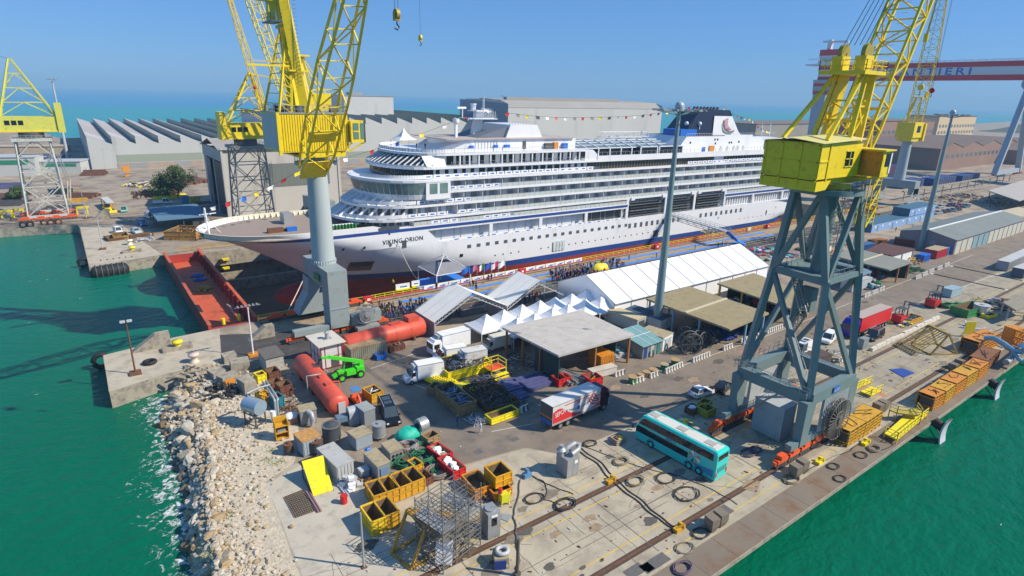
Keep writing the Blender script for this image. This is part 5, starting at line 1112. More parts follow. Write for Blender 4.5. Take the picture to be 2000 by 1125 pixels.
p=G(788,276,29.5)
r=thing('deck_tent','white pointed party tent on the foredeck roof of the ship','tent',(71.6,147.5,29.0)); b=MB(); s=2.6
for (a,z0),(c,z1) in zip([(1,2.4),(.5,3.2),(.2,4.2),(0,5.4)],[(.5,3.2),(.2,4.2),(0,5.4)]):
 for sx,sy,tx,ty in ((-1,-1,1,-1),(1,-1,1,1),(1,1,-1,1),(-1,1,-1,-1)): b.quad((sx*s*a,sy*s*a,z0),(tx*s*a,ty*s*a,z0),(tx*s*c,ty*s*c,z1),(sx*s*c,sy*s*c,z1))
part(b,'canvas_top',canvas,r); b=MB()
for sx,sy in ((-1,-1),(1,-1),(1,1),(-1,1)): b.beam((sx*s,sy*s,0),(sx*s,sy*s,2.4),.09); b.beam((sx*s*1.9,sy*s*1.2,0),(0,0,5.3),.03)
part(b,'frame',galv,r)
def mast(label,px,py,h,r0=.75,r1=.3,ring=2.3,dome=True,m=None,name='light_mast',n=12):
 p=G(px,py); r=thing(name,label,'light mast',(p.x,p.y,0),0,'tall light masts'); m=m or mat('mast_grey',(.20,.30,.32),.5,metal=.2,var=.06)
 b=MB(); b.cyl((0,0,0),(0,0,h),r0,r1,n=14); part(b,'pole',m,r)
 b=MB(); b.tube([(ring*.75*math.cos(2*PI*k/20),ring*.75*math.sin(2*PI*k/20),h) for k in range(20)],.1,5,0,True)
 for k in range(6): a=PI/3*k; b.beam((0,0,h-.8),(ring*math.cos(a),ring*math.sin(a),h),.12)
 part(b,'ring',m,r)
 for k in range(n):
  a=2*PI*k/n; b=MB(); b.cb((ring*math.cos(a),ring*math.sin(a),h+.15),(1.3,.9,.3),a); part(b,'floodlight',greym,r)
 if dome: b=MB(); b.lathe([(.8,h+.3),(.85,h+.8),(.65,h+1.3),(.3,h+1.55),(0,h+1.6)],14); b.cyl((0,0,h),(0,0,h+.4),.9,n=14); part(b,'dome',mat('dome_grey',(.35,.42,.45),.35),r)
 return r
mast('very tall grey light mast with dome rising between the marquee and tan roof',1282,641,41.2,.9,.32,4.0)
mast('tall light mast with dome beside the long grey shed at the right',1797,486,40.6,.95,.32,4.0)
mast('slim light mast at the far left behind the pale tower crane',133,311,46,.9,.35,2.2,False,greyw)
mast('thin light mast in front of the long warehouse behind the ship',980,262,43,.5,.25,1.2,False,greyw)
def lamp(label,px,py,h,kind=0,m=None,head=None,rz=0,name='lamp_post'):
 p=G(px,py); r=thing(name,label,'lamp post',(p.x,p.y,0),rz,'lamp posts'); m=m or greyw
 b=MB(); b.cyl((0,0,0),(0,0,h),.14,.09,n=8); part(b,'pole',m,r); b=MB()
 if kind==0:
  for k in (-.45,.45): b.cb((k,0,h+.15),(.7,.6,.25),0)
 elif kind==1: b.box(-2.0,2.0,-.06,.06,h,h+.12); [b.box(-1.7+k*.6,-1.4+k*.6,-.25,.1,h+.1,h+.35) for k in range(6)]
 part(b,'lamp_head',head or greym,r); b=MB(); b.box(-.8,.8,-.8,.8,0,.35) if kind<2 else b.box(-.25,.25,-.25,.25,0,.1); part(b,'base',org if kind==1 else rust,r); return r
lamp('rust brown lamp post on the end of the near pier',265,730,8.7,0,rust,greyw)
lamp('white lamp post with wide cross bar beside the red dock gate',495,694,8.8,1,white)
lamp('slim grey post beside the yellow open skips in the foreground',711,1108,6.2,2,galv)
lamp('slim pale lamp post on the far side pier',201,487,9,0,greyw)
lamp('thin lamp post at the corner of the far quay',169,427,11,0,greyw)
lamp('thin lamp post with dark head in front of the sawtooth shed',208,338,12,0,greyw)
lamp('lamp post in front of the far end of the sawtooth shed',398,333,15,0,greyw)
lamp('white curved lamp in front of the mauve end of the long grey shed',1778,470,5,0,white)
def bunting(label,pts,n,cols,seed,size=1.1):
 random.seed(seed); r=thing('bunting',label,'bunting',pts[0],0,'signal flag lines'); o=Vector(pts[0]); P=[]
 for (a,b_) in zip(pts,pts[1:]):
  a=Vector(a);b_=Vector(b_); P+=[a.lerp(b_,t/10)-Vector((0,0,1.0*math.sin(PI*t/10)))-o for t in range(10)]
 P.append(Vector(pts[-1])-o); b=MB(); b.tube(P,.04,4); part(b,'line',rope,r)
 for i in range(n):
  f=(i+.5)/n*(len(P)-1); k=int(f); p=P[k].lerp(P[k+1],f-k); d=(P[k+1]-P[k]).normalized(); w=size*(.8+.5*random.random()); dr=Vector((.2*random.uniform(-1,1),.6*random.uniform(-1,1),-1)).normalized()*size*.8
  b=MB(); b.add([p,p+d*w,p+d*w*.9+dr,p+d*.1+dr*.9,p+d*w*.5+Vector((0,.15,0))],[(0,4,3),(4,1,2),(4,2,3)]); part(b,'flag',cols[i%len(cols)],r)
fcol=[white,red,blue,ryel,white,red,ryel,dgrey]
bunting('signal flag line from the bow mast up to the radar mast',[(21.5,147.5,17.2),(44.0,147.5,24.8),(94,147.5,38.3)],14,fcol,1,1.3)
bunting('signal flag line from the radar mast across to the funnel',[(95,147.5,39.5),(140,147.5,37),(189,147.5,40.8)],24,[white,dgrey,red,dgrey,ryel,dgrey,white,red],2,1.2)
bunting('signal flag line from the funnel down to the stern',[(207,147.5,41),(228,147.5,36.4),(243,147.5,31)],14,[ryel,white,dgrey,red,dgrey,white],3,1.2)
b=MB(); r=thing('mooring_line','pale rope hanging from the hull side down to the stage','rope',(0,0,0)); a=G(742,479); A=Vector((62.0,133.2,7.6)); B=G(838,562); 
P=[A.lerp(B,t/14)-Vector((0,0,2.4*math.sin(PI*t/14))) for t in range(15)]; b.tube(P,.09,6); part(b,'rope_strand',ropew,r)
b=MB(); r=thing('mooring_line','pale rope hanging from the bow fairlead down to the dock edge','rope',(0,0,0)); A=Vector((43.0,138,6.9)); B=G(562,608); P=[A.lerp(B,t/10)+Vector((.25*math.sin(PI*t/10),0,0)) for t in range(11)]; b.tube(P,.12,6); part(b,'rope_strand',ropew,r)
# ---- dock gate (caisson)
r=thing('dock_gate','red floating dock gate with orange walkway closing the dock mouth','dock gate',(15.2,116.4,0))
b=MB(); b.box(0,.5,0,63,-8,.9); b.box(8.2,8.7,0,63,-11.3,.9); b.box(.5,8.2,0,1.0,-8,-.1); b.box(.5,8.2,62,63,-8,-.1); b.box(-.08,.58,-.05,63.05,.9,1.0,1); b.box(8.12,8.78,-.05,63.05,.9,1.0,1); part(b,'side_wall',[caisr,caiso],r)
for k in range(14):
 b=MB(); b.box(7.7,8.2,3+k*4.4,3.25+k*4.4,-2.2,.9); part(b,'rib',caisr,r)
b=MB(); b.box(.5,8.2,1,62,-2.6,-2.2); part(b,'walkway',caiso,r)
b=MB(); rail(b,[(1.0,1.5,-2.2),(5,1.5,-2.2),(5,7,-2.2)],1.1,0,.08); b.beam((6.5,2,-2.2),(6.5,9,-.8),.3); part(b,'handrail',ored,r)
b=MB(); b.cyl((6.8,3,-1.9),(6.8,14,-1.9),.22,n=8); b.tube([(6.6,10,-1.8),(6.6,14,-1),(6.1,15,-.6)],.18,6); part(b,'pipe',galv,r)
for x,y in ((3,2.2),(6,3.0)): 
 b=MB(); b.cyl((x,y,-.2),(x,y,1.0),.35,n=10); part(b,'bollard',ryel,r)
for k,(y,lab) in enumerate(((42,'blue rubber ring lying on the gate walkway, nearer one'),(46,'blue rubber ring lying on the gate walkway, farther one'))):
 b=MB(); b.tube([(1.3*math.cos(2*PI*i/16),.8*math.sin(2*PI*i/16),0) for i in range(16)],.25,6,0,True); o=tag(b.build('rubber_ring',blue),lab,'rubber ring'); o.location=(20.4,116.4+y,-2.0)
random.seed(2); b=MB()
for i in range(16): a=random.random()*6.3; b.cb((random.uniform(-1.3,1.3),random.uniform(-2,2),random.uniform(.1,.7)),(.9,.5,.4),a)
o=tag(b.build('chain_heap',mat('olive_yellow',(.35,.33,.03),.6,var=.3)),'heap of yellow buoy parts on the gate walkway','heap'); o.location=(19.8,116.4+33,-2.2)
def tree(label,px,py,h,cw,seed,group=None):
 random.seed(seed); p=G(px,py); r=thing('tree',label,'tree',(p.x,p.y,0),0,group)
 b=MB(); b.tube([(0,0,0),(.2,0,h*.3),(0,.3,h*.6)],.28,7)
 for k in range(6): a=k*1.05; b.tube([(0,0,h*.25),(math.cos(a)*cw*.3,math.sin(a)*cw*.3,h*.55),(math.cos(a)*cw*.45,math.sin(a)*cw*.45,h*.75)],.12,5)
 part(b,'trunk',bark,r); b=MB()
 cl=[(random.gauss(0,cw*.28),random.gauss(0,cw*.28),h*random.uniform(.3,.95),random.uniform(.16,.3)*cw) for _ in range(26)]
 for cx,cy,cz,cr in cl:
  if cz>h*.8: cx*=.5;cy*=.5
  for _ in range(130):
   d=Vector((random.gauss(0,1),random.gauss(0,1),random.gauss(0,.8))).normalized()*cr*random.uniform(.6,1.05); q=Vector((cx,cy,cz))+d; s=random.uniform(.2,.45); u=Vector((random.gauss(0,1),random.gauss(0,1),random.gauss(0,1))).normalized()*s; v=u.cross(Vector((random.gauss(0,1),random.gauss(0,1),random.gauss(0,1)))).normalized()*s*.7
   b.add([q-u,q+v,q+u,q-v],[(0,1,2,3)],0 if random.random()<.6 else 1)
 part(b,'crown',[leaf,mat('leaf_pale',(.10,.15,.04),.8,var=.3,scale=3)],r); return r
tree('dense green tree standing among scrap in the left yard',348,386,12,9,4,'yard trees'); tree('smaller green tree touching the dense one on its left',322,384,8,8,5,'yard trees')
tree('dark bush beside the stacked steel near the pale tower crane',38,392,5,5,6)
# ================= VEHICLES =================
tyre=mat('tyre',(.015,.015,.016),.85,var=.1); rimm=mat('rim',(.40,.41,.42),.35,metal=.6,var=.05)
def wheel(root,x,y,r,w=.26,rimmat=None):
 b=MB(); s=1 if y>0 else -1; b.cyl((x,y-w/2,r),(x,y+w/2,r),r,n=16); o=b.build('wheel',tyre,root)
 b=MB(); b.cyl((x,y+s*w/2,r),(x,y+s*(w/2+.02),r),r*.58,n=14); b.build('rim',rimmat or rimm,o)
def tapered(mb,x0,x1,w0,z0,X0,X1,w1,z1,m=0):
 mb.add([(x0,-w0,z0),(x1,-w0,z0),(x1,w0,z0),(x0,w0,z0),(X0,-w1,z1),(X1,-w1,z1),(X1,w1,z1),(X0,w1,z1)],[(3,2,1,0),(4,5,6,7),(0,1,5,4),(1,2,6,5),(2,3,7,6),(3,0,4,7)],m)
def body_profile(mb,prof,w,wt,zt,m=0):       # side profile (x,z) extruded in y, narrowing above zt
 n=len(prof); vs=[]
 for s in (-1,1):
  for x,z in prof: k=w if z<=zt else w-(w-wt)*min(1,(z-zt)/.6); vs.append((x,s*k,z))
 mb.add(vs,[(i,(i+1)%n,n+(i+1)%n,n+i) for i in range(n)],m)
 tri=tessellate_polygon([[Vector((p[0],p[1],0)) for p in prof]]); mb.add(vs[:n],[tuple(t) for t in tri],m); mb.add(vs[n:],[tuple(t) for t in tri],m)
def lights(root,xf,xr,y,z,zr=None,s=.3):
 for k in (-1,1):
  b=MB(); b.box(xf-.03,xf+.05,k*y-s/2,k*y+s/2,z-.1,z+.1); b.build('headlight',mat('lamp_glass',(.75,.77,.78),.1,var=0),root)
  b=MB(); b.box(xr-.04,xr+.03,k*y-.1,k*y+.1,(zr or z)-.15,(zr or z)+.15); b.build('tail_light',red,root)
def car(label,px,py,head,paint,L=4.2,W=1.75,H=1.45,kind='hatch',cat='car',group=None,roof=None,name='parked_car'):
 p=G(px,py); r=thing(name,label,cat,(p.x,p.y,0),head,group); h=L/2; b=MB()
 if kind=='hatch': pr=[(-h,.35),(-h,.85),(-h*.92,1.0),(-h*.25,.95),(h*.35,.92),(h*.9,.75),(h,.6),(h,.3)]; g=(-h*.88,h*.42,.92,-h*.66,h*.05,H)
 elif kind=='van': pr=[(-h,.35),(-h,1.0),(h*.62,1.0),(h*.93,.82),(h,.65),(h,.3)]; g=(-h*.99,h*.62,.98,-h*.95,h*.30,H)
 elif kind=='pickup': pr=[(-h,.5),(-h,.95),(h*.1,.95),(h*.95,.9),(h,.6),(h,.35)]; g=(0,h*.78,.93,h*.06,h*.5,H)
 body_profile(b,pr,W/2,W/2*.9,.7); x0,x1,z0,X0,X1,z1=g
 tapered(b,X0+.02,X1-.02,W/2*.80,z1-.02,X0+.1,X1-.1,W/2*.74,z1+.05,0)
 if kind=='van' and L>4.3: tapered(b,x0,x0+(x1-x0)*.55,W/2*.97,z0,X0,X0+(X1-X0)*.6,W/2*.86,z1+.03,0)
 if kind=='pickup': b.box(-h,0,-W/2,-W/2+.08,.9,1.25); b.box(-h,0,W/2-.08,W/2,.9,1.25); b.box(-h,-h+.08,-W/2,W/2,.9,1.25)
 for k in (-1,1):
  for t in (0,.45,1): b.beam((x0+(x1-x0)*t,k*W/2*.93,z0),(X0+(X1-X0)*t,k*W/2*.80,z1),.09,.07)
 b.build('body',paint,r)
 if kind=='van' and L>4.8:
  for k in (-1,1): b=MB(); b.box(X0+.3,X1-.1,k*W*.36-.04,k*W*.36+.04,z1+.06,z1+.14); b.build('roof_rail',galv,r)
  b=MB(); b.box(X0+.5,X0+1.6,-W*.25,W*.25,z1+.055,z1+.07); b.box(X0+1.9,X0+2.7,-W*.25,W*.25,z1+.055,z1+.07); b.build('sunroof',MATS.get('car_glass',glassd),r)
 b=MB(); tapered(b,x0,x1,W/2*.92,z0,X0,X1,W/2*.79,z1); b.build('window',mat('car_glass',(.05,.075,.09),.05,var=0),r)
 for x in (-h*.62,h*.64):
  for y in (-W/2+.12,W/2-.12): wheel(r,x,y,.33,.22)
 lights(r,h,-h,W*.36,.68,.8)
 for k in (-1,1): b=MB(); b.box(x1-.35,x1-.15,k*W*.54-.1,k*W*.54+.1,1.0,1.15); b.build('mirror',paint if paint!=white else dgrey,r)
 if roof: b=MB(); b.box(X0+.15,X1-.15,-W*.3,W*.3,z1+.055,z1+.075); b.build('roof_panel',roof,r)
 return r
def boxvan(label,a,b_,L=6.2,W=2.2,H=3.0,cab=white,boxm=white,group=None,name='box_van',top=None,rz=None,fridge=True,cabL=1.9,big=False):
 A=G(*a);B=G(*b_); c=(A+B)/2; hd=math.atan2((B-A).y,(B-A).x) if rz is None else rz; n=Vector((-math.sin(hd),math.cos(hd),0)); c=c+n*W/2
 r=thing(name,label,'delivery truck' if big else 'delivery van',(c.x,c.y,0),hd,group); h=L/2
 b=MB(); b.box(-h,h-cabL,-W/2,W/2,.95 if big else .75,H,0); b.box(-h-.02,-h,-W/2+.05,W/2-.05,.8,H-.1,1); b.box(-h+.02,h-cabL-.02,-W/2-.03,W/2+.03,.62 if not big else .8,.8 if not big else .95,1)
 for z in (H,): b.box(-h,h-cabL,-W/2-.03,-W/2+.05,z-.06,z+.03,1); b.box(-h,h-cabL,W/2-.05,W/2+.03,z-.06,z+.03,1); b.box(h-cabL-.06,h-cabL+.02,-W/2,W/2,z-.06,z+.03,1)
 bo=b.build('cargo_box',[boxm,mat('box_trim',(.45,.46,.48),.5,metal=.3)],r)
 b=MB(); x=h-cabL+.05
 if big: b.prism([(x,-W/2+.05),(h-.05,-W/2+.05),(h,-.6),(h,.6),(h-.05,W/2-.05),(x,W/2-.05)],.5,2.55,0); tapered(b,x,h-.2,W/2-.1,2.55,x+.1,h-.6,W/2-.25,2.95)
 else: body_profile(b,[(x,.4),(x,2.15),(x+.55,2.2),(h-.75,1.35),(h-.12,1.0),(h,.75),(h,.4)],W/2-.12,W/2-.3,1.2)
 b.build('cab',cab,r)
 b=MB()
 if big:
  b.box(h-.02,h+.02,-W/2+.25,W/2-.25,1.5,2.35); 
  for k in (-1,1): b.box(x+.5,h-.3,k*(W/2-.05)-.02,k*(W/2-.05)+.02,1.5,2.3)
 else:
  b.add([(x+.62,-W/2+.38,2.16),(x+.62,W/2-.38,2.16),(h-.72,W/2-.26,1.40),(h-.72,-W/2+.26,1.40)],[(0,1,2,3)])
  for k in (-1,1): b.add([(x+.25,k*(W/2-.22),1.95),(x+.25,k*(W/2-.14),1.35),(h-.85,k*(W/2-.14),1.32),(x+.8,k*(W/2-.24),1.95)],[(0,1,2,3)])
 b.build('window',glassd,r)
 if fridge: b=MB(); b.box(h-cabL,h-cabL+.55,-.7,.7,H-.75,H-.1); b.build('refrigeration_unit',mat('fridge_grey',(.35,.40,.44),.5),r)
 rr=.48 if big else .36
 for xx in (-h+1.3,h-.9 if not big else h-1.0):
  for y in (-W/2+.2,W/2-.2): wheel(r,xx,y,rr,.28,white if big else None)
 lights(r,h,-h,W*.36,.75,.9); 
 for k in (-1,1): b=MB(); b.box(h-cabL+.9,h-cabL+1.1,k*(W/2+.1)-.1,k*(W/2+.1)+.1,1.3,1.75); b.build('mirror',dgrey,r)
 return r
G1='white delivery vans and trucks'
cream_box=mat('cream_box',(.62,.60,.50),.6,var=.05,dirt=(.40,.38,.3),damt=.2)
boxvan('white box van parked alone on the asphalt in front of the others',(858,729),(786,743),6.2,2.2,3.0,group=G1)
boxvan('white box van with dirty roof parked behind the yellow skips',(945,703),(874,717),6.0,2.1,2.9,boxm=mat('box_dirty',(.62,.62,.60),.6,var=.1,dirt=(.30,.28,.24),damt=.4),group=G1)
boxvan('white van squeezed between the tall truck and the dirty roofed van',(900,695),(848,704),5.6,2.0,2.5,group=G1,fridge=False)
boxvan('tall white truck with square cab and cream roof next to the red tank',(904,672),(834,690),7.6,2.4,3.6,group=G1,big=True,name='delivery_truck')
boxvan('cream rounded old van behind the white vans under the pagoda tents',(985,672),(936,685),5.4,2.0,2.6,cab=cream_box,boxm=cream_box,group=G1,fridge=False)
A=G(1078,846);B=G(1183,800); hd=math.atan2((B-A).y,(B-A).x); n=Vector((-math.sin(hd),math.cos(hd),0)); L=11.2;W=2.5; c=A+Vector((math.cos(hd),math.sin(hd),0))*L/2+n*W/2
r=thing('lorry','lorry with red and white printed side and maroon cab parked by the scrap yard','lorry',(c.x,c.y,0),hd); h=L/2; cw=mat('lorry_side_white',(.62,.62,.60),.5,var=.06,dirt=(.45,.44,.42),damt=.2); mar=mat('maroon_paint',(.055,.006,.012),.35)
b=MB(); b.box(-h,h-2.0,-W/2,W/2,1.2,3.9,0); b.box(-h-.03,-h,-W/2+.04,W/2-.04,1.0,3.85,1); b.box(-h-.05,h-1.95,-W/2-.05,-W/2,1.05,1.28,2); b.box(-h-.05,h-1.95,W/2,W/2+.05,1.05,1.28,2); b.box(-h,h-1.95,-W/2-.04,-W/2+.03,3.84,3.93,2); box=b.build('cargo_box',[cw,dgrey,mat('aluminium',(.55,.53,.48),.4,metal=.5)],r)
b=MB(); b.box(-h-.05,-h-.03,-1.1,1.1,1.0,1.5,0); b.box(-h-.05,-h-.03,-1.2,1.2,1.9,2.1,1); b.build('rear_panel',[blue,org],r)
b=MB(); lr=mat('print_red',(.60,.03,.035),.5,var=.05); Y=-W/2-.012
def side(pts,m,y=Y): b.add([(p[0],y,p[1]) for p in pts],[tuple(range(len(pts)))],m)
side([(-h+.05,1.3),(-h+.05,3.0),(-h+.9,3.3),(-h+1.7,3.2),(-h+2.4,2.6),(-h+3.3,2.05),(-h+4.4,1.65),(-h+6,1.35),(-h+6,1.3)],0)
side([(-h+2.2,3.35),(h-3.2,3.45),(h-3.2,3.55),(-h+2.2,3.5)],0); side([(h-4.2,1.3),(h-2.05,1.3),(h-2.05,1.75)],0)
cx=h-3.2
for rr in (.45,.85,1.25,1.65):
 for k in range(12):
  a0=PI+.15+k*.155;a1=a0+.155; P=[(cx+math.cos(a)*q+.5,3.45+math.sin(a)*q*.95) for a,q in ((a0,rr),(a1,rr),(a1,rr+.2),(a0,rr+.2))]
  P=[(min(x,h-2.05),max(z,1.32)) for x,z in P]; side(P,0,Y-.004)
side([(cx-.1,3.5),(cx+.1,3.5),(cx+.55,2.3),(cx+1.2,3.5),(cx+1.4,3.5),(cx+.58,1.95)],0,Y-.008); side([(-h+4.6,2.9),(-h+5.1,2.95),(-h+5.1,3.6),(-h+4.6,3.55)],1,Y-.006); side([(-h+4.6,2.0),(-h+5.1,2.0),(-h+5.1,2.6),(-h+4.6,2.6)],2,Y-.006)
b.build('side_print',[lr,mat('print_rose',(.45,.2,.3),.5),blue],box)
def side_text(t,x,z,size,m,rot=0,sx=1):
 M=wallM((x,Y-.02,z),(math.cos(rot),0,math.sin(rot)),(-math.sin(rot),0,math.cos(rot))); return text_mesh(t,size,'side_lettering',m,box,M,.004,sx=sx)
side_text('SEPCH',-h+.45,2.15,.95,white,.12,.72); 
for k,(ch) in enumerate('UN TURBINE DI BONTEVITA'): 
 if ch!=' ': t=k/22; side_text(ch,-h+2.25+t*5.0,2.55-.65*math.sin(t*PI*.75)+t*.45,.34,dgrey,-.35+t*.75)
b=MB(); b.prism([(h-1.85,-W/2+.05),(h-.2,-W/2+.05),(h+.15,-.7),(h+.15,.7),(h-.2,W/2-.05),(h-1.85,W/2-.05)],.5,3.0); tapered(b,h-1.85,h-.1,W/2-.1,3.0,h-1.85,h-.9,W/2-.25,3.75); b.build('cab',mar,r)
b=MB(); b.box(h-1.2,h-.35,-W/2+.0,-W/2+.04,1.7,2.6); b.box(h+.13,h+.17,-.9,.9,1.7,2.7); b.build('window',glassd,r)
b=MB(); b.box(h-5.2,h-2.3,-W/2+.1,-W/2+.16,.45,1.05); b.box(h-5.2,h-2.3,W/2-.16,W/2-.1,.45,1.05); b.box(-h,h-1,-.4,.4,.7,1.1); b.build('chassis_skirt',dgrey,r)
for x in (-h+1.6,-h+3.0,h-1.0):
 for y in (-W/2+.22,W/2-.22): wheel(r,x,y,.5,.32)
lights(r,h+.1,-h,.95,.8,.8); b=MB(); b.box(h-.6,h-.4,-W/2-.3,-W/2-.05,2.1,2.7); b.build('mirror',mar,r)
A=G(1390,941.5);B=G(1243,859); hd=math.atan2((B-A).y,(B-A).x); n=Vector((math.sin(hd),-math.cos(hd),0)); L=12.0;W=2.5; c=(A+B)/2+n*W/2
c=(A+B)/2-Vector((-math.sin(hd),math.cos(hd),0))*W/2
r=thing('double_decker_coach','turquoise double decker coach with dark windows crossing the quay rails','bus',(c.x,c.y,0),hd); h=L/2
b=MB(); 
prof=[(-h,.3),(-h,3.75),(-h+.12,3.95),(-h+.35,4.02),(h-1.4,4.02),(h-.9,3.85),(h-.35,2.7),(h-.05,1.6),(h,1.2),(h,.3)]
nn=len(prof); ysec=[(-1.25,1.0),(-1.25,.0)]
vs=[]
for yy,ins in ((-1.25,0),(-1.25,1),(-1.10,2),(1.10,2),(1.25,1),(1.25,0)): pass
secs=[(-1.25,-.14),(-1.12,0),(1.12,0),(1.25,-.14)]
for yy,dz in secs:
 for x,z in prof: vs.append((x,yy,z+(dz if z>3.5 else 0)))
b.add(vs,[(k*nn+i,k*nn+(i+1)%nn,(k+1)*nn+(i+1)%nn,(k+1)*nn+i) for k in range(3) for i in range(nn)]); tri=tessellate_polygon([[Vector((p[0],p[1],0)) for p in prof]]); b.add(vs[:nn],[tuple(t) for t in tri]); b.add(vs[3*nn:],[tuple(t) for t in tri])
body=b.build('body',teal,r)
for sy in (-1,1):
 y=sy*1.262
 def sq(name,pts,m,yo=0): q=MB(); q.add([(p[0],y+sy*yo,p[1]) for p in pts],[tuple(range(len(pts)))]); return q.build(name,m,body)
 sq('upper_window',[(-h+.5,2.75),(-h+.5,3.65),(h-1.5,3.65),(h-1.0,3.45),(h-.5,2.7),(h-.5,2.6)],glassd)
 sq('lower_window',[(-h+3.9,1.35),(-h+3.9,2.2),(h-.35,2.3),(h-.1,1.75),(h-.1,1.35)],glassd)
 for k in range(6): sq('window_pillar',[(-h+2.0+k*1.5,2.72),(-h+2.0+k*1.5,3.65),(-h+2.06+k*1.5,3.65),(-h+2.06+k*1.5,2.72)],dgrey,.004)
 for k in range(8):
  a=2*PI*k/8; q=[(-h+3.0+.12*math.cos(a),2.0+.12*math.sin(a)),(-h+3.0+.85*math.cos(a+.1),2.0+.8*math.sin(a+.1)),(-h+3.0+.85*math.cos(a+.6),2.0+.8*math.sin(a+.6))]; sq('printed_petal',q,[org,white,greyw,ored,white,org,shipblue,greym][k],.008+k*.0005)
 sq('printed_wave',[(-h+.3,.6),(-h+2.2,.8),(-h+3.4,1.2),(-h+2.4,1.3),(-h+.3,1.6)],mat('print_blue',(.02,.22,.42),.4,var=.4,scale=4),.006)
b=MB(); b.box(-h+.4,h-1.3,-.85,.85,4.02,4.05,0)
for x in (-h+1.2,-.8,h-2.6): b.box(x,x+1.3,-.5,.5,4.05,4.10,1); b.box(x-.5,x+.3,-.75,-.7,4.05,4.08,1); b.box(x-.5,x+.3,.7,.75,4.05,4.08,1)
b.build('roof_panel',[mat('coach_roof_cream',(.62,.60,.55),.6,var=.05),mat('hatch_grey',(.38,.38,.36),.6)],body)
b=MB(); b.box(-h-.03,-h,-1.0,1.0,2.85,3.5,0); b.build('rear_window',glassd,body); b=MB(); b.box(-h-.025,-h,-.95,.95,1.2,1.9,0); b.build('rear_grille',mat('teal_dark',(.03,.28,.26),.5,stretch=(1,1,8),scale=3,var=.4),body)
for k in (-1,1): b=MB(); b.box(-h-.04,-h,k*1.05-.12,k*1.05+.12,.7,1.3); b.build('tail_light',red,body); b=MB(); b.box(h-.1,h+.03,k*.9-.2,k*.9+.2,.6,.8); b.build('headlight',white,body)
b=MB(); b.add([(h-.32,-1.1,2.72),(h-.32,1.1,2.72),(h-.88,1.0,3.78),(h-.88,-1.0,3.78)],[(0,1,2,3)]); b.add([(h-.02,-1.1,1.3),(h-.02,1.1,1.3),(h-.3,1.1,2.5),(h-.3,-1.1,2.5)],[(0,1,2,3)]); b.build('windscreen',glassd,body)
for x in (-h+2.2,-h+3.6,h-2.6):
 for y in (-1.12,1.12):
  wheel(r,x,y,.5,.3,teal); s=1 if y>0 else -1
  b=MB(); b.tube([(x+.62*math.cos(a),s*1.262,.5+.62*math.sin(a)) for a in [PI*k/10 for k in range(11)]],.05,5); b.build('wheel_arch',dgrey,body)
for sy in (-1,1): text_mesh('SEATI',.62,'side_lettering',mat('lettering_navy',(.02,.05,.30),.5),body,wallM((.2+1.1*(1 if sy>0 else -1)*(1),sy*1.275,2.3),(-sy,0,0)),.006,sx=1.0)
for k in (-1,1): b=MB(); b.beam((h-.1,k*1.2,2.5),(h+.35,k*1.45,2.1),.08); b.box(h+.25,h+.4,k*1.45-.1,k*1.45+.1,1.6,2.1); b.build('mirror',dgrey,r)
A=G(1664,665);B=G(1738,634); hd=math.atan2((B-A).y,(B-A).x); L=15.2; n=Vector((-math.sin(hd),math.cos(hd),0)); c=A+Vector((math.cos(hd),math.sin(hd),0))*L/2+n*1.25
r=thing('articulated_lorry','red curtain sided articulated lorry with blue tractor unit on the road','lorry',(c.x,c.y,0),hd+PI); h=L/2
b=MB(); b.box(-h,h-2.5,-1.25,1.25,1.15,3.95,0); b.box(-h,h-2.5,-1.2,1.2,3.95,3.98,1); b.box(-h,h-2.5,-1.27,1.27,1.05,1.2,2); b.box(-h,h-2.5,-1.27,1.27,3.85,3.93,2); b.build('trailer',[mat('curtain_red',(.60,.015,.02),.4,var=.06,stretch=(2,1,1)),mat('trailer_roof',(.42,.34,.30),.7,var=.08),dgrey],r)
b=MB(); b.box(h-2.2,h-.1,-1.2,1.2,.6,3.0); tapered(b,h-2.2,h-.1,1.2,3.0,h-2.2,h-.9,1.05,3.8); b.build('tractor_cab',mat('tractor_blue',(.01,.012,.28),.3),r); b=MB(); b.box(h-.12,h-.06,-1.0,1.0,1.9,2.8); 
for k in (-1,1): b.box(h-1.3,h-.4,k*1.2-.02,k*1.2+.02,1.8,2.6)
b.build('window',glassd,r); b=MB(); b.box(-h+3,h-.6,-.4,.4,.7,1.1); b.build('chassis',dgrey,r)
for x in (-h+1.4,-h+2.7,-h+4.0,h-1.3,h-4.3):
 for y in (-1.05,1.05): wheel(r,x,y,.5,.3)
lights(r,h-.1,-h,.9,.8,.9)
car('white hatchback with dark windows and round roof badge at the road edge',1369,772,G(1392,767).x and math.atan2((G(1390,762)-G(1348,776)).y,(G(1390,762)-G(1348,776)).x)+PI*0,white,4.0,1.75,1.5,'hatch',roof=None)
car('black hatchback parked behind the white hatchback beside the crane leg',1412,762,R(12),blackp,4.1,1.75,1.45)
car('black people carrier with glass roof parked in the shade of the yard',760,815,math.atan2((G(765,828)-G(745,785)).y,(G(765,828)-G(745,785)).x),blackp,5.7,2.15,2.1,'van',cat='van',name='parked_van')
car('white long panel van seen between the legs of the big crane',1562,692,R(185),white,5.6,2.0,2.4,'van',cat='van',name='parked_van')
car('small white van behind the right leg of the big crane',1617,667,R(190),white,4.4,1.8,1.85,'van',cat='van',name='parked_van')
car('black van parked in front of the red articulated lorry',1706,661,R(182),blackp,4.9,1.9,1.9,'van',cat='van',name='parked_van')
g2='vehicles parked in the left yard'
car('white crew cab pickup with long flat bed in the left yard',318,398,R(-4),white,6.6,2.0,2.1,'pickup',cat='pickup truck',group=g2,name='pickup_truck')
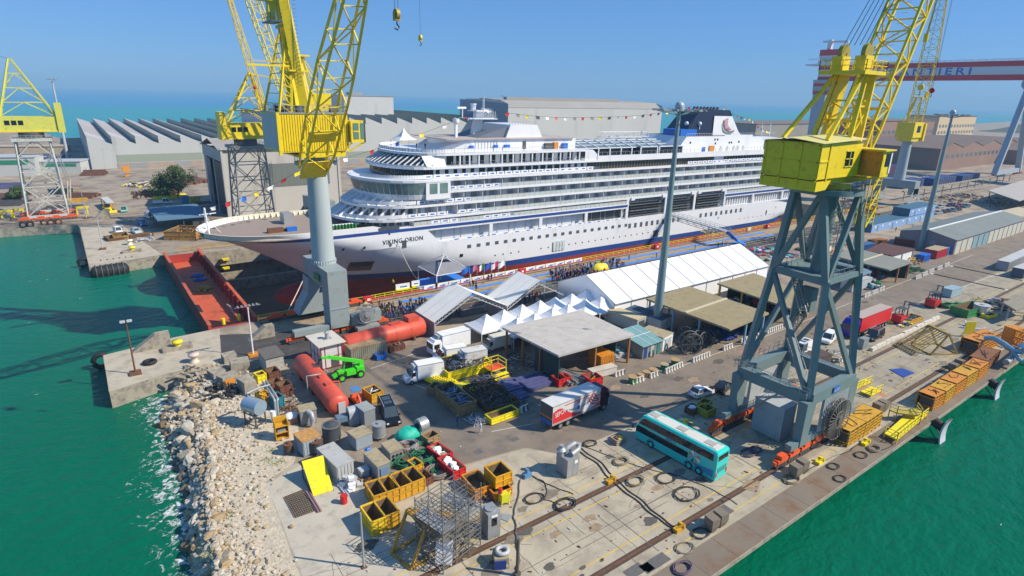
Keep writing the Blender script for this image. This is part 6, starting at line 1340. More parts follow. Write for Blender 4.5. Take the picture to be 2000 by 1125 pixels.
car('pale green small pickup alone on the left yard tarmac',243,413,R(-95),mat('mint_paint',(.20,.55,.42),.4),4.8,2.0,2.0,'pickup',cat='pickup truck',group=g2,name='pickup_truck')
car('bright blue van beside the blue grey open roof',278,440,R(-85),mat('van_blue',(.01,.09,.40),.3),4.8,1.9,1.9,'van',cat='van',group=g2,name='parked_van')
car('pale blue hatchback parked next to the bright blue van',266,455,R(-75),mat('pale_blue_paint',(.42,.56,.66),.3),4.2,1.8,1.5,'hatch',group=g2)
car('white van half under the blue grey open roof',292,426,R(-80),white,4.8,1.9,2.1,'van',cat='van',group=g2,name='parked_van')
car('small white van behind the rusty tray on the far pier',231,455,R(-80),white,4.2,1.8,1.9,'van',cat='van',group=g2,name='parked_van')
cc_=[('silver car nearest in the row by the blue cabins',mat('silver',(.45,.50,.52),.3,metal=.4)),('black car second in the row by the blue cabins',blackp),('dark blue car third in the row by the blue cabins',mat('navy_paint',(.01,.02,.09),.25)),('grey blue car fourth in the row by the blue cabins',mat('greyblue_paint',(.08,.14,.20),.3)),('dark grey car fifth in the row by the blue cabins',mat('charcoal',(.03,.035,.04),.3))]
for i,(lab,m) in enumerate(cc_): car(lab,1831+i*9.5,418-i*1.6,R(170),m,4.2,1.8,1.5,group='cars parked by the blue cabins')
cc2=[('silver car in the back row behind the dark ones',cc_[0][1],1835,406),('dark blue car in the back row beside the maroon one',cc_[2][1],1856,403),('maroon car in the back row by the blue cabins',mat('maroon_car',(.30,.02,.06),.3),1873,404),('teal blue car at the right end by itself',mat('teal_car',(.03,.14,.20),.3),1886,405)]
for lab,m,x,y in cc2: car(lab,x,y,R(170),m,4.2,1.8,1.5,group='cars parked by the blue cabins')
p=G(680,737); r=thing('telehandler','bright green telescopic handler with raised boom beside the white panelled hut','telehandler',(p.x,p.y,0),R(178))
b=MB(); b.box(-2.4,1.6,-.5,.5,.7,1.4,0); b.box(-2.4,-1.2,-1.0,1.0,.8,1.7,0); b.box(-.9,.6,-1.1,-.3,.7,1.25,0); b.beam((1.6,0,1.0),(2.4,0,.7),.7,.5); b.box(-1.0,.5,.2,1.1,.8,1.5); b.build('body',lime,r)
b=MB(); b.beam((-2.2,.1,2.3),(2.8,.1,4.2),.42,.5); b.beam((-2.2,.1,1.4),(-2.2,.1,2.4),.7,.5); b.beam((2.8,.1,4.2),(4.0,.1,4.3),.34,.34); b.build('boom',lime,r)
b=MB(); tapered(b,-1.0,.6,.42,1.25,-.85,.2,.36,2.5,0); M=b.build('cab_glass',glassd,r); M.location=(0,-.68,0)
b=MB(); b.box(-.95,.25,-.42,.42,2.5,2.58); 
for x,x2 in ((-1,-.85),(.6,.2)):
 for y in (-.42,.42): b.beam((x,y,1.25),(x2,y*.86,2.5),.1)
o=b.build('cab_frame',lime,r); o.location=(0,-.68,0)
b=MB(); 
for y in (-.5,0,.5): b.beam((4.0,y,4.4),(4.3,y,3.2),.14); b.beam((4.3,y,3.2),(5.3,y,3.4),.12)
b.build('fork',dgrey,r)
for x in (-1.7,1.3):
 for y in (-1.0,1.0): wheel(r,x,y,.62,.42,lime)
def forklift(label,px,py,rz,m,s=1.0):
 p=G(px,py); r=thing('forklift',label,'forklift',(p.x,p.y,0),rz,'forklifts'); r.scale=(s,s,s)
 b=MB(); b.prism([(-1.6,-.7),(1.0,-.7),(1.0,.7),(-1.6,.7)],.3,1.1,0); b.box(-1.7,-.9,-.72,.72,.4,1.5,0); b.box(-.3,.3,-.3,.3,1.1,1.3,1); b.build('body',[m,black],r)
 b=MB()
 for x in (-1.0,.7):
  for y in (-.6,.6): b.beam((x,y,1.1),(x*.8,y,2.4),.09)
 b.box(-.9,.65,-.65,.65,2.4,2.46); b.build('roll_cage',dgrey,r)
 b=MB(); b.beam((1.15,-.35,.2),(1.3,-.35,3.3),.14); b.beam((1.15,.35,.2),(1.3,.35,3.3),.14); b.beam((1.3,-.4,3.2),(1.3,.4,3.2),.12); b.build('mast',dgrey,r)
 for y in (-.3,.3): b=MB(); b.box(1.3,2.5,y-.07,y+.07,.15,.22); b.build('fork',dgrey,r)
 for x in (-1.1,.7):
  for y in (-.62,.62): wheel(r,x,y,.36,.25)
forklift('large red forklift behind the red articulated lorry',1757,629,R(0),red,1.3); forklift('red forklift carrying green cable coils on the quay side of the road',1822,598,R(0),red,1.4); 
p=G(213,415); r=thing('wheel_loader','yellow wheel loader parked by the pale shelter in the left yard','wheel loader',(p.x,p.y,0),R(-70)); b=MB(); b.box(-2.4,-.3,-.9,.9,.8,2.0); b.box(-.3,1.2,-.6,.6,.9,1.5); b.build('body',ryel,r); b=MB(); tapered(b,-1.2,.2,.7,2.0,-1.1,0,.6,3.1); b.build('cab_glass',glassd,r); b=MB(); b.beam((.8,0,1.4),(2.6,0,.8),.5); b.box(2.4,3.2,-1.3,1.3,.2,1.1); b.build('bucket',ryel,r)
for x in (-1.6,1.2):
 for y in (-1,1): wheel(r,x,y,.7,.45,ryel)
p=G(361,352); r=thing('tractor','red tractor by the dense tree in the left yard','tractor',(p.x,p.y,0),R(20)); b=MB(); b.box(-.5,2.6,-.5,.5,.9,1.9); b.build('body',red,r); b=MB(); tapered(b,-1.6,.2,.8,1.4,-1.4,0,.7,3); b.build('cab_glass',glassd,r)
for x,rr in ((-1,1.0),(2.0,.6)):
 for y in (-1,1): wheel(r,x,y,rr,.45)
# ================= PEOPLE =================
skinm=mat('skin',(.42,.25,.17),.7,var=.05)
def person_mesh(name,top,legs,hat,pose=0,hair=None,arm=0):
 V=[];E=[];Rr=[]
 def v(x,y,z,r,par=None):
  V.append((x,y,z)); Rr.append(r); i=len(V)-1
  if par is not None: E.append((par,i))
  return i
 st=.16 if pose==1 else .0; ln=.0
 pel=v(0,0,.95,.15); ch=v(.02,0,1.22,.155,pel); sh=v(.02,0,1.42,.13,ch); nk=v(.03,0,1.52,.06,sh); hd=v(.05,0,1.62,.09,nk); tp=v(.04,0,1.74,.085,hd)
 for s in (-1,1):
  d=st*s
  hp=v(0,s*.10,.88,.10,pel); kn=v(d*.6+.03,s*.11,.49,.075,hp); an=v(d-.02,s*.11,.09,.05,kn); v(d+.14,s*.12,.04,.045,an)
  so_=v(.01,s*.20,1.40,.065,sh)
  if pose==2 and s>0: el=v(.10,s*.28,1.18,.05,so_); v(.30,s*.20,1.30,.04,el)
  elif arm: el=v(-.02,s*.27,1.14,.05,so_); v(.20,s*.10,1.12,.04,el)
  else: el=v(-.02-d*.3,s*.25,1.13,.05,so_); w=v(.05-d*.6,s*.25,.88,.038,el); v(.07-d*.6,s*.25,.79,.035,w)
 me=bpy.data.meshes.new(name); me.from_pydata(V,E,[]); o=bpy.data.objects.new(name,me); COL.objects.link(o)
 md=o.modifiers.new('s','SKIN'); 
 for i,sv in enumerate(me.skin_vertices[0].data): sv.radius=(Rr[i],Rr[i]); sv.use_root=(i==0)
 sb_=o.modifiers.new('u','SUBSURF'); sb_.levels=1; sb_.render_levels=1
 dg=bpy.context.evaluated_depsgraph_get(); me2=bpy.data.meshes.new_from_object(o.evaluated_get(dg)); bpy.data.objects.remove(o); me2.materials.clear()
 for m in (top,legs,skinm,hat): me2.materials.append(m)
 for p in me2.polygons:
  c=p.center
  p.material_index=3 if c.z>1.70 else 2 if c.z>1.50 else (2 if (c.z<.86 and abs(c.y)>.2) else 0 if c.z>.93 or abs(c.y)>.19 else 1 if c.z>.08 else 3 if False else 1)
  p.use_smooth=True
 me2.name=name; return me2
hiv=mat('hi_vis_yellow',(.65,.80,.03),.6); hio=mat('hi_vis_orange',(.85,.20,.02),.6); wblue=mat('work_blue',(.015,.04,.22),.8,var=.1); jblk=mat('dark_jacket',(.018,.02,.028),.8,var=.1); jgry=mat('grey_jacket',(.10,.10,.12),.8); hatw=mat('hat_white',(.75,.75,.72),.4); haty=mat('hat_yellow',(.75,.55,.03),.4); hair=mat('dark_hair',(.03,.02,.015),.8); hatr=mat('hat_red',(.6,.03,.02),.4); tealj=mat('teal_jacket',(.03,.20,.22),.8); wht=mat('white_overall',(.65,.66,.68),.8)
VAR=[(jblk,jblk,hair,0,0,'person in a dark suit'),(wblue,wblue,hatw,0,0,'white helmeted person in blue overalls'),(jblk,jgry,haty,0,1,'yellow helmeted person in dark jacket'),(wblue,jblk,hatr,1,0,'red helmeted person in blue jacket'),(jgry,jblk,hair,1,0,'person in a grey jacket'),(tealj,jblk,hatw,0,1,'person in a teal jacket'),(red,jblk,hair,0,0,'person in a red jacket'),(hiv,jblk,haty,2,0,'person in yellow safety vest'),(wblue,wblue,haty,0,1,'yellow helmeted person in blue overalls'),(jblk,jblk,hatw,1,0,'white helmeted person in dark clothes'),(hio,jblk,hatw,0,0,'person in orange safety jacket'),(wht,wht,hatw,1,0,'person in white overalls')]
PM=[person_mesh('person_body',t,l,h_,p,None,a) for t,l,h_,p,a,_ in VAR]
PC_=[0]
def person(x,y,k,where,group=None,rz=None,z=0,label=None):
 o=bpy.data.objects.new('person',PM[k]); COL.objects.link(o); o.location=(x,y,z); o.rotation_euler=(0,0,random.uniform(0,6.28) if rz is None else rz); s=random.uniform(.95,1.05); o.scale=(s,s,s)
 tag(o,label or (VAR[k][5]+' '+where),'person',group); PC_[0]+=1; return o
random.seed(11)
def crowd(n,poly,where,group,ks,dmin=.62):
 P=[G(*q) for q in poly]; x0=min(p.x for p in P);x1=max(p.x for p in P);y0=min(p.y for p in P);y1=max(p.y for p in P); pts=[];tr=0
 def inside(x,y):
  c=False;j=len(P)-1
  for i in range(len(P)):
   if ((P[i].y>y)!=(P[j].y>y)) and (x<(P[j].x-P[i].x)*(y-P[i].y)/(P[j].y-P[i].y)+P[i].x): c=not c
   j=i
  return c
 while len(pts)<n and tr<40000:
  tr+=1; x=random.uniform(x0,x1);y=random.uniform(y0,y1)
  if inside(x,y) and all((x-a)**2+(y-b)**2>dmin*dmin for a,b in pts): pts.append((x,y))
 for x,y in pts: person(x,y,random.choice(ks),where,group)
crowd(84,[(735,628),(830,622),(905,620),(890,602),(800,590),(752,600),(722,618)],'in the crowd behind the red tank','crowd gathered behind the red tank',[0,1,2,2,3,4,6,8,9,0,9,0])
crowd(10,[(705,605),(760,612),(740,592),(706,598)],'by the crane leg at the end of the carpets','people beside the near crane leg',[0,0,2,4,7,7,10])
crowd(128,[(1075,532),(1160,520),(1195,532),(1172,548),(1110,560),(1072,548)],'in the dense crowd below the hull','dense crowd on the dockside under the hull',[0,1,1,2,8,8,5,4,9,3,6,0],.7)
crowd(22,[(1170,515),(1215,505),(1222,520),(1180,530)],'at the thin end of the dense crowd','people at the edge of the dockside crowd',[0,1,4,6,8])
crowd(24,[(935,607),(985,600),(1045,590),(1060,575),(965,590)],'standing under the grey gable tents','people under the grey gable tents',[0,0,1,4,8,6])
for px,py,k,w in ((893,832,8,'walking alone across the yard by the rusty skips'),(939,846,11,'standing at the corner of the yellow skips near the lorry'),(768,559,7,'beside the dock fence near the ship'),(853,565,0,'bending by the rope at the blue stage'),(861,552,7,'by the fence left of the stage'),(880,575,0,'on the blue stage'),(900,572,1,'on the blue stage, right side'),(918,560,0,'in a group of three right of the stage'),(924,560,0,'in a group of three right of the stage'),(930,559,4,'in a group of three right of the stage'),(954,548,0,'in a pair farther along the blue carpet'),(960,547,1,'in a pair farther along the blue carpet'),(930,568,0,'walking on the blue carpet by the stage'),(1228,508,1,'walking on the blue carpet beyond the crowd'),(1208,515,0,'walking near the blue carpet beyond the crowd'),(1205,528,8,'in a small group by the marquee'),(1212,524,5,'in a small group by the marquee'),(1218,522,4,'in a small group by the marquee'),(1282,503,1,'alone between the mast and the ship'),(1357,488,1,'beside the far marquee, alone'),(1402,484,0,'in a pair at the foot of the blue gangway'),(1410,482,1,'in a pair at the foot of the blue gangway'),(1512,472,0,'walking alone beyond the gangway'),(977,672,11,'near the cream old van'),(999,678,11,'behind the scrap yard, bending'),(912,648,11,'by the back of the tall white truck'),(705,745,0,'behind'),(1749,452,1,'walking past the light blue cabins'),(1880,403,0,'by the parked cars'),(1933,405,0,'walking alone on the far tarmac'),(1275,698,5,'by the door of the glazed hut')):
 if w=='behind': continue
 q=G(px,py); person(q.x,q.y,k,w,None if 'pair' not in w and 'three' not in w and 'small group' not in w else 'people standing together '+w.split(' ',3)[-1])
def crowd_stuff(n,poly,name):
 P=[G(*q) for q in poly]; b=MB()
 for i in range(n):
  w=[random.random() for _ in P]; t=sum(w); c=sum((p*(k/t) for p,k in zip(P,w)),Vector()); k=random.choice([0,1,2,8,9,0,4]); me=PM[k]; M=rotz(random.uniform(0,6.28)); T=[0,1,2,3]
  o_=len(b.v); b.v+=[tuple(M@v.co+c) for v in me.vertices]
  for p in me.polygons: b.f.append(tuple(x+o_ for x in p.vertices)); b.m.append({0:(0 if k in (0,2,9) else 1),1:0,2:2,3:(3 if k in (1,9) else 4)}[p.material_index]); b.s.append(True)
 b.build(name,[jblk,wblue,skinm,hatw,hair],kind='stuff')
crowd_stuff(150,[(1075,545),(1120,548),(1185,528),(1160,518),(1100,525),(1080,552)],'crowd')
q=G(722,585); person(88,147.5,0,'on the top deck of the ship behind the tent',None,0,29.0); person(74,145,0,'beside the white tent on the ship roof',None,0,29.0); person(76,144,9,'right of the white tent on the ship roof',None,1,29.0)
# ================= YARD CLUTTER =================
def at(name,label,cat,a,b,group=None,z=0):
 p,h,L=AB(a,b,z); r=thing(name,label,cat,(p.x,p.y,z),h,group); return r,L
def ribs(mb,L,W,z0,z1,step=.35,d=.06,m=0,faces='fblr'):
 n=int(L/step)
 for i in range(n):
  x=(i+.25)*L/n
  if 'f' in faces: mb.box(x,x+L/n*.5,-d,0,z0,z1,m)
  if 'b' in faces: mb.box(x,x+L/n*.5,W,W+d,z0,z1,m)
 n=int(W/step)
 for i in range(n):
  y=(i+.25)*W/n
  if 'l' in faces: mb.box(-d,0,y,y+W/n*.5,z0,z1,m)
  if 'r' in faces: mb.box(L,L+d,y,y+W/n*.5,z0,z1,m)
def container(label,a,b,W,H,m,roof=None,group=None,rib=True,name='container',cat='container',L=None,door=None,z=0):
 r,l=at(name,label,cat,a,b,group,z); L=L or l; q=MB(); q.box(0,L,0,W,.12,H)
 if rib: ribs(q,L,W,.25,H-.15)
 q.build('body',m,r); q=MB(); q.box(-.08,L+.08,-.08,W+.08,H,H+.08)
 for i in range(int(W/.5)): q.box(0,L,.2+i*.5,.35+i*.5,H+.08,H+.12)
 q.build('roof',roof or m,r)
 if door: q=MB(); q.box(L*.2,L*.8,-.1,-.07,.2,H*.85); q.build('door',door,r)
 return r
inside=mat('skip_inside',(.20,.13,.06),.85,var=.25,scale=1.2,dirt=(.08,.06,.045),damt=.5)
def skip(label,a,b,W,H,m,group,fill=None,fillm=None,name='skip',inner=None,cat='skip',z=0,seed=1,L=None,ribd=.07,ftop=.75):
 r,l=at(name,label,cat,a,b,group,z); L=L or l; t=.08; q=MB(); q.box(0,L,0,t,.1,H); q.box(0,L,W-t,W,.1,H); q.box(0,t,t,W-t,.1,H); q.box(L-t,L,t,W-t,.1,H); q.box(t,L-t,t,W-t,.1,.2)
 for x in (0,L/2,L): q.box(x-.06,x+.06,-ribd,0,.1,H); q.box(x-.06,x+.06,W,W+ribd,.1,H)
 for y in (0,W/2,W): q.box(-ribd,0,y-.06,y+.06,.1,H); q.box(L,L+ribd,y-.06,y+.06,.1,H)
 for z0 in (.1,H*.5,H-.08): q.box(-.03,L+.03,-ribd-.02,0,z0,z0+.1); q.box(-.03,L+.03,W,W+ribd+.02,z0,z0+.1); q.box(-ribd-.02,0,0,W,z0,z0+.1); q.box(L,L+ribd+.02,0,W,z0,z0+.1)
 e=.085; q.box(e,L-e,t,e,.2,H-.12,1); q.box(e,L-e,W-e,W-t,.2,H-.12,1); q.box(t,e,e,W-e,.2,H-.12,1); q.box(L-e,L-t,e,W-e,.2,H-.12,1); q.box(e,L-e,e,W-e,.2,.22,1)
 q.build('body',[m,inside],r)
 if fill:
  random.seed(seed); q=MB(); k=len(fillm) if isinstance(fillm,list) else 1
  if fill=='scrap':
   for i in range(int(26*max(1,L*W/5))):
    c=(random.uniform(.25,L-.25),random.uniform(.25,W-.25),random.uniform(.3,H*ftop+.2)); d=Vector((random.gauss(0,1),random.gauss(0,1),random.gauss(0,.25))).normalized()*random.uniform(.3,.9); mi=random.randrange(k)
    q.beam(Vector(c)-d,Vector(c)+d,random.uniform(.04,.18),random.uniform(.03,.12),mi)
  else:
   for i in range(int(max(4,L*W*2.2))):
    c=(random.uniform(.45,L-.45),random.uniform(.35,W-.35),H*ftop); q.cb(c,(random.uniform(.5,.9),random.uniform(.4,.6),random.uniform(.3,.5)),random.uniform(0,3),random.randrange(k))
  q.build('load',fillm,r)
 return r
def heap(label,a,b,W,H,mats,n=60,seed=1,name='scrap_heap',cat='scrap heap',kind='bar',lo=.3,hi=1.2,th=.12,group=None):
 random.seed(seed); r,L=at(name,label,cat,a,b,group); q=MB(); k=len(mats)
 for i in range(n):
  u=random.random();v=random.random(); e=1-abs(2*u-1)**2; e*=1-abs(2*v-1)**2; c=Vector((u*L,v*W,random.uniform(.05,.15+H*e))); m=random.randrange(k)
  if kind=='bar': d=Vector((random.gauss(0,1),random.gauss(0,1),random.gauss(0,.25))).normalized()*random.uniform(lo,hi)/2; q.beam(c-d,c+d,random.uniform(.4,1)*th,random.uniform(.3,1)*th,m)
  else: q.cb(c,(random.uniform(lo,hi),random.uniform(lo,hi),random.uniform(lo,hi)*.5),random.uniform(0,3),m)
 o=q.build('pile',mats,r); return r
def coil(label,px,py,r0,m,turns=4,th=.05,group='coiled cables on the quay',name='cable_coil',cat='cable coil',flat=.7,seed=0,tail=None,z=0):
 random.seed(seed or int(px)); p=G(px,py); P=[]
 for i in range(turns*18): a=2*PI*i/18; rr=r0*(1+.10*math.sin(a*1.3+i*.05)+random.uniform(-.04,.04)); P.append((rr*math.cos(a)+.1*math.sin(i*.09),rr*math.sin(a)*flat,th+i*th*.045))
 q=MB(); q.tube(P,th,5)
 if tail: 
  t=[Vector(P[0])]; 
  for (tx,ty) in tail: g=G(tx,ty); t.append(Vector((g.x-p.x,g.y-p.y,th)))
  S=[]
  for u,v in zip(t,t[1:]): S+=[u.lerp(v,k/6)+Vector((0,.12*math.sin(k+v.x),0)) for k in range(6)]
  q.tube(S+[t[-1]],th*.8,5)
 o=q.build(name,m); o.location=(p.x,p.y,z); return tag(o,label,cat,group)
def cylthing(name,label,cat,px,py,r0,h,m,z0=0,lid=None,legs=0,group=None,taper=None):
 p=G(px,py); r=thing(name,label,cat,(p.x,p.y,0),0,group); q=MB(); q.cyl((0,0,z0),(0,0,z0+h),r0,n=20)
 if taper: q.cyl((0,0,z0+h),(0,0,z0+h+taper),r0,r0*.25,n=20)
 for z in (z0+.1,z0+h-.1): q.cyl((0,0,z-.04),(0,0,z+.04),r0*1.04,n=20)
 q.build('body',m,r)
 if lid: q=MB(); q.cyl((0,0,z0+h),(0,0,z0+h+.08),r0*1.05,n=20); q.cyl((0,0,z0+h+.08),(0,0,z0+h+.25),r0*.3,n=12); q.build('lid',lid,r)
 for k in range(legs): a=2*PI*k/legs; q=MB(); q.beam((r0*.9*math.cos(a),r0*.9*math.sin(a),0),(r0*.9*math.cos(a),r0*.9*math.sin(a),z0+.2),.1); q.build('leg',dgrey,r)
 return r
# --- red tanks
def tank(label,a,b,rad,cz,box):
 A=G(*a,cz);B=G(*b,cz); A.z=B.z=0; hd=math.atan2((B-A).y,(B-A).x); L=(B-A).length; r=thing('storage_tank',label,'storage tank',(A.x,A.y,0),hd,'red storage tanks'); q=MB()
 prof=[(0,-.0)]; n=24
 rings=[(-.5,.0),(-.42,rad*.55),(-.15,rad*.88),(0.1,rad),(L-.1,rad),(L+.15,rad*.88),(L+.42,rad*.55),(L+.5,0)]
 vs=[(x,rr*math.cos(2*PI*i/n),cz+rr*math.sin(2*PI*i/n)) for x,rr in rings for i in range(n)]
 q.add(vs,[(j*n+i,j*n+(i+1)%n,(j+1)*n+(i+1)%n,(j+1)*n+i) for j in range(len(rings)-1) for i in range(n)],0,True)
 for k in range(1,5): 
  x=L*k/5; q.tube([(x,rad*1.005*math.cos(t),cz+rad*1.005*math.sin(t)) for t in [2*PI*i/24 for i in range(24)]],.025,4,0,True)
 q.build('shell',redo,r)
 for k in range(3): q=MB(); x=L*(.15+.35*k); q.box(x-.2,x+.2,-rad*.8,rad*.8,0,cz-rad*.55); q.build('saddle',rust,r)
 q=MB()
 if box: q.box(L-3.2,L-1.0,-.9,.9,cz+rad-.25,cz+rad+.75); q.build('top_box',redo,r); q=MB(); rail(q,[(L-6.5,-.5,cz+rad),(L-4.8,-.5,cz+rad)],.6,0,.06); q.box(L-6.6,L-4.6,-.6,.6,cz+rad-.1,cz+rad+.1); q.build('hatch',redo,r)
 else:
  for x in (L*.25,L*.42): q.box(x-.45,x+.45,-.35,.35,cz+rad-.08,cz+rad+.15)
  q.build('hatch',redo,r); q=MB(); q.tube([(L*.43,0,cz+rad+.1),(L*.43,0,cz+rad+.35),(L*.46,1.9,cz+rad+.3),(L*.44,2.0,.9)],.09,6); q.build('pipe',galv,r); q=MB(); q.box(-.62,-.45,-.8,.2,.5,2.3); q.build('end_panel',greyw,r)
  q=MB(); q.tube([(L*.3,-1.0,cz+rad*.8),(L*.3,-1.9,cz+rad*.7),(L*.28,-1.9,1.4)],.1,6); q.build('outlet_pipe',redo,r)
 return r
tank('dull red horizontal storage tank lying among crates near the rocks',(661,791),(590,708),1.5,1.75,False)
tank('longer orange red storage tank between the crane and the white truck',(674,674),(823,636),1.75,1.95,True)
# --- hut, containers, sheds
r,L=at('panel_hut','tall white panelled hut with red frame and roof chimney between the red tanks','hut',(630,724),(670,713.5)); W=4.6;H=4.2
q=MB(); q.box(0,L,0,W,.2,H); q.build('wall',mat('panel_white',(.60,.60,.60),.5,var=.04,dirt=(.45,.42,.40),damt=.2),r)
q=MB(); 
for x in (0,L*.18,L*.82,L): q.box(x-.06,x+.06,-.06,0,.2,H)
for y in (0,W*.33,W*.66,W): q.box(-.06,0,y-.06,y+.06,.2,H)
for z in (.2,H*.5,H-.1): q.box(-.05,L,-.055,0,z,z+.1); q.box(-.055,0,0,W,z,z+.1)
q.build('frame',mat('frame_dark_red',(.30,.03,.03),.6),r)
q=MB(); q.box(-.6,L+.5,-.7,W+.6,H+.1,H+.25); q.build('roof',mat('cream_sheet',(.58,.55,.48),.6,var=.05,dirt=(.4,.36,.3),damt=.2),r)
q=MB(); q.cyl((L*.55,W*.45,H+.2),(L*.55,W*.45,H+1.3),.32,n=12); q.cyl((L*.55,W*.45,H+1.3),(L*.55,W*.45,H+1.6),.5,.1,n=12); q.box(L*.55-.7,L*.55+.7,W*.45-.5,W*.45+.6,H+.25,H+.3); q.build('chimney',galv,r)
q=MB(); q.box(L*.45,L*.8,-.07,-.03,.3,2.0); q.build('opening',dgrey,r)
grncon=mat('olive_container',(.24,.25,.19),.7,var=.15,scale=.6,dirt=(.22,.13,.07),damt=.45,dscale=1.2)
container('weathered olive container with rusty bars on its roof behind the telehandler',(686,710),(757,693),2.6,2.5,grncon,mat('tan_top',(.34,.26,.16),.8,var=.2,dirt=(.2,.09,.04),damt=.5))
skip('small bright blue bin against the olive container',(737,705),(755,701),1.2,.9,blue,'small bins by the red tanks')
skip('brown slatted crate by the red tank, left of the pair',(762,690),(776,686),1.5,1.0,brown,'small bins by the red tanks','scrap',[rust,dgrey]); skip('brown slatted crate by the red tank, right of the pair',(777,686),(791,682),1.5,1.0,brown,'small bins by the red tanks','scrap',[rust,greym])
r,L=at('concrete_shed','pale concrete cube shed with dark felt roof beside the concrete blocks','shed',(522,730),(556,721)); W=3.6;H=2.5
q=MB(); q.box(0,L,0,W,0,H); q.build('wall',mat('shed_concrete',(.42,.41,.36),.9,var=.12,scale=.8,dirt=(.25,.23,.2),damt=.4),r); q=MB(); q.add([(-.2,-.2,H),(L+.2,-.2,H),(L+.2,W+.2,H+.3),(-.2,W+.2,H+.3),(-.2,-.2,H+.12),(L+.2,-.2,H+.12),(L+.2,W+.2,H+.42),(-.2,W+.2,H+.42)],[(0,1,5,4),(1,2,6,5),(2,3,7,6),(3,0,4,7),(4,5,6,7)]); q.build('roof',mat('felt_dark',(.12,.11,.10),.9,var=.25,scale=1.5),r)
whr=mat('container_pale',(.42,.43,.42),.5,var=.05,scale=.6,dirt=(.28,.26,.22),damt=.3); tan=mat('tan_dust_top',(.36,.31,.20),.9,var=.15,scale=1,dirt=(.24,.17,.10),damt=.4)
g='equipment boxes crowded in the yard'
container('white ribbed box container right of the yellow sloping board',(660,945),(692,931),5.0,2.2,whr,whr,g)
container('grey box with dusty tan roof behind the row of yellow skips',(739,944),(763,934),3.6,2.2,greym,tan,g,rib=False,door=mat('panel_blue',(.15,.25,.4),.5))
r=container('low grey box with round fan holes beside the green hoses',(763,906),(788,897),2.6,1.5,greym,tan,g,rib=False)
for i in range(3):
 for j in range(2): q=MB(); q.cyl((.4+i*.5,-.08,.5+j*.45),(.4+i*.5,-.01,.5+j*.45),.17,n=12); q.build('fan_hole',black,r)
container('pale box with orange ribbed open top near the rubble',(594,894),(629,880),2.6,2.1,mat('paleblue_grey',(.34,.39,.42),.5,var=.08),mat('orange_slats',(.45,.25,.08),.8,var=.3,scale=3),g)
container('grey box with tan dusty lid beside the dark round vat',(697,882),(728,869),2.2,1.8,mat('bluegrey_box',(.28,.33,.38),.5,var=.08),tan,g,rib=False)
q=MB(); q.cyl((0,0,.4),(.5,.1,.4),.25,n=10); q.box(-.2,.1,-.2,.2,0,.5); o=tag(q.build('electric_motor',blue),'small blue electric motor on top of the grey machine','motor'); p=G(716,885,1.9); o.location=(p.x,p.y,1.9)
container('tall plain grey cabinet beside the black people carrier',(713,837),(734,829),2.4,2.5,mat('cabinet_grey',(.22,.25,.26),.5,var=.06),mat('cabinet_top',(.30,.33,.33),.5),g,rib=False)
container('grey cabinet with fat exhaust duct and cardboard lids',(589,833),(620,826),2.0,2.1,greym,tan,g,rib=False)
q=MB(); q.tube([(0,0,2.1),(.3,-.6,1.9),(.3,-.9,1.2),(.3,-.9,.1)],.35,12); o=tag(q.build('exhaust_duct',galv),'fat silver duct running down the front of the grey cabinet','duct'); p=G(603,830); o.location=(p.x,p.y,0)
r,L=at('arched_machine','pale grey machine with arched top beside the tall plain cabinet','machine',(684,833),(706,827),g); q=MB(); q.box(0,L,0,1.6,0,1.7); q.cyl((0,.8,1.7),(L,.8,1.7),.8,n=24); q.build('casing',mat('machine_grey',(.38,.42,.44),.45,var=.06),r); q=MB(); q.box(-1.6,-.1,.2,1.4,.8,1.5); q.build('side_unit',mat('machine_blue',(.12,.2,.28),.5),r)
r,L=at('fan_housing','grey half round fan housing by the green tarpaulin','fan housing',(822,856),(840,848),g); q=MB(); q.box(0,L,0,1.6,.3,1.4); q.cyl((.1,.8,1.4),(L-.1,.8,1.4),.95,n=24); q.build('casing',greym,r); q=MB(); q.cyl((-.05,.8,1.4),(.12,.8,1.4),.45,n=16); q.build('inlet',black,r)
skip('open timber framed crate below the grey fan housing',(836,872),(858,862),1.4,1.1,mat('timber',(.32,.22,.11),.8,var=.2),g)
cylthing('vat','dark round vat with conical lid standing on legs','vat',649,862,1.15,1.7,mat('vat_dark',(.06,.07,.08),.5,var=.2),.7,mat('vat_lid',(.16,.15,.13),.7,var=.2),4,g,.4)
cylthing('drum_tank','light grey round tank beside the green tarpaulin','tank',741,856,.85,1.7,greym,.4,greym,3,g)
cylthing('drum_tank','dark drum with rusty lid beside the pale box with orange top','tank',619,884,.8,1.3,dgrey,.4,rust,4,g)
cylthing('drum_tank','small rusty kettle drum at the edge of the rubble','tank',565,886,.6,1.0,mat('rust_dark',(.10,.06,.04),.8,var=.3),.4,rust,4,g)
cylthing('barrel','small red steel barrel standing alone beside the yellow sloping board','barrel',672,982,.38,1.0,red)
r,L=at('shelf_rack','orange open steel shelf standing on the rubble','shelf',(540,863),(566,856),g); q=MB()
for z in (.1,1.0,1.9): q.box(0,L,0,1.1,z,z+.1)
q.box(0,.08,0,1.1,0,2.6); q.box(L-.08,L,0,1.1,0,2.6); q.box(0,L,1.02,1.1,0,2.8); q.box(0,L,.9,1.3,2.3,2.9); q.build('frame',yor,r); q=MB(); q.box(.3,L-.3,.2,.8,1.1,1.4); q.build('load',greym,r)
r,L=at('carton','cardboard box with crumpled white sheet on top','box',(563,832),(582,826),g); q=MB(); q.box(0,L,0,1.2,0,1.0); q.build('box',mat('cardboard',(.35,.22,.12),.8,var=.1),r); q=MB(); q.lathe([(.9,0),(.8,.25),(.4,.35),(0,.32)],12,(L/2,.6,1.0)); q.build('sheet',canvas,r)
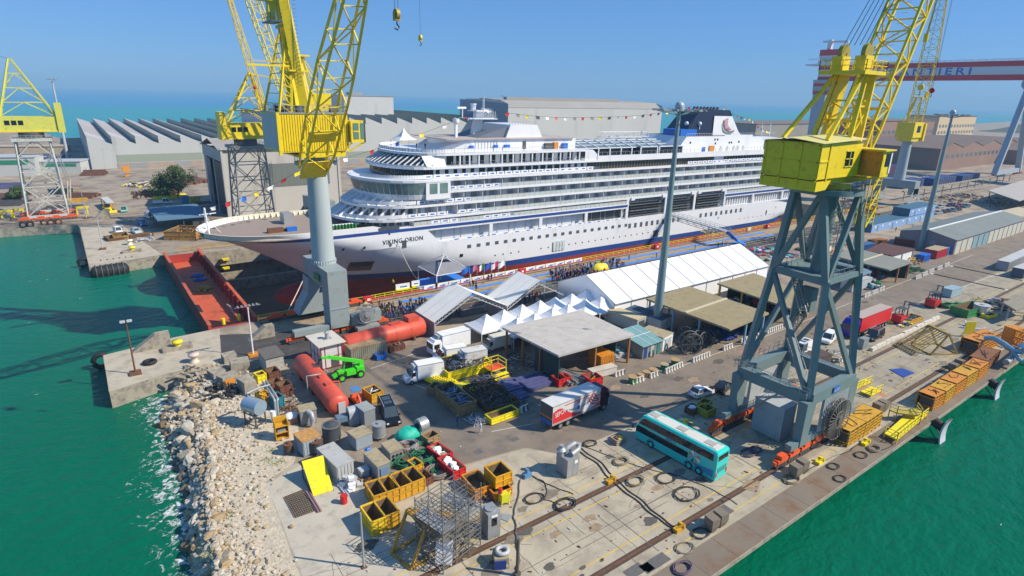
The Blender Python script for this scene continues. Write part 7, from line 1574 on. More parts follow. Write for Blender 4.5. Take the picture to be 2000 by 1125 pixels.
def tarpheap(label,px,py,rx,ry,h,m,seed,name='tarpaulin'):
 p=G(px,py); q=MB(); n=18;k=8; vs=[]
 for j in range(k+1):
  for i in range(n): a=2*PI*i/n; t=j/k; e=math.sin(t*PI/2); rr=1-.0; nz=1+.18*noise.noise(Vector((math.cos(a)*1.5+seed,math.sin(a)*1.5,t*3))); vs.append((rx*math.cos(a)*math.cos(t*PI/2)**.6*nz,ry*math.sin(a)*math.cos(t*PI/2)**.6*nz,h*e*(1+.15*noise.noise(Vector((a,t*4,seed))))))
 q.add(vs,[(j*n+i,j*n+(i+1)%n,(j+1)*n+(i+1)%n,(j+1)*n+i) for j in range(k) for i in range(n)],0,True); o=q.build(name,m); o.location=(p.x,p.y,0); return tag(o,label,'tarpaulin')
tarpheap('bright green tarpaulin draped over a heap near the black people carrier',797,856,1.9,1.3,1.5,mat('tarp_green',(.01,.42,.30),.6,var=.15,scale=1.5),3)
skip('orange skip full of scrap behind the black people carrier',(727,789),(749,781),2.6,1.5,yor,'orange skips','scrap',[white,greym,rust],seed=4)
r,L=at('mini_digger','small orange digger with blue roof beside the dull red tank','mini digger',(692,792),(706,788)); q=MB(); q.box(0,L,0,1.6,.3,1.0); q.beam((.4,-.3,.6),(.4,-.6,1.9),.25); q.beam((.4,-.6,1.9),(.6,-1.4,.4),.2); q.beam((1,.2,.9),(.9,-.5,2.0),.2); q.build('body',ored,r); q=MB(); q.box(-.1,L+.1,.1,1.5,2.1,2.2); q.build('roof',mat('roof_blue',(.08,.22,.5),.5),r)
for x in (0,L): q=MB(); q.box(x-.2,x+.2,-.2,1.9,0,.45); q.build('track',black,r)
g3='crates and bins beside the pale concrete shed'
skip('brown slatted crate behind the others against the concrete shed',(527,744),(548,738),2.0,1.3,brown,g3,name='crate',cat='crate'); skip('low brown crate lined with blue in the middle of the crates',(532,762),(552,755),1.8,1.0,brown,g3,name='crate',cat='crate')
skip('tall brown crate with white slats nearest the dull red tank',(550,779),(572,772),1.9,1.9,brown,g3,name='crate',cat='crate'); skip('teal stacked crate beside the silver pipes',(539,803),(556,797),1.8,1.9,mat('crate_teal',(.02,.18,.24),.6,var=.2),g3,name='crate',cat='crate')
skip('small yellow bin beside the concrete blocks',(505,750),(521,745),1.4,1.4,ryel,g3,name='crate',cat='crate'); skip('orange and yellow bin full of fittings beside the silver pipes',(518,795),(536,788),2.6,1.3,yor,g3,'scrap',[ryel,org],seed=6,name='crate',cat='crate')
heap('clear plastic wrapped bundles behind the tall brown crate',(556,768),(576,760),3,1.2,[canvas,greyw,ryel,mat('plastic_teal',(.10,.3,.35),.4)],40,3,kind='box',lo=.3,hi=.7,name='bundle_heap',cat='heap')
heap('rusty pipe fittings piled along the dull red tank',(577,830),(612,812),5,1.1,[rust,brown,dgrey,rust],110,4)
heap('rusty scrap and fittings between the two rows beside the tank',(560,800),(590,790),5,.7,[rust,dgrey,greym,brown],70,9)
p=G(500,829); r=thing('silver_tank','silver blue horizontal tank raised on a dark frame at the edge of the rocks','tank',(p.x,p.y,0),R(-62)); q=MB(); q.cyl((-1.3,0,2.9),(1.3,0,2.9),1.05,n=24); q.build('shell',mat('silver_blue',(.36,.47,.56),.35,metal=.5,var=.06),r); q=MB()
for x in (-1,1):
 for y in (-.8,.8): q.beam((x,y,0),(x,y,2.2),.14)
for z in (.4,1.9): q.beam((-1,-.8,z),(1,-.8,z),.12); q.beam((-1,.8,z),(1,.8,z),.12); q.beam((-1,-.8,z),(-1,.8,z),.12); q.beam((1,-.8,z),(1,.8,z),.12)
q.build('frame',dgrey,r); q=MB(); q.cyl((1.6,1.6,.3),(1.6,1.6,1.7),.35,n=12); q.build('filter',white,r); q=MB(); q.tube([(-1,0,3.9),(-1,0,4.4),(-.6,1.8,4.6),(0,3.0,4.6)],.14,8); q.build('pipe',galv,r)
r=thing('pipe_pair','pair of silver pipes bending down in front of the yellow bins','pipe',(0,0,0)); 
for k in range(2):
 q=MB(); A=G(513,745,2.6);B=G(536,781,3.2);C=G(541+k*4,823,.0); q.tube([A+Vector((k*.45,0,0)),A.lerp(B,.5)+Vector((k*.45,0,.1)),B+Vector((k*.45,0,0)),B.lerp(C,.1)+Vector((k*.3,0,0)),C],.15,8); q.build('pipe',galv,r)
P=[G(612,969,.1),G(651,957,.1),G(631,889,2.3),G(589,901,2.3)]; c=P[0]; r=thing('sloping_board','bright yellow sloping board leaning against the white ribbed container','board',(c.x,c.y,0)); P=[p-Vector((c.x,c.y,0)) for p in P]; q=MB(); nrm=(P[1]-P[0]).cross(P[3]-P[0]).normalized()*.12; q.add(P+[p-nrm for p in P],[(0,1,2,3),(4,5,6,7),(0,1,5,4),(1,2,6,5),(2,3,7,6),(3,0,4,7)]); q.build('panel',ryel,r)
for i,j in ((0,3),(1,2)): q=MB(); t=P[j]; q.beam(t-nrm,(t.x,t.y,0),.12); q.beam((P[i].x,P[i].y,.05),(t.x,t.y,.05),.12); q.build('support',dgrey,r)
P=[G(555,972),G(593,957),G(624,995),G(577,1012)]; q=MB()
for i in range(13):
 t=i/12; q.beam(P[0].lerp(P[3],t)+Vector((0,0,.06)),P[1].lerp(P[2],t)+Vector((0,0,.06)),.06); q.beam(P[0].lerp(P[1],t)+Vector((0,0,.12)),P[3].lerp(P[2],t)+Vector((0,0,.12)),.06)
tag(q.build('rebar_mesh',mat('rebar',(.13,.085,.05),.8,var=.3)),'square of rusty reinforcing mesh lying on the concrete','steel mesh')
q=MB(); 
for k in range(2): q.cyl(G(598+k*5,960-k*1.5,.12),G(622+k*5,1000-k*1.5,.12),.12,n=8)
tag(q.build('pipe_pair',mat('mauve_pipe',(.28,.17,.18),.6)),'pair of mauve pipes lying beside the rusty mesh','pipe')
q=MB(); 
for k in range(2): q.cyl(G(652+k*5,935,.12),G(676+k*5,968,.12),.1,n=8)
tag(q.build('pipe_pair',greyw),'pair of pale pipes lying beside the white ribbed container','pipe')
heap('broken white block pieces in front of the white ribbed container',(684,962),(706,950),2.2,1.6,[white,greyw],16,7,kind='box',lo=.5,hi=.9,name='block_stack',cat='block pile')
container('small pale grey block cabinet between the ribbed and tan roofed boxes',(707,938),(722,932),.9,1.1,greyw,greyw,g,rib=False)
heap('tan drums and rags left of the tan roofed box',(712,950),(735,938),1.5,.7,[mat('tan_drum',(.4,.32,.18),.7),rust,brown],20,8,kind='box',lo=.3,hi=.7)
gs='open yellow skips in the foreground'
L4=[('leftmost of the four empty yellow skips in the back row',(731,996),(757,987)),('second from left of the four yellow skips, with a red inner wall',(757.5,987),(782,978)),('third from left of the four empty yellow skips',(782.5,978),(806,968)),('rightmost of the four empty yellow skips in the back row',(806.5,968),(830,958))]
for k,(lab,a,b) in enumerate(L4): skip(lab,a,b,2.7,1.75,yor,gs)
skip('yellow skip at the left of the front pair beside the slim grey post',(728,1050),(754,1039),2.9,1.9,mat('skip_brighter',(.72,.50,.02),.5,var=.1,dirt=(.4,.22,.03),damt=.3),gs); skip('yellow skip at the right of the front pair',(754.5,1038.5),(781,1027),2.9,1.9,yor,gs)
skip('small yellow tilted skip between the yellow row and the hose coils',(812,925),(826,918),1.6,1.0,yor,gs); skip('brown and blue crate next to the last yellow skip',(830,952),(846,944),1.8,1.0,brown,gs,name='crate',cat='crate')
skip('orange skip lying behind the scaffold tower',(928,978),(960,966),3.2,1.4,org,'orange skips'); skip('orange skip stacked on another beside the yellow pump',(968,956),(999,944),2.4,1.6,mat('skip_orange_bright',(.66,.34,.01),.5,var=.1,dirt=(.35,.15,.02),damt=.3),'orange skips',z=1.0); skip('lower orange skip under the stacked one',(966,980),(999,967),2.4,1.0,org,'orange skips')
skip('red ribbed crate with white sacks nearest the camera',(887,939),(909,929),3.5,1.2,red,'red crates of white sacks','box',canvas,seed=2,name='crate',cat='crate'); skip('red ribbed crate with white bags and a ring, farther one',(864,908),(884,898),3.0,1.1,red,'red crates of white sacks','box',[canvas,tan],seed=5,name='crate',cat='crate')
gh='heaps of coiled hoses'
for lab,px,py,rr,m in (('green hose coil beside the tan roofed box',776,921,1.35,greenh),('green hose coil behind the first one',797,906,1.4,greenh),('dark green hose coil next to the red crates, upper one',826,880,1.3,greenh),('dark green hose coil next to the red crates, lower one',828,896,1.5,greenh),('thick pale and dark hose coil beside the last yellow skip',857,926,1.5,mat('hose_pale',(.20,.16,.12),.6,var=.4,scale=4)),('pink and blue rag hose coil above the green ones',797,876,1.2,mat('hose_pink',(.28,.22,.25),.6,var=.5,scale=6))):
 coil(lab,px,py,rr,m,7,.10,gh,'hose_coil','hose coil',.85)
q=MB(); 
for k in range(5): q.tube([G(752+k*4,868-k*2,.2+.1*k),G(770+k*5,880-k*3,.5),G(790+k*4,900+k*2,.4),G(812+k*6,916-k*5,.2)],.13,6)
tag(q.build('hose_bundle',mat('hose_brown',(.14,.10,.06),.7,var=.4,scale=3)),'bundle of thick brown and green hoses draped across the yard','hose',gh)
q=MB(); random.seed(8)
for k in range(9): q.tube([G(834+random.uniform(-8,8),880+random.uniform(-6,6),.15),G(845+random.uniform(-9,9),900+random.uniform(-8,8),.5),G(850+random.uniform(-10,10),918+random.uniform(-8,8),.2)],.1,6)
tag(q.build('hose_bundle',greenh),'tangle of green hoses between the red crates and the coils','hose',gh)
# --- scrap area
gt='steel trays in the scrap yard'
skip('long yellow framed tray heaped with rusty scrap bars',(876,747),(960,724),5.5,1.7,ryel,gt,'scrap',[rust,dgrey,greym,mat('scrap_tan',(.26,.20,.13),.8)],seed=3,name='scrap_tray',cat='tray',ftop=1.0)
skip('long rusty skip full of blue and silver offcuts, nearest the camera',(897,816),(930,805),7.0,1.9,mat('skip_rusty',(.30,.21,.09),.75,var=.25,scale=1,dirt=(.16,.07,.03),damt=.5),gt,'scrap',[greym,mat('offcut_blue',(.08,.16,.34),.5),galv,dgrey],seed=5,name='scrap_tray',cat='tray',ftop=.9)
r=skip('rusty tray heaped with black hoses in the middle of the scrap yard',(955,812),(1014,795),8.0,1.1,rust,gt,'scrap',[black,dgrey,rope,rust],seed=6,name='scrap_tray',cat='tray',ftop=1.3)
def plate_px(label,pts,z,m,name='steel_plate',cat='steel plate',th=.25,group=None,grid=None):
 P=[G(a,b,z) for a,b in pts]; q=MB(); q.prism([(p.x,p.y) for p in P],z-th,z)
 if grid:
  for k in range(1,9): q.beam(P[0].lerp(P[1],k/9)+Vector((0,0,.08)),P[3].lerp(P[2],k/9)+Vector((0,0,.08)),.12,.14)
  for k in range(1,7): q.beam(P[0].lerp(P[3],k/7)+Vector((0,0,.12)),P[1].lerp(P[2],k/7)+Vector((0,0,.12)),.10,.12)
 return tag(q.build(name,m),label,cat,group)
plate_px('yellow grated platform at the left corner of the scrap yard',[(824,737),(860,757),(895,745),(857,726)],.7,ryel,'platform','platform',grid=1)
plate_px('flat yellow plate in front of the long yellow tray',[(880,752),(908,770),(936,757),(912,742)],.6,ryel)
skip('rusty brown crate at the left corner of the scrap yard',(835,770),(860,776),2.0,1.2,mat('crate_tan',(.28,.22,.12),.8,var=.2),gt,name='crate',cat='crate')
skip('yellow narrow tray at the right front corner of the scrap yard',(960,831),(1012,812),1.6,1.0,ryel,gt,name='scrap_tray',cat='tray'); heap('loose silver scaffold tubes on the asphalt near the rusty skip',(905,824),(945,838),2.6,.5,[galv,greyw],34,12,lo=1.2,hi=2.4,th=.12)
r,L=at('yellow_steps','yellow steel steps with handrails beside the scrap trays','steps',(960,740),(988,731)); q=MB(); q.box(0,L,0,2.2,1.2,1.3); q.box(0,L,-.8,0,.5,.6); rail(q,[(0,0,1.3),(0,2.2,1.3),(L,2.2,1.3),(L,0,1.3)],1.3,0,.09); [q.beam((x,y,0),(x,y,1.3),.12) for x in (0,L) for y in (0,2.2)]; q.beam((0,-.8,.1),(L,-.8,.1),.2); q.build('frame',ryel,r); q=MB(); q.box(.1,L-.1,.1,2.1,1.3,1.34); q.build('tread',ored,r)
gp_='violet blue sheet stacks'
vb=mat('violet_sheet',(.08,.085,.20),.6,var=.2,scale=1,stretch=(1,6,1))
for lab,a,b,W,H in (('violet blue sheet stack nearest the lorry, left one',(993,770),(1028,760),3.5,.7),('violet blue sheet stack nearest the lorry, right one',(1034,768),(1082,752),4.2,.9),('low violet blue sheet stack in front of the others',(1005,785),(1035,776),2.2,.5)):
 r,L=at('sheet_stack',lab,'sheet stack',a,b,gp_); q=MB()
 for k in range(5): q.box(0,L*.98,k*W/5,(k+.86)*W/5,.1,H*(.8+.2*((k*7)%3)/2))
 q.build('sheets',vb,r)
heap('mixed scrap heap with white and blue bits between the trays',(960,768),(1003,752),5,1.2,[greyw,dgrey,blue,rust,white,greym],90,13); heap('dark mixed scrap under the ribbed roof',(1000,735),(1060,715),7,1.0,[dgrey,rust,greym,black,greyw],110,14); heap('scrap heap with timber behind the yellow steps',(990,712),(1035,700),4,1.0,[brown,dgrey,greym],60,15)
heap('dark scrap next to the violet sheets by the lorry',(1010,800),(1036,790),4,.8,[dgrey,tarp,greym,black],60,17); heap('machinery parts along the edge of the ribbed roof',(1062,752),(1095,742),4,1.0,[dgrey,black,greym,rust],80,18)
r,L=at('pipe_stack','stack of long silver tubes in front of the ribbed roof','pipe stack',(1108,756),(1145,747)); q=MB(); random.seed(4)
for k in range(34): q.cyl((random.uniform(0,L),random.uniform(-.4,.2),.15+random.random()*.9),(random.uniform(0,L)-1.2,6+random.uniform(-.4,.5),.15+random.random()*.9),.1,n=6)
q.build('tubes',galv,r)
gr_='red bins by the silver tubes'
skip('red bin left of the stack of silver tubes',(1091,757),(1106,752),1.8,1.3,red,gr_); skip('red bin directly behind the lorry cab, with orange end',(1152,757),(1176,751),2.2,1.3,red,gr_,'scrap',[red,org],seed=9); skip('second red bin touching the silver tubes',(1107,751),(1114,749),1.6,1.2,red,gr_)
container('bright orange ribbed container under the edge of the ribbed roof',(1172,726),(1198,719),3.2,2.6,org,org,None); 
container('long white barrier box beside the orange container',(1157,742),(1204,730),1.4,1.3,mat('barrier_cream',(.55,.52,.46),.7,var=.1),mat('barrier_cream2',(.5,.48,.42),.7),None,rib=False,name='barrier_box',cat='barrier')
heap('pale pallets and blue boxes under the right edge of the ribbed roof',(1195,706),(1232,695),4,.9,[greyw,mat('pallet_teal',(.12,.3,.33),.6),greym],44,20,kind='box',lo=.5,hi=1.3,name='pallet_heap',cat='heap')
r,L=at('glazed_hut','green clad hut with pale glazed sloping roof','hut',(1254,702),(1292,688)); W=6.0
q=MB(); q.box(0,L,0,W,0,2.5); ribs(q,L,W,.2,2.4,.5,.05); q.build('wall',mat('hut_wall',(.25,.30,.28),.7,var=.3,scale=.8,dirt=(.3,.22,.12),damt=.4),r); q=MB(); q.add([(-.4,-.5,2.5),(L+.2,-.5,2.5),(L+.2,W,3.4),(-.4,W,3.4)],[(0,1,2,3)]); 
for t in (.33,.66): q.beam((-.4+(L+.6)*t,-.5,2.54),(-.4+(L+.6)*t,W,3.44),.1,.05,1)
q.beam((-.4,W*.5,2.98),(L+.2,W*.5,2.98),.12,.06,1); q.build('roof',[mat('glazed_roof',(.18,.34,.34),.3,var=.1),white],r)
for k in range(3): q=MB(); q.box(.3+k*L*.33,.3+k*L*.33+.8,-.1,-.05,.1,2.1); q.build('door',[wblue,greyw,mat('door_teal',(.05,.2,.2),.5)][k],r)
container('white hut with tan roof and roller shutter joined to the glazed hut',(1293,688),(1312,677),5.0,2.7,white,tan,None,rib=False,name='hut',cat='hut',door=greyw)
go='office containers by the tall mast'
container('white office container with tan roof beside the last pagoda tent',(1243,650),(1260,643),7.5,2.6,mat('office_green',(.38,.43,.42),.5,var=.06),mat('roof_cream_tan',(.50,.42,.26),.8,var=.08),go,rib=False,door=dgrey); container('pale office container with dark blue roof behind the tall mast',(1289,650),(1309,640),8.5,2.5,mat('office_pale',(.45,.50,.50),.5),mat('roof_navy',(.05,.09,.14),.6,var=.1),go); container('dark blue container with green roof against the marquee',(1245,600),(1276,588),3,2.5,mat('con_navy',(.02,.05,.14),.5),mat('roof_green',(.06,.16,.07),.7),go); container('small grey green container between the offices and the mast',(1262,640),(1275,634),2.5,2.4,grncon,greym,go)
def reel(label,px,py,s,m,group,up=False,name='cable_reel'):
 p=G(px,py); r=thing(name,label,'cable reel',(p.x,p.y,0),random.uniform(0,3),group); q=MB()
 if up:
  for z in (0,.9*s): q.cyl((0,0,z),(0,0,z+.08*s),.72*s,n=20,m=0 if z else 1)
  q.cyl((0,0,.05),(0,0,.9*s),.62*s,n=16,m=1)
 else:
  for y in (-.35*s,.35*s): q.tube([(0+s*math.cos(a),y,s+s*math.sin(a)) for a in [2*PI*k/20 for k in range(20)]],.07*s,6,0,True); [q.beam((0,y,s),(s*math.cos(a),y,s+s*math.sin(a)),.07*s) for a in [2*PI*k/8 for k in range(8)]]
  q.cyl((0,-.35*s,s),(0,.35*s,s),.55*s,n=16,m=1)
 q.build('reel',m,r); return r
random.seed(9); wd=mat('reel_wood',(.40,.26,.12),.8,var=.15)
for lab,px,py,s,m in (('wooden topped green reel at the left end of the kerb reels',1235,747,1.1,[wd,green]),('small orange reel second from the left on the kerb',1251,739,.8,[wd,org]),('small tan reel third from the left on the kerb',1262,735,.9,[wd,tan]),('green reel fourth from the left on the kerb',1275,731,1.0,[wd,green]),('pale reel behind the zebra barriers',1297,721,1.0,[tan,green]),('green topped reel at the right end of the kerb reels',1318,713,1.1,[wd,green])): reel(lab,px,py,s,m,'cable reels along the kerb',True)
for lab,px,py,s in (('large upright dark cable drum under the tan roof, left',1345,690,2.0),('large upright cable drum under the tan roof, middle',1362,684,1.8),('upright cable drum leaning under the tan roof, right',1378,675,1.5),('dark cable drum deep under the tan roof',1340,668,1.6),('rusty cable drum at the back under the tan roof',1360,660,1.5)): reel(lab,px,py,s,[dgrey,rope],'cable drums under the tan roof')
heap('cable ends and dark junk under the tan roof',(1330,690),(1400,672),9,1.4,[dgrey,black,rust,greenh,greym,tarp],150,21); heap('dark blue boxes under the right corner of the tan roof',(1420,668),(1458,650),6,1.2,[tarp,dgrey,wblue,mat('box_teal',(.02,.12,.16),.5)],70,22,kind='box',lo=.4,hi=1.3,name='box_heap',cat='heap'); heap('machines stored below the tan roof edge',(1378,680),(1405,670),3,1.3,[greym,tan,dgrey],30,23,kind='box',lo=.4,hi=1.2)
heap('dark stored goods under the half hidden tan roof',(1440,618),(1530,600),8,1.6,[dgrey,tarp,black,greym,red],110,24,kind='box',lo=.4,hi=1.6); heap('goods in the shade of the dull green roof',(1690,548),(1735,540),6,1.8,[tarp,dgrey,red,mat('cyan_box',(.05,.3,.42),.5),green],60,25,kind='box',lo=.5,hi=1.6)
heap('crowded coloured market of crates beyond the marquee end',(1478,515),(1560,500),12,1.5,[dgrey,mat('box_cyan',(.10,.35,.5),.5),red,greyw,tarp,white,mat('mint',(.1,.55,.42),.5)],150,26,kind='box',lo=.4,hi=1.4,name='crate_heap',cat='heap')
def barrier(label,a,b,group='black and white road barriers',zebra=True):
 r,L=at('road_barrier',label,'barrier',a,b,group); q=MB(); n=max(3,int(L/.36))
 for i in range(n):
  x0=L*i/n;x1=L*(i+1)/n
  for kk,((y0,z0),(y1,z1)) in enumerate(zip(((0,0),(.14,.35),(.18,.85),(.42,.85),(.46,.35)),((.14,.35),(.18,.85),(.42,.85),(.46,.35),(.6,0)))): q.quad((x0,y0,z0),(x1,y0,z0),(x1,y1,z1),(x0,y1,z1),1 if (i%2 and zebra and kk<2) else 0)
 q.add([(0,0,0),(0,.14,.35),(0,.18,.85),(0,.42,.85),(0,.46,.35),(0,.6,0)],[(0,1,2,3,4,5)]); q.add([(L,0,0),(L,.14,.35),(L,.18,.85),(L,.42,.85),(L,.46,.35),(L,.6,0)],[(0,1,2,3,4,5)]); q.build('block',[mat('barrier_white',(.55,.53,.49),.8,var=.1),dgrey],r)
BR=[((1237,752),(1259,744),'in front of the kerb reels, leftmost'),((1272,740),(1289,733),'second from the left along the kerb'),((1302,731),(1335,716),'long one beside the pale reel'),((1355,709),(1388,696),'below the tan roof'),((1415,686),(1432,679),'short one before the crossing'),((1449,671),(1488,657),'just left of the big crane leg'),((1500,652),(1530,641),'seen through the crane legs, left'),((1536,638),(1566,627),'seen through the crane legs, right'),((1690,582),(1702,577),'small block left of three past the crane'),((1705,576),(1716,571),'small block, middle of three past the crane'),((1719,570),(1730,566),'small block, right of three past the crane'),((1790,546),(1800,542),'left block of the next three'),((1803,540),(1813,536),'middle block of the next three'),((1816,534),(1826,530),'right block of the next three'),((1832,528),(1842,524),'first block near the crossing dashes'),((1846,522),(1856,518),'last block near the crossing dashes'),((1203,737),(1222,731),'next to the long white barrier box'),((1398,838),(1440,818),'along the crane rail beside the crane leg'),((1018,808),(1034,800),'leaning at the lorry rear'),((1640,710),(1665,700),'at the near end of the white kerb wall')]
for a,b,w in BR: barrier('zebra striped concrete barrier '+w,a,b)
q=MB(); A=G(1704,687);B=G(1836,622); 
n=16; r=thing('kerb_wall','rough white low kerb wall beside the crane rail','low wall',(A.x,A.y,0)); d=(B-A)/n; nn_=Vector((-d.y,d.x,0)).normalized()*.5
random.seed(3)
for i in range(n): q=MB(); a=d*i;b=d*(i+.94); h=random.uniform(.55,.8); q.add([a,b,b+nn_,a+nn_]+[v+Vector((0,0,h)) for v in (a,b,b+nn_,a+nn_)],[(0,1,5,4),(1,2,6,5),(2,3,7,6),(3,0,4,7),(4,5,6,7)]); q.build('block',mat('kerb_white',(.60,.57,.50),.85,var=.15,scale=2),r)
# --- quay side: cages, platforms, bollards, fenders
def cage(label,a,b,W,H,m=yor,group='orange steel cages on the quay edge'):
 r,L=at('steel_cage',label,'steel cage',a,b,group); q=MB(); q.box(0,L,0,W,H-.08,H); q.box(0,L,0,W,.05,.15); q.box(L-.1,L,0,W,0,H)
 for x in (0,L): q.box(x-.06,x+.06,-.06,.06,0,H); q.box(x-.06,x+.06,W-.06,W+.06,0,H)
 for k in range(1,5): z=H*k/5; q.box(0,L,-.05,.03,z-.11,z+.11); q.box(-.05,.03,0,W,z-.05,z+.05) if k in (1,4) else None
 for k in range(1,4): x=L*k/4; q.box(x-.07,x+.07,-.05,.03,0,H)
 q.box(0,L,W-.05,W,0,H); q.build('frame',m,r); q=MB(); q.box(.3,L-.2,.3,W-.3,.2,H*.7); q.tube([(L*random.uniform(.1,.9),W*random.uniform(.1,.9),H+.05) for _ in range(6)],.04,5,1); q.build('equipment',[dgrey,rope],r); return r
E1=[(1820,803),(1842,790.5),(1862,775),(1884,759.5),(1907,745),(1927,730)]
for i,w in enumerate(('nearest in the row of five','second in the row of five','third in the row of five','fourth in the row of five','farthest in the row of five')):
 p0=G(*E1[i]);p1=G(*E1[i+1]); y=27.6; 
 r=cage('orange ribbed steel cage, '+w,E1[i],(E1[i][0]+(E1[i+1][0]-E1[i][0])*.9,E1[i][1]+(E1[i+1][1]-E1[i][1])*.9),2.3,2.3,org if i%2==0 else yor)
cage('orange steel cage beside the crane bogies, left of the pair',(1654,874),(1685,854),2.6,2.4,yor); cage('orange steel cage beside the crane bogies, right of the pair',(1686,854),(1717,832),2.6,2.4,yor)
cage('orange steel cage behind the blue duct, left of the pair',(1906,694),(1927,685),2.8,2.6,org); cage('orange steel cage behind the blue duct, right of the pair',(1928,684),(1946,676),2.8,2.6,org)
r=cage('rusty brown and blue steel box after the row of five cages',(1922,728),(1948,706),2.6,2.2,mat('cage_rust',(.20,.08,.03),.7,var=.2))
r,L=at('frame_gantry','large orange lattice frame lying on the quay at the right edge','frame',(1953,666),(2030,694)); q=MB(); q.box(0,2.2,0,2.6,0,3.2); 
for z in (.4,1.8,3.1): q.beam((2,0,z),(L,0,z),.35,.25); q.beam((2,2.6,z),(L,2.6,z),.35,.25)
for k in range(12): q.beam((2+k*(L-2)/12,0,.4),(2+k*(L-2)/12,0,3.1),.1)
q.build('frame',org,r)
r,L=at('duct','pale blue curved duct with cone hood over the quay edge','duct',(1913,690),(1965,708)); q=MB(); q.tube([(0,0,3.0),(1.2,.6,3.4),(3,.4,3.0),(5,-.4,2.6),(6.4,-.4,3.0)],.5,12); q.cyl((6.4,-.4,3.0),(6.4,-.4,4.0),.45,.4,n=12); q.lathe([(1.1,0),(.3,.7),(0,.8)],14,(6.4,-.4,4.0)); q.tube([(5,-.6,2.4),(7,-1.6,1.6)],.35,10); q.build('pipe',mat('duct_blue',(.25,.42,.52),.35,metal=.4),r)
q=MB(); q.cyl(G(1965,708,1.4),G(2015,668,1.4),.5,n=12); tag(q.build('pipe_run',galv),'long silver pipe lying along the quay edge at the right','pipe')
def ramp(label,pts,z,m,railside=0,name='yellow_platform'):
 P=[G(a,b,z) for a,b in pts]; c=P[0]; r=thing(name,label,'platform',(c.x,c.y,0),0,'yellow steel platforms'); P=[p-Vector((c.x,c.y,0)) for p in P]; q=MB(); q.prism([(p.x,p.y) for p in P],z-.2,z); q.build('deck',m,r); q=MB()
 for i in range(2+railside): a=P[i];b=P[(i+1)%4]; rail(q,[a,b],1.0,0,.08)
 for p in P: q.beam((p.x,p.y,0),(p.x,p.y,z),.12)
 q.build('handrail',m,r)
ramp('long yellow steel platform on the quay edge between the orange cages',[(1728,846),(1752,858),(1811,809),(1784,797)],.7,ryel); ramp('upper yellow walkway behind the long yellow platform',[(1738,800),(1752,806),(1800,812),(1790,798)],1.4,mat('dull_yellow',(.42,.34,.04),.6),1); ramp('small yellow ramp lying by the crane leg, left one',[(1650,755),(1662,762),(1702,745),(1690,740)],.4,ryel); ramp('small yellow ramp lying by the crane leg, right one',[(1681,764),(1701,772),(1722,762),(1702,754)],.5,ryel)
def trestle(label,c,L,W,H,rz,m,name='trestle_frame'):
 p=G(*c); r=thing(name,label,'steel frame',(p.x,p.y,0),rz); q=MB()
 for x in (0,L): q.beam((x,0,.1),(x,W,.1),.25); q.beam((x,0,.1),(x,W/2,H),.25); q.beam((x,W,.1),(x,W/2,H),.25); 
 q.beam((0,0,.1),(L,0,.1),.25); q.beam((0,W,.1),(L,W,.1),.25); q.beam((0,W/2,H),(L,W/2,H),.6,.3)
 q.build('frame',m,r); q=MB()
 for k in range(9): y=-1.5*0; a=Vector((L,W/2,H-.1)); t=k/8; q.beam((L*t*1.0,W/2+.2,H),(L*t,W+3.5,.4),.12,.1)
 for k in range(7): t=k/6; q.beam((0,W/2+.2+(W/2+3.3)*t,H*(1-t)+.3*t),(L,W/2+.2+(W/2+3.3)*t,H*(1-t)+.3*t),.14,.1)
 q.build('slatted_ramp',m,r)
olv=mat('trestle_yellow',(.36,.25,.06),.7,var=.2,dirt=(.18,.10,.04),damt=.4)
trestle('brown yellow triangular trestle frame standing on the quay beyond the blue tarpaulin',(1869,692),4.6,5.4,4.0,R(62),olv); trestle('rusty yellow triangular trestle frame beside the scaffold tower in the foreground',(765,1082),3.0,4.2,4.0,R(-78),mat('trestle_orange',(.50,.27,.03),.65,var=.2,dirt=(.22,.10,.03),damt=.4))
q=MB(); q.cb((0,0,1.9),(1.9,.15,2.6),0); q.beam((-.9,0,.1),(.9,0,.1),.3); q.beam((-.8,.6,0),(-.8,0,1.4),.12); q.beam((.8,.6,0),(.8,0,1.4),.12); o=tag(q.build('board_sign',ryel),'plain yellow upright board standing on the quay behind the trestle','board'); p=G(1890,658); o.location=(p.x,p.y,0); o.rotation_euler=(0,0,R(-35))
q=MB(); P=[G(1736,722),G(1765,738),G(1786,729),G(1763,720)]; q.add([(p.x,p.y,.03+.0) for p in P]+[(p.x,p.y,.10) for p in P],[(4,5,6,7),(0,1,5,4),(1,2,6,5),(2,3,7,6),(3,0,4,7)]); tag(q.build('ground_tarpaulin',tarp),'dark blue tarpaulin spread flat on the quay','tarpaulin')
gb='brown steel bollard housings by the quay rail'
bm=mat('bollard_brown',(.20,.165,.12),.7,var=.12,dirt=(.12,.08,.05),damt=.3)
def bollard(label,px,py,s=.82):
 p=G(px,py); r=thing('bollard_box',label,'bollard housing',(p.x,p.y,0),R(-8),gb); q=MB(); q.add([(-.25*s,-.35,0),(.25*s,-.35,0),(.25*s,.35,0),(-.25*s,.35,0),(-.65*s,-.6,1.0*s),(.65*s,-.6,1.0*s),(.65*s,.6,1.0*s),(-.65*s,.6,1.0*s),(-.65*s,-.6,2.1*s),(.65*s,-.6,2.1*s),(.65*s,.6,2.1*s),(-.65*s,.6,2.1*s)],[(0,1,5,4),(1,2,6,5),(2,3,7,6),(3,0,4,7),(4,5,9,8),(5,6,10,9),(6,7,11,10),(7,4,8,11),(8,9,10,11)]); q.build('housing',bm,r)
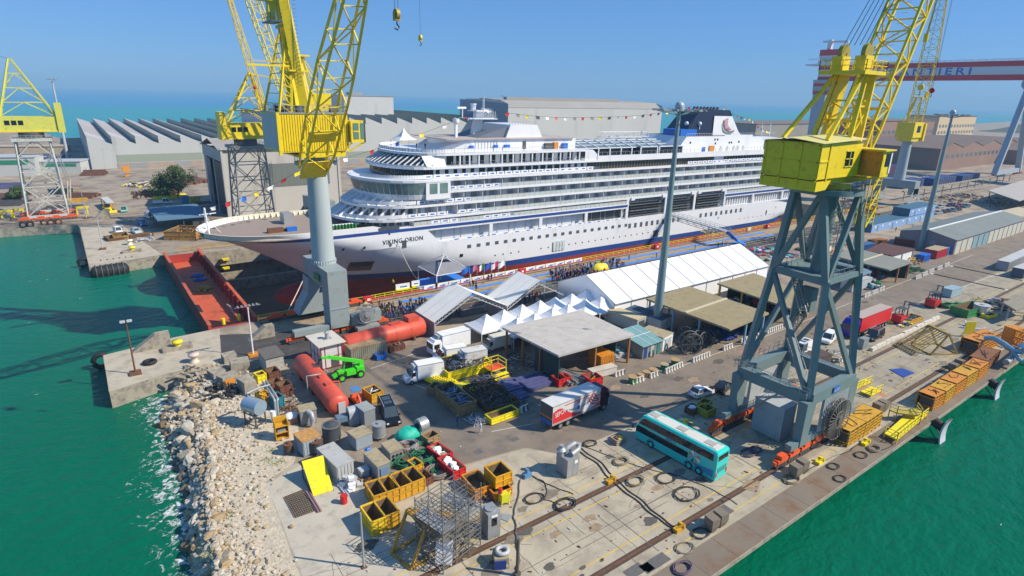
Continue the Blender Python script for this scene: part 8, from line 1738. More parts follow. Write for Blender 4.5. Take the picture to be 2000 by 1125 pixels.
for lab,x,y in (('left one of the pair nearest the camera',1388,1036),('right one of the pair nearest the camera',1405,1026),('left one of the pair beside the crane bogies',1551,932),('right one of the pair beside the crane bogies',1564,922),('left one of the pair behind the orange cages',1859,728),('right one of the pair behind the orange cages',1871,720),('left one near the long yellow platform',1712,808),('right one near the long yellow platform',1722,803)): bollard('brown square bollard housing, '+lab,x,y)
def fender(label,px,py,h):
 p=G(px,py,WZ); r=thing('dock_fender',label,'fender',(p.x,p.y,WZ),0,'white fender panels over the water'); q=MB(); n=6
 for k in range(n): z0=-.5+k*(h+.5)/n; z1=z0+(h+.5)/n; y0=-.35*((k/n-.5)*2)**2; y1=-.35*(((k+1)/n-.5)*2)**2; q.add([(-1.0,y0,z0),(1.0,y0,z0),(1.0,y1,z1),(-1.0,y1,z1),(-1.0,y0+.2,z0),(1.0,y0+.2,z0),(1.0,y1+.2,z1),(-1.0,y1+.2,z1)],[(0,1,2,3),(4,5,6,7),(0,3,7,4),(1,2,6,5)])
 q.build('panel',mat('fender_white',(.55,.56,.62),.5,var=.06),r); q=MB(); d=24.8-p.y; q.cyl((0,.2,h*.6),(0,max(1.5,d),h*.75),.7,n=14); q.build('rubber_cone',black,r); q=MB(); q.beam((-.8,.2,.2),(-.8,max(1.5,d),1.6),.12); q.beam((.8,.2,.2),(.8,max(1.5,d),1.6),.12); q.build('chain',dgrey,r)
fender('white curved fender panel standing off the quay, nearer one',1838,863,3.6); fender('white curved fender panel standing off the quay, farther one',1945,778,3.4)
gc='coiled cables on the quay'
for k,(x,y,rr,lab) in enumerate(((1043,975,1.15,'thin black cable coil left of the rail near the ducted unit'),(1103,987,1.25,'fat cable coil lying across the near rail'),(1240,942,1.1,'pale rope and cable coil at the rail, below the coach front'),(1300,935,1.3,'loose cable loop beside the coach'),(1340,966,1.6,'wide loose cable loop behind the coach'),(1212,903,1.0,'small pale cable coil below the ducted unit cables'),(1462,886,1.1,'purple cable coil under the crane, left'),(1475,880,.9,'purple cable coil under the crane, right'),(1337,1072,1.0,'cable coil at the quay edge below the near bollards'),(1332,1112,1.0,'purple hose coil at the bottom edge of the quay'),(1368,1043,1.0,'cable coil beside the near bollards'),(1545,938,1.1,'blue grey cable coil beside the bogie bollards'),(1627,912,.8,'thin cable coil on the quay edge'),(1681,890,.9,'cable pile with blue plug on the quay edge'),(1706,878,.9,'second cable pile farther on the quay edge'),(1152,867,.9,'round cable coil behind the ducted unit'),(1640,936,.8,'small dark cable heap by the water edge'))):
 coil(lab,x,y,rr,[rope,rope,mat('cable_mix',(.20,.17,.13),.8,var=.5,scale=8),rope,rope,mat('cable_pale',(.26,.20,.12),.8,var=.4,scale=8)][k%6] if k not in (6,7,9) else mat('cable_purple',(.13,.09,.14),.7),6 if k in (1,2,5,6,7,9,11,14) else 3,.05,gc)
def cable(label,pts,th=.05,m=rope):
 P=[G(x,y,.06) for x,y in pts]; S=[]
 for u,v in zip(P,P[1:]): S+=[u.lerp(v,k/5)+Vector((.10*math.sin(k*1.3+v.x),.10*math.cos(k+v.y),0)) for k in range(5)]
 q=MB(); q.tube(S+[P[-1]],th,5); tag(q.build('cable',m),label,'cable')
cable('long black cable crossing the quay from the ducted unit to the bottom rail',[(1130,880),(1165,905),(1200,945),(1240,975),(1280,1010),(1322,1036)],.09); cable('second black cable running beside the long one across the quay',[(1136,876),(1175,905),(1212,945),(1250,975),(1290,1010),(1330,1038)],.08)
cable('thin cable from the ducted unit round the coach front',[(1130,868),(1190,890),(1260,915),(1330,930),(1400,960),(1440,985)],.04); cable('thin cable looping from the blue stand to the fat coil',[(1030,925),(1062,940),(1070,960),(1062,975),(1095,985)],.05); cable('thin cable from the blue stand straight to the rail coil',[(1035,928),(1080,950),(1120,965)],.05); cable('cable hanging down the quay beside the grey pole',[(1016,938),(1010,975),(1003,1010),(1010,1050),(1012,1100),(1008,1124)],.09,dgrey)
cable('dark cable following the quay edge past the bogie bollards',[(1690,860),(1660,880),(1600,905),(1570,925)],.06); cable('dark cable from the orange cages along the platform',[(1720,850),(1735,860),(1745,870),(1700,885)],.06)
q=MB(); q.box(-.5,.5,-.35,.35,0,.5); q.cyl((0,0,.4),(0,0,1.1),.2,n=10); q.beam((-.6,-.3,.1),(.2,.2,1.0),.15); q.beam((.6,.3,.1),(-.2,0,.9),.15); o=tag(q.build('junction_stand',mat('stand_blue',(.10,.25,.42),.5)),'small blue junction stand where the black cables start','cable stand'); p=G(1029,931); o.location=(p.x,p.y,0)
for lab,x,y,m_ in (('yellow clamp block where the two cables cross the near rail',1192,942,yor),('yellow clamp block where the cables end at the far rail',1325,1036,yor),('yellow valve unit on the quay edge by the bogies',1600,905,ryel),('yellow foot beside the orange cage pair',1689,868,ryel)):
 q=MB(); q.box(-.6,.6,-.3,.3,0,.4); q.beam((-.6,.2,.2),(.5,-.3,.7),.2); q.box(.3,.6,-.4,.4,.3,.7); o=tag(q.build('cable_clamp',m_),lab,'clamp'); p=G(x,y); o.location=(p.x,p.y,0)
q=MB(); q.cyl((0,0,0),(.0,0,4.2),.16,n=8); q.box(-.3,.3,-.2,.2,0,.4); o=tag(q.build('quay_post',mat('post_dark',(.10,.085,.07),.7)),'dark timber post standing at the near rail','post'); p=G(1010,1124); o.location=(p.x,p.y,0)
r,L=at('ventilation_unit','grey metal ventilation unit with two fat silver ducts on top','ventilation unit',(1107,936),(1130,925)); W=2.0;H=2.5
q=MB(); q.box(0,L,0,W,.15,H); q.box(L*.48,L*.52,-.02,0,.2,H); q.box(-.03,0,W*.48,W*.52,.2,H); q.build('cabinet',greym,r); q=MB(); q.tube([(.5,1.2,H),(.5,1.2,H+.5),(1.0,1.2,H+.85),(2.1,1.2,H+.95),(2.6,.9,H+.8),(2.1,.5,H+.5),(.9,.4,H+.35)],.33,12); q.build('duct',galv,r); q=MB(); q.cyl((.1,1.3,H),(.1,1.3,H+.8),.28,n=12); q.cyl((.1,1.3,H+.8),(.1,1.3,H+1.15),.6,.3,n=14); q.cyl((.1,1.3,H+1.15),(.1,1.3,H+1.45),.3,n=14); q.build('chimney',galv,r); q=MB(); q.box(L*.6,L*.85,-.03,-.01,1.7,2.1); q.build('label_plate',white,r)
p=G(866,1122); r=thing('scaffold_tower','large galvanised scaffold tower with caged stairs in the foreground','scaffolding',(p.x,p.y,0),R(14)); 
nx,ny,nz,sx,sy,sz=4,3,4,1.7,1.9,1.6
for i in range(nx):
 for j in range(ny): q=MB(); q.cyl((i*sx,j*sy,0),(i*sx,j*sy,nz*sz+(1.0 if (i+j)%2 else .3)),.055,n=6); q.build('standard',scafm,r)
for k in range(1,nz+1):
 q=MB()
 for dz in (0,-.5,-1.0):
  for j in range(ny): q.beam((0,j*sy,k*sz+dz),((nx-1)*sx,j*sy,k*sz+dz),.06)
  for i in range(nx): q.beam((i*sx,0,k*sz+dz),(i*sx,(ny-1)*sy,k*sz+dz),.06)
 q.build('ledger_level',scafm,r)
q=MB()
for k in range(nz):
 for i in range(nx-1): q.beam((i*sx,0,k*sz),((i+1)*sx,0,(k+1)*sz),.05) if (i+k)%2 else q.beam(((i+1)*sx,(ny-1)*sy,k*sz),(i*sx,(ny-1)*sy,(k+1)*sz),.05)
 for j in range(ny-1): q.beam((0,j*sy,k*sz),(0,(j+1)*sy,(k+1)*sz),.05); q.beam(((nx-1)*sx,j*sy,(k+1)*sz),((nx-1)*sx,(j+1)*sy,k*sz),.05)
q.build('diagonal_brace',scafm,r)
for k in range(nz-1): q=MB(); a=(0.3,1,k*sz+.1) if k%2==0 else (4.9,1,k*sz+.1); b=(4.9,1,(k+1)*sz) if k%2==0 else (.3,1,(k+1)*sz); stair(q,a,b,.9,0,Vector((0,1,0))); q.build('stair',scafm,r)
q=MB(); q.box(0,1.7,0,4,nz*sz-1.9,nz*sz-1.84); q.box(3.5,5.2,0,4,nz*sz-1.9,nz*sz-1.84); [q.beam((x*.17,0,nz*sz-1.85),(x*.17,0,nz*sz-.8),.03) for x in range(22)]; q.build('deck_board',greym,r)
r,L=at('control_cabin','grey metal control cabin with dark window beside the scaffold tower','cabin',(953,1056),(977,1047)); q=MB(); q.box(0,L,0,1.8,.1,3.0); q.cyl((L*.5,.9,3.0),(L*.5,.9,3.15),.6,n=16); q.build('body',greym,r); q=MB(); q.box(L*.3,L*.7,-.05,-.01,1.6,2.5); q.build('window',glassd,r); q=MB(); q.box(L*.25,L*.75,-.04,-.01,2.6,2.85); q.build('sign',white,r)
q=MB(); q.box(0,1.6,0,.15,0,2.4); o=tag(q.build('leaning_sheet',canvas),'white sheet panel leaning on the foot of the scaffold tower','panel'); p=G(850,1105); o.location=(p.x,p.y,.2); o.rotation_euler=(R(-18),0,R(-40))
r,L=at('reel_bin','blue and grey open bin with white reels at the bottom edge','bin',(966,1113),(994,1110)); q=MB(); q.box(0,L,0,1.6,.5,1.2); q.box(0,L*.8,-.1,.1,0,1.0,1); [q.beam((x,y,0),(x,y,.6),.08) for x in (0,L) for y in (0,1.6)]; q.build('bin',[tan,wblue],r); q=MB(); q.tube([(L*.6+.55*math.cos(a),.8+.5*math.sin(a),1.45) for a in [2*PI*k/16 for k in range(16)]],.2,8,0,True); q.build('reel',greyw,r)
r,L=at('pump_unit','yellow pump unit with red top beside the stacked orange skips','pump',(980,990),(998,984)); q=MB(); q.box(0,.9,0,.8,.4,1.4); q.beam((1.0,.1,.2),(1.0,.1,1.3),.1); q.beam((1.3,.6,.2),(1.3,.6,1.3),.1); q.tube([(.9,.1,1.3),(1.2,.3,1.5),(1.4,.6,1.2)],.07,6); q.build('body',mat('lemon',(.62,.62,.02),.5),r); q=MB(); q.cyl((.1,.6,1.4),(.1,.6,2.0),.25,n=10); q.build('motor',red,r)
for x,y in ((0,0),(.9,0),(.9,.8),(0,.8)): q=MB(); q.beam((x,y,0),(x,y,.5),.08); q.build('leg',ryel,r)
plate_px('grey floor grating lying beside the control cabin',[(976,1012),(992,1019),(999,1006),(982,1002)],.08,greym,'floor_grating','grating',.05); heap('folded grey fence panels left of the scaffold tower',(808,1002),(832,1010),2.5,.9,[greym,galv],20,31,lo=1.0,hi=2.0,th=.06); heap('pipes and valves between the orange skips and the pump',(950,986),(975,978),2.5,.6,[dgrey,greym,rust,org],40,32)
skip('small cream carton crate alone in front of the coach',(1204,871),(1221,864),1.1,.75,mat('carton_grey',(.34,.27,.21),.8,var=.1),None,'box',[rust,ryel],seed=3,name='crate',cat='crate')
gk='bins at the foot of the big crane'
skip('dark red bin with sacks beside the far crane leg',(1337,806),(1352,813),1.6,1.0,brown,gk,'box',[canvas],seed=4); skip('yellow bin behind the far crane leg, left',(1362,800),(1378,806),1.8,1.3,mat('bin_olive',(.38,.33,.04),.6),gk); skip('yellow bin behind the far crane leg, right',(1380,818),(1396,811),1.8,1.2,mat('bin_olive',(.38,.33,.04),.6),gk); heap('small white and yellow junk near the coach front',(1322,826),(1340,834),1.4,.5,[white,ryel,greym],16,33,kind='box',lo=.2,hi=.6)
heap('dark timber and rails by the road behind the big crane',(1590,722),(1635,708),4,1.2,[brown,dgrey,mat('timber_dark',(.10,.06,.04),.9)],60,34,lo=1.5,hi=3.5,th=.3); 
container('dark brown covered trailer behind the big crane leg',(1583,722),(1622,712),2.4,1.9,mat('trailer_brown',(.10,.06,.045),.7,var=.15),None,None,rib=False,name='trailer',cat='trailer'); container('small grey pillar box at the end of the white kerb wall',(1684,684),(1694,680),1.0,2.0,mat('pillar_grey',(.22,.26,.27),.6),None,None,rib=False,name='pillar_box',cat='cabinet'); heap('pale railings stacked by the kerb behind the crane',(1640,698),(1668,688),2,.9,[white,galv],24,35,lo=1.2,hi=2.2,th=.08)
skip('yellow skip of pipes behind the red forklift',(1778,634),(1800,627),2.4,1.0,yor,None,'scrap',[dgrey,greym],seed=8); heap('white sack and yellow fittings beside the forklift',(1762,640),(1786,632),3,1.0,[white,ryel,dgrey],30,36,kind='box',lo=.4,hi=.9)
coil('green cable coils carried by the quay side forklift',1848,600,1.4,green,8,.12,None,'hose_coil','hose coil'); coil('green coils on a pallet behind the quay side forklift',1866,600,1.3,green,8,.12,None,'hose_coil','hose coil')
container('small pale blue cabinet on the quay beyond the forklifts',(1856,583),(1876,577),2.2,2.0,mat('cab_paleblue',(.28,.40,.46),.5),None,None,rib=False,name='cabinet',cat='cabinet')
skip('dark green open skip with a white tank inside',(1888,622),(1928,612),3.5,1.8,green,None); cylthing('white_tank','white domed tank inside the dark green skip','tank',1914,614,1.5,1.6,mat('tank_cream',(.60,.58,.50),.5),.6,greyw); skip('small yellow tray next to the dark green skip',(1930,624),(1946,620),1.5,.8,ryel,None); heap('yellow machine parts beyond the dark green skip',(1925,600),(1945,590),4,1.2,[ryel,dgrey],40,37); heap('pumps and pipes under the dark open roof',(1965,612),(2000,600),6,1.6,[dgrey,greyw,greym,rust],70,38,kind='box',lo=.4,hi=1.4)
for k,(x,y) in enumerate(((1880,640),(1905,646))): heap('grey concrete beams on the quay, '+('left pair' if k==0 else 'right pair'),(x,y),(x+25,y+8),1.5,.4,[greyw],8,40+k,lo=3,hi=4.5,th=.35,name='beam_stack',cat='beam')
container('long grey shipping container with dark end at the right edge',(1966,531),(2030,500),2.6,2.7,mat('con_grey',(.36,.38,.40),.5,var=.06),mat('con_roof_grey',(.46,.47,.47),.6),None); container('second grey container behind the dark ended one',(1996,545),(2040,528),2.6,2.6,mat('con_dark',(.10,.12,.16),.5),mat('con_roof_grey',(.46,.47,.47),.6),None)
gx='containers beside the long grey shed'
container('bright red container with tan top beside the mauve shed end',(1827,507),(1848,500),3.4,2.6,mat('con_red',(.50,.03,.05),.5,var=.1),tan,gx); container('blue sheeted crate with yellow notice beside the bright red container',(1803,513),(1815,509),2.0,2.0,blue,blue,gx); container('dark red long container behind the brown roofed store',(1745,478),(1790,484),2.5,2.2,mat('con_darkred',(.20,.02,.02),.6),mat('roof_tan2',(.35,.22,.10),.8),gx); container('orange roofed container behind the brown roofed store',(1707,483),(1731,479),2.5,1.9,mat('con_rust',(.22,.07,.02),.7),mat('roof_rust',(.30,.11,.03),.8),gx); container('low blue container left of the brown roofed store',(1685,490),(1708,486),2.5,1.8,mat('con_blue',(.02,.10,.30),.5),mat('con_blue_top',(.05,.12,.25),.6),gx); container('white plain container beside the blue grey lean-to roof',(1663,571),(1700,562),3.0,2.6,greyw,greyw,gx,rib=False); container('bright blue panel container right of the bright red one',(1849,500),(1856,494),.8,2.4,blue,blue,gx,rib=False)
heap('pink and yellow rubbish under the small grey roof by the red container',(1780,520),(1806,512),4,1.3,[mat('pinkish',(.5,.25,.22),.7),ryel,greyw,brown],60,42,kind='box',lo=.3,hi=.9); heap('tangle of dark green netting beside the road',(1752,540),(1812,530),6,1.0,[greenh,mat('net_green',(.02,.09,.05),.9)],150,43,lo=.8,hi=2.6,th=.25,name='net_heap',cat='heap')
heap('cyan and dark racks at the corner of the dull green roof',(1702,568),(1728,560),4,2.2,[mat('rack_cyan',(.06,.28,.40),.5),dgrey,green,greyw],50,44,kind='box',lo=.5,hi=1.3)
for k,(a,b,W,lab) in enumerate((((1855,400),(1950,388),16,'broad grey scrap heap beyond the parked cars'),((1950,402),(2000,398),12,'grey scrap heap at the right edge beyond the tarmac'),((1600,395),(1680,420),10,'mixed steel parts around the distant crane portal'),((1790,355),(1850,352),10,'white scrap heap in front of the factory'),((1690,420),(1720,405),8,'yellow steel frames under the distant crane portal'))): heap(lab,a,b,W,2.2,[[dgrey,greym,rust,tan],[dgrey,greym,greyw],[dgrey,rust,org,greym],[white,greyw,dgrey],[yor,org,dgrey]][k],150,50+k,lo=.8,hi=3.2,th=.5)
heap('orange and white junk near the road behind the crane legs',(1600,500),(1640,490),8,1.6,[white,rust,dgrey,org],60,56,kind='box',lo=.5,hi=1.8); cylthing('silo','pale blue upright tank beside the site cabins','tank',1670,492,1.1,5.0,mat('silo_blue',(.30,.40,.48),.5),.3)
skip('cream tipper body parked behind the crane legs',(1606,500),(1622,494),3,2.2,cream,None,name='tipper_body',cat='truck body')
# --- dock edge: guard rail, banners, flags, gangway
r=thing('guard_rail','long yellow and red guard rail along the edge of the dry dock','guard rail',(24,115.9,0)); q=MB()
for k in range(110): q.beam((k*2.2,0,0),(k*2.2,0,1.25),.1)
for z in (1.22,.75): q.beam((0,0,z),(241,0,z),.09)
q.build('yellow_rail',ryel,r); q=MB(); q.beam((0,-.12,.32),(241,-.12,.32),.22); q.build('red_pipe',mat('salmon_red',(.62,.10,.08),.5),r)
gbn='white banners on the dock guard rail'
for k in range(15):
 x=60+k*3.25; q=MB(); q.box(0,3.0,0,.06,.35,1.25,0); q.box(.8,2.3,-.02,0,.5,.75,1); q.box(1.4,2.8,-.02,0,.8,.92,1); o=tag(q.build('banner',[canvas,blue]),'white banner with blue stripes on the dock guard rail','banner',gbn); o.location=(x,115.68,0)
for lab,px,py in (('red equipment box on the guard rail beside the crane leg',711,586),('red equipment box on the guard rail right of the flags',1020,536),('red equipment box on the guard rail past the crowd',1273,484),('red equipment box on the guard rail near the gangway',1489,444)):
 p=G(px,py); q=MB(); q.box(-.9,.9,-.4,.4,.2,1.5,0); q.box(-.3,.3,-.43,-.4,.6,1.1,1); o=tag(q.build('equipment_box',[red,canvas]),lab,'equipment box','red boxes on the dock edge'); o.location=(p.x,115.0,0)
for k,(m1,lab) in enumerate((([blue],'plain navy flag at the left of the row beside the ship'),([mat('flag_pink',(.5,.15,.25),.7),shipblue],'pink and navy flag second in the row beside the ship'),([green,canvas,red],'green white and red flag third in the row beside the ship'),([mat('flag_blue',(.03,.07,.40),.7)],'bright blue flag fourth in the row beside the ship'),([mat('flag_red',(.55,.03,.10),.7),canvas],'red flag with white mark fifth in the row beside the ship'),([canvas],'white flag at the right of the row beside the ship'))):
 x=G(905+k*11,548).x; r=thing('flag_pole',lab,'flag',(x+k*.9,115.2,0),0,'flags in a row by the ship'); q=MB(); q.cyl((0,0,0),(0,0,4.6),.05,n=6); q.build('pole',greyw,r); q=MB(); n=6
 for i in range(n): x0=-.1-i*.33; x1=x0-.33; y0=.15*math.sin(i*1.2);y1=.15*math.sin((i+1)*1.2); q.quad((x0,y0,4.5-i*.13),(x1,y1,4.5-(i+1)*.13),(x1,y1,3.1-(i+1)*.13),(x0,y0,3.1-i*.13),min(len(m1)-1,i*len(m1)//n))
 q.build('flag',m1,r)
r=thing('gangway','grey boarding bridge with blue carpeted stairs leading down from the ship','gangway',(0,0,0)); q=MB(); A=Vector((162,132.5,6.4)); B=Vector((183,120.5,4.6)); A=Vector((164.5,133.2,5.2)); B=Vector(G(1420,452,4.8)); q.beam(A,B,2.0,.35); dd=(B-A).normalized(); sv=Vector((-dd.y,dd.x,0))*1.0
for s in (-1,1): rail(q,[A+sv*s,B+sv*s],1.2,0,.07,2)
for s in (-1,1): q.beam(A+sv*s+Vector((0,0,-1.2)),B+sv*s+Vector((0,0,-1.2)),.15); [q.beam(A.lerp(B,t/8)+sv*s,A.lerp(B,(t+.5)/8)+sv*s+Vector((0,0,-1.2)),.1) for t in range(8)]
for s in (-1,1):
 for t in (.75,1.0): b_=A.lerp(B,t)+sv*s; q.beam(b_,(b_.x,b_.y,0),.16)
q.build('bridge',greyw,r); q=MB(); C=Vector(G(1436,468,1.2)); D=Vector(G(1456,478,0)); q.beam(B,C,1.9,.25); q.beam(C,D,1.9,.25); q.build('blue_stair',carpet,r)
q=MB(); [rail(q,[a,b],1.1,0,.06,1.5) for a,b in ((B+sv,C+sv),(C+sv,D+sv))]; q.build('handrail',galv,r)
for k,(x,y,lab) in enumerate(((1378,456,'yellow pallet stack near the gangway, left'),(1398,462,'yellow pallet stack near the gangway, right'))): heap(lab,(x,y),(x+24,y-3),3,.5,[ryel],30,60+k,lo=1,hi=2,th=.15,name='pallet_stack',cat='pallet stack')
tarpheap('yellow covered machine at the edge of the dense crowd',1172,532,2.8,1.5,2.4,ryel,7,'covered_machine'); p=G(1566,493)
q=MB(); q.box(-1.0,1.0,-.05,.05,.3,1.5); o=tag(q.build('notice_board',mat('notice_cream',(.6,.55,.35),.7)),'cream notice board on the guard rail beyond the gangway','notice board'); p=G(1444,448); o.location=(p.x,115.4,0)
for k,(x,y,w,lab) in enumerate(((787,566,3.4,'white event hoarding on yellow base near the fence, left'),(812,560,2.0,'white event hoarding on yellow base near the fence, right'))):
 p=G(x,y); r=thing('event_hoarding',lab,'hoarding',(p.x,p.y,0),R(-4),'event hoardings'); q=MB(); q.box(-w/2,w/2,0,.08,.3,1.5,0); q.box(-w*.2,w*.3,-.02,0,.6,.9,1); q.build('panel',[canvas,blue],r); q=MB(); q.box(-w/2,w/2,-.4,.4,0,.3); q.build('base',ryel,r)
# --- far side of dock and left yard
for k,(x,y,L_,r_,lab) in enumerate(((216,536,8.5,1.75,'large black ribbed rubber fender floating in front'),(231,524,9.5,1.75,'large black ribbed rubber fender against the far pier'))):
 p=G(x,y,WZ); r=thing('floating_fender',lab,'floating fender',(p.x,p.y,WZ),R(3),'floating rubber fenders'); q=MB(); n=20; rings=[(-L_/2,0),(-L_/2+.1,r_*.5),(-L_/2+.6,r_*.9),(-L_/2+1.2,r_),(L_/2-1.2,r_),(L_/2-.6,r_*.9),(L_/2-.1,r_*.5),(L_/2,0)]; vs=[(xx,rr*math.cos(2*PI*i/n),.9+rr*math.sin(2*PI*i/n)) for xx,rr in rings for i in range(n)]; q.add(vs,[(j*n+i,j*n+(i+1)%n,(j+1)*n+(i+1)%n,(j+1)*n+i) for j in range(7) for i in range(n)],0,True); q.build('float',black,r)
 for j in range(6): q=MB(); xx=-L_/2+1.3+j*(L_-2.6)/5; q.tube([(xx,r_*1.03*math.cos(t),.9+r_*1.03*math.sin(t)) for t in [2*PI*i/18 for i in range(18)]],.18,6,0,True); q.build('tyre_ring',dgrey,r)
def tyrething(px,py,lab,rr=.8,m=black,up=True,z=0):
 p=G(px,py,z); q=MB(); q.tube([(rr*math.cos(a),0,rr+rr*math.sin(a)) if up else (rr*math.cos(a),rr*math.sin(a),.3) for a in [2*PI*k/18 for k in range(18)]],rr*.38,8,0,True); o=tag(q.build('tyre',m),lab,'tyre','old tyres on the quays'); o.location=(p.x,p.y,z)
for x,y,lab in ((46,444,'black tyre at the left of five on the far quay'),(60,443,'second black tyre on the far quay, a solid one'),(87,440,'brown tyre, third on the far quay'),(100,439,'brown tyre, fourth on the far quay'),(115,438,'brown tyre, last on the far quay'),(293,710,'single black tyre lying on the near pier')): tyrething(x,y,lab,.8 if x<200 else .8,black if x<70 or x>200 else rust,x<200)
tyrething(200,716,'black tyre fender hanging on the corner of the near pier',1.1,black,True,-2.4); tyrething(163,520,'black tyre fender hanging on the corner of the far pier',1.0,black,True,-2.4)
def mbollard(px,py,lab,m,base=True):
 p=G(px,py); r=thing('mooring_bollard',lab,'bollard',(p.x,p.y,0),0,'mooring bollards'); q=MB(); q.lathe([(.75,0),(.75,.2),(.5,.35),(.5,1.0),(.85,1.15),(.85,1.5),(0,1.55)],16); q.build('post',m,r)
 if base: q=MB(); q.box(-2.4,2.2,-1.0,1.0,0,.6); q.build('plinth',concd,r)
 return r
r=mbollard(348,681,'yellow topped white bollard on concrete blocks at the near pier',ryel); r=mbollard(380,707,'orange and white bollard at the foot of the near pier',mat('bollard_cream',(.6,.5,.42),.6),False); mbollard(259,492,'yellow topped bollard on a block at the far pier',ryel); mbollard(254,478,'cream bollard among rust at the far pier',cream,False)
q=MB(); q.add([(0,0,0),(7.5,0,0),(7.5,1.8,0),(0,1.8,0),(7.5,0,3.3),(7.5,1.8,3.3),(4.8,0,3.3),(4.8,1.8,3.3)],[(0,1,4,6),(3,2,5,7),(1,2,5,4),(0,6,7,3),(6,4,5,7)]); p=G(256,690); o=tag(q.build('concrete_wedge',concd),'concrete wedge wall standing on the near pier','concrete wedge'); o.location=(p.x,p.y-.4,0); o.scale=(.8,.8,.8)
q=MB(); q.add([(0,0,0),(4.5,0,0),(4.5,1.5,0),(0,1.5,0),(4.5,0,2.2),(4.5,1.5,2.2),(3,0,2.2),(3,1.5,2.2)],[(0,1,4,6),(3,2,5,7),(1,2,5,4),(0,6,7,3),(6,4,5,7)]); p=G(487,667); o=tag(q.build('concrete_wedge',concd),'small concrete wedge behind the cross bar lamp post','concrete wedge'); o.location=(p.x,p.y,0)
q=MB(); q.add([(0,0,0),(5,0,0),(5,1.5,0),(0,1.5,0),(5,0,3.2),(5,1.5,3.2),(3.2,0,3.2),(3.2,1.5,3.2)],[(0,1,4,6),(3,2,5,7),(1,2,5,4),(0,6,7,3),(6,4,5,7)]); p=G(182,430); o=tag(q.build('concrete_wedge',concd),'concrete wedge at the corner of the far quay','concrete wedge'); o.location=(p.x,p.y,0)
gcb='rough concrete blocks at the root of the near pier'
for a,b,W,H,lab in (((440,712),(466,705),1.8,1.3,'topmost, beside the dark asphalt'),((452,729),(491,722),2.2,1.5,'largest, with rounded corner'),((418,747),(446,738),2.2,1.4,'leftmost, among the rocks'),((438,758),(471,746),2.0,1.5,'with a rusty orange face'),((480,774),(505,765),2.6,2.0,'tall squared one beside the yellow bin')):
 r,L=at('concrete_block','rough concrete block, '+lab,'concrete block',a,b,gcb); q=MB(); random.seed(int(a[0])); j=lambda: random.uniform(-.15,.15)
 q.add([(x+j(),y+j(),z+j()*.8) for x,y,z in ((0,0,-.3),(L,0,-.3),(L,W,-.3),(0,W,-.3),(0.1,.1,H),(L-.1,.1,H),(L,W,H),(0,W,H))],[(0,1,5,4),(1,2,6,5),(2,3,7,6),(3,0,4,7),(4,5,6,7)]); q.build('block',concd,r)
 if 'orange' in lab: q=MB(); q.box(.1,L*.6,-.25,-.1,.2,H*.8); q.build('rust_plate',org,r)
heap('black rubber sheets and tyres strewn on the rocks',(392,787),(470,775),5,.9,[black,dgrey],60,70,lo=.6,hi=1.8,th=.4); heap('weathered timber piles among the rocks by the pier',(392,745),(425,722),5,.8,[mat('driftwood',(.36,.31,.24),.9,var=.2)],26,71,lo=1.5,hi=3,th=.4)
rs=mat('steel_rust_stack',(.16,.07,.04),.8,var=.3,scale=.4); vs_=mat('steel_violet_stack',(.10,.10,.20),.7,var=.3,scale=.3)
def stack(lab,a,b,W,H,m,n=5,name='steel_stack'):
 r,L=at(name,lab,'steel stack',a,b,'steel stacks in the left yard'); q=MB()
 for k in range(n):
  q.box(L*.02*(k%3),L*(1-.03*(k%2)),k*W/n,(k+.7)*W/n,0,H*(.6+.4*((k*5)%4)/3))
 q.build('steel',m,r)
for t in (('long rust brown girder stack before the sawtooth shed',(158,344),(205,343),8,2.4,rs),('long violet plate rows at the far left',(-60,372),(40,369),14,1.6,vs_),('dark rusty plate rows below the violet ones',(-60,392),(42,389),12,1.4,rs),('dark steel rows beside the pale tower crane',(-60,405),(40,402),12,1.0,mat('steel_dark_stack',(.07,.07,.07),.8,var=.3)),('rusty anchor chain and beams right of the pale tower crane',(125,388),(180,388),8,1.6,rs),('yellow steel pieces right of the pale tower crane',(128,396),(168,394),7,.9,yor),('violet plates in front of the sawtooth shed',(0,312),(105,312),24,1.5,vs_),('rusty plates behind the violet ones by the breakwater',(0,292),(120,291),26,1.5,rs),('thin dark beams lying along the far quay',(80,410),(150,408),8,.6,mat('steel_dark_stack',(.07,.07,.07),.8,var=.3)),('violet plates beside the hall doorway',(395,405),(440,412),9,.8,vs_),('long yellow beam behind the crew cab pickup',(303,391),(366,384),2,1.4,ryel),('rusty flat sheets beside the striped barrier',(385,400),(440,395),5,.6,rs)): stack(*t[:5],t[5])
heap('scattered rusty pipes and castings beside the dense tree',(256,388),(345,384),16,2.2,[rust,brown,dgrey,rust,tan],190,80,lo=1,hi=5,th=.8); heap('scrap with yellow and white bits left of the dense tree',(272,368),(320,362),14,1.8,[ryel,white,dgrey,greym,rust],110,81,lo=.8,hi=3,th=.6); heap('rust brown castings beside the tractor',(368,362),(412,356),14,3.2,[rust,brown,rust,dgrey],120,82,kind='box',lo=1,hi=3.2)
container('small blue container with the striped barrier next to it',(357,397),(370,396),2.5,2.6,mat('con_cyan',(.05,.25,.40),.5),None,None); r,L=at('striped_barrier','yellow and black striped barrier beside the small blue container','barrier',(372,396),(391,395)); q=MB(); [q.box(i*L/8,(i+.5)*L/8,0,.6,0,2.2,0) for i in range(8)]; [q.box((i+.5)*L/8,(i+1)*L/8,0,.6,0,2.2,1) for i in range(8)]; q.build('panel',[ryel,black],r)
r,L=at('tilt_sign','orange board on a stand before the sawtooth shed','board',(242,345),(255,344)); q=MB(); q.box(0,L,0,.4,2.2,5.0); q.beam((L/2,.2,0),(L/2,.2,2.4),.4); q.beam((0,-1,.3),(L,1.4,.3),.6); q.build('panel',org,r)
gpt='rusty steel trays on the far pier'
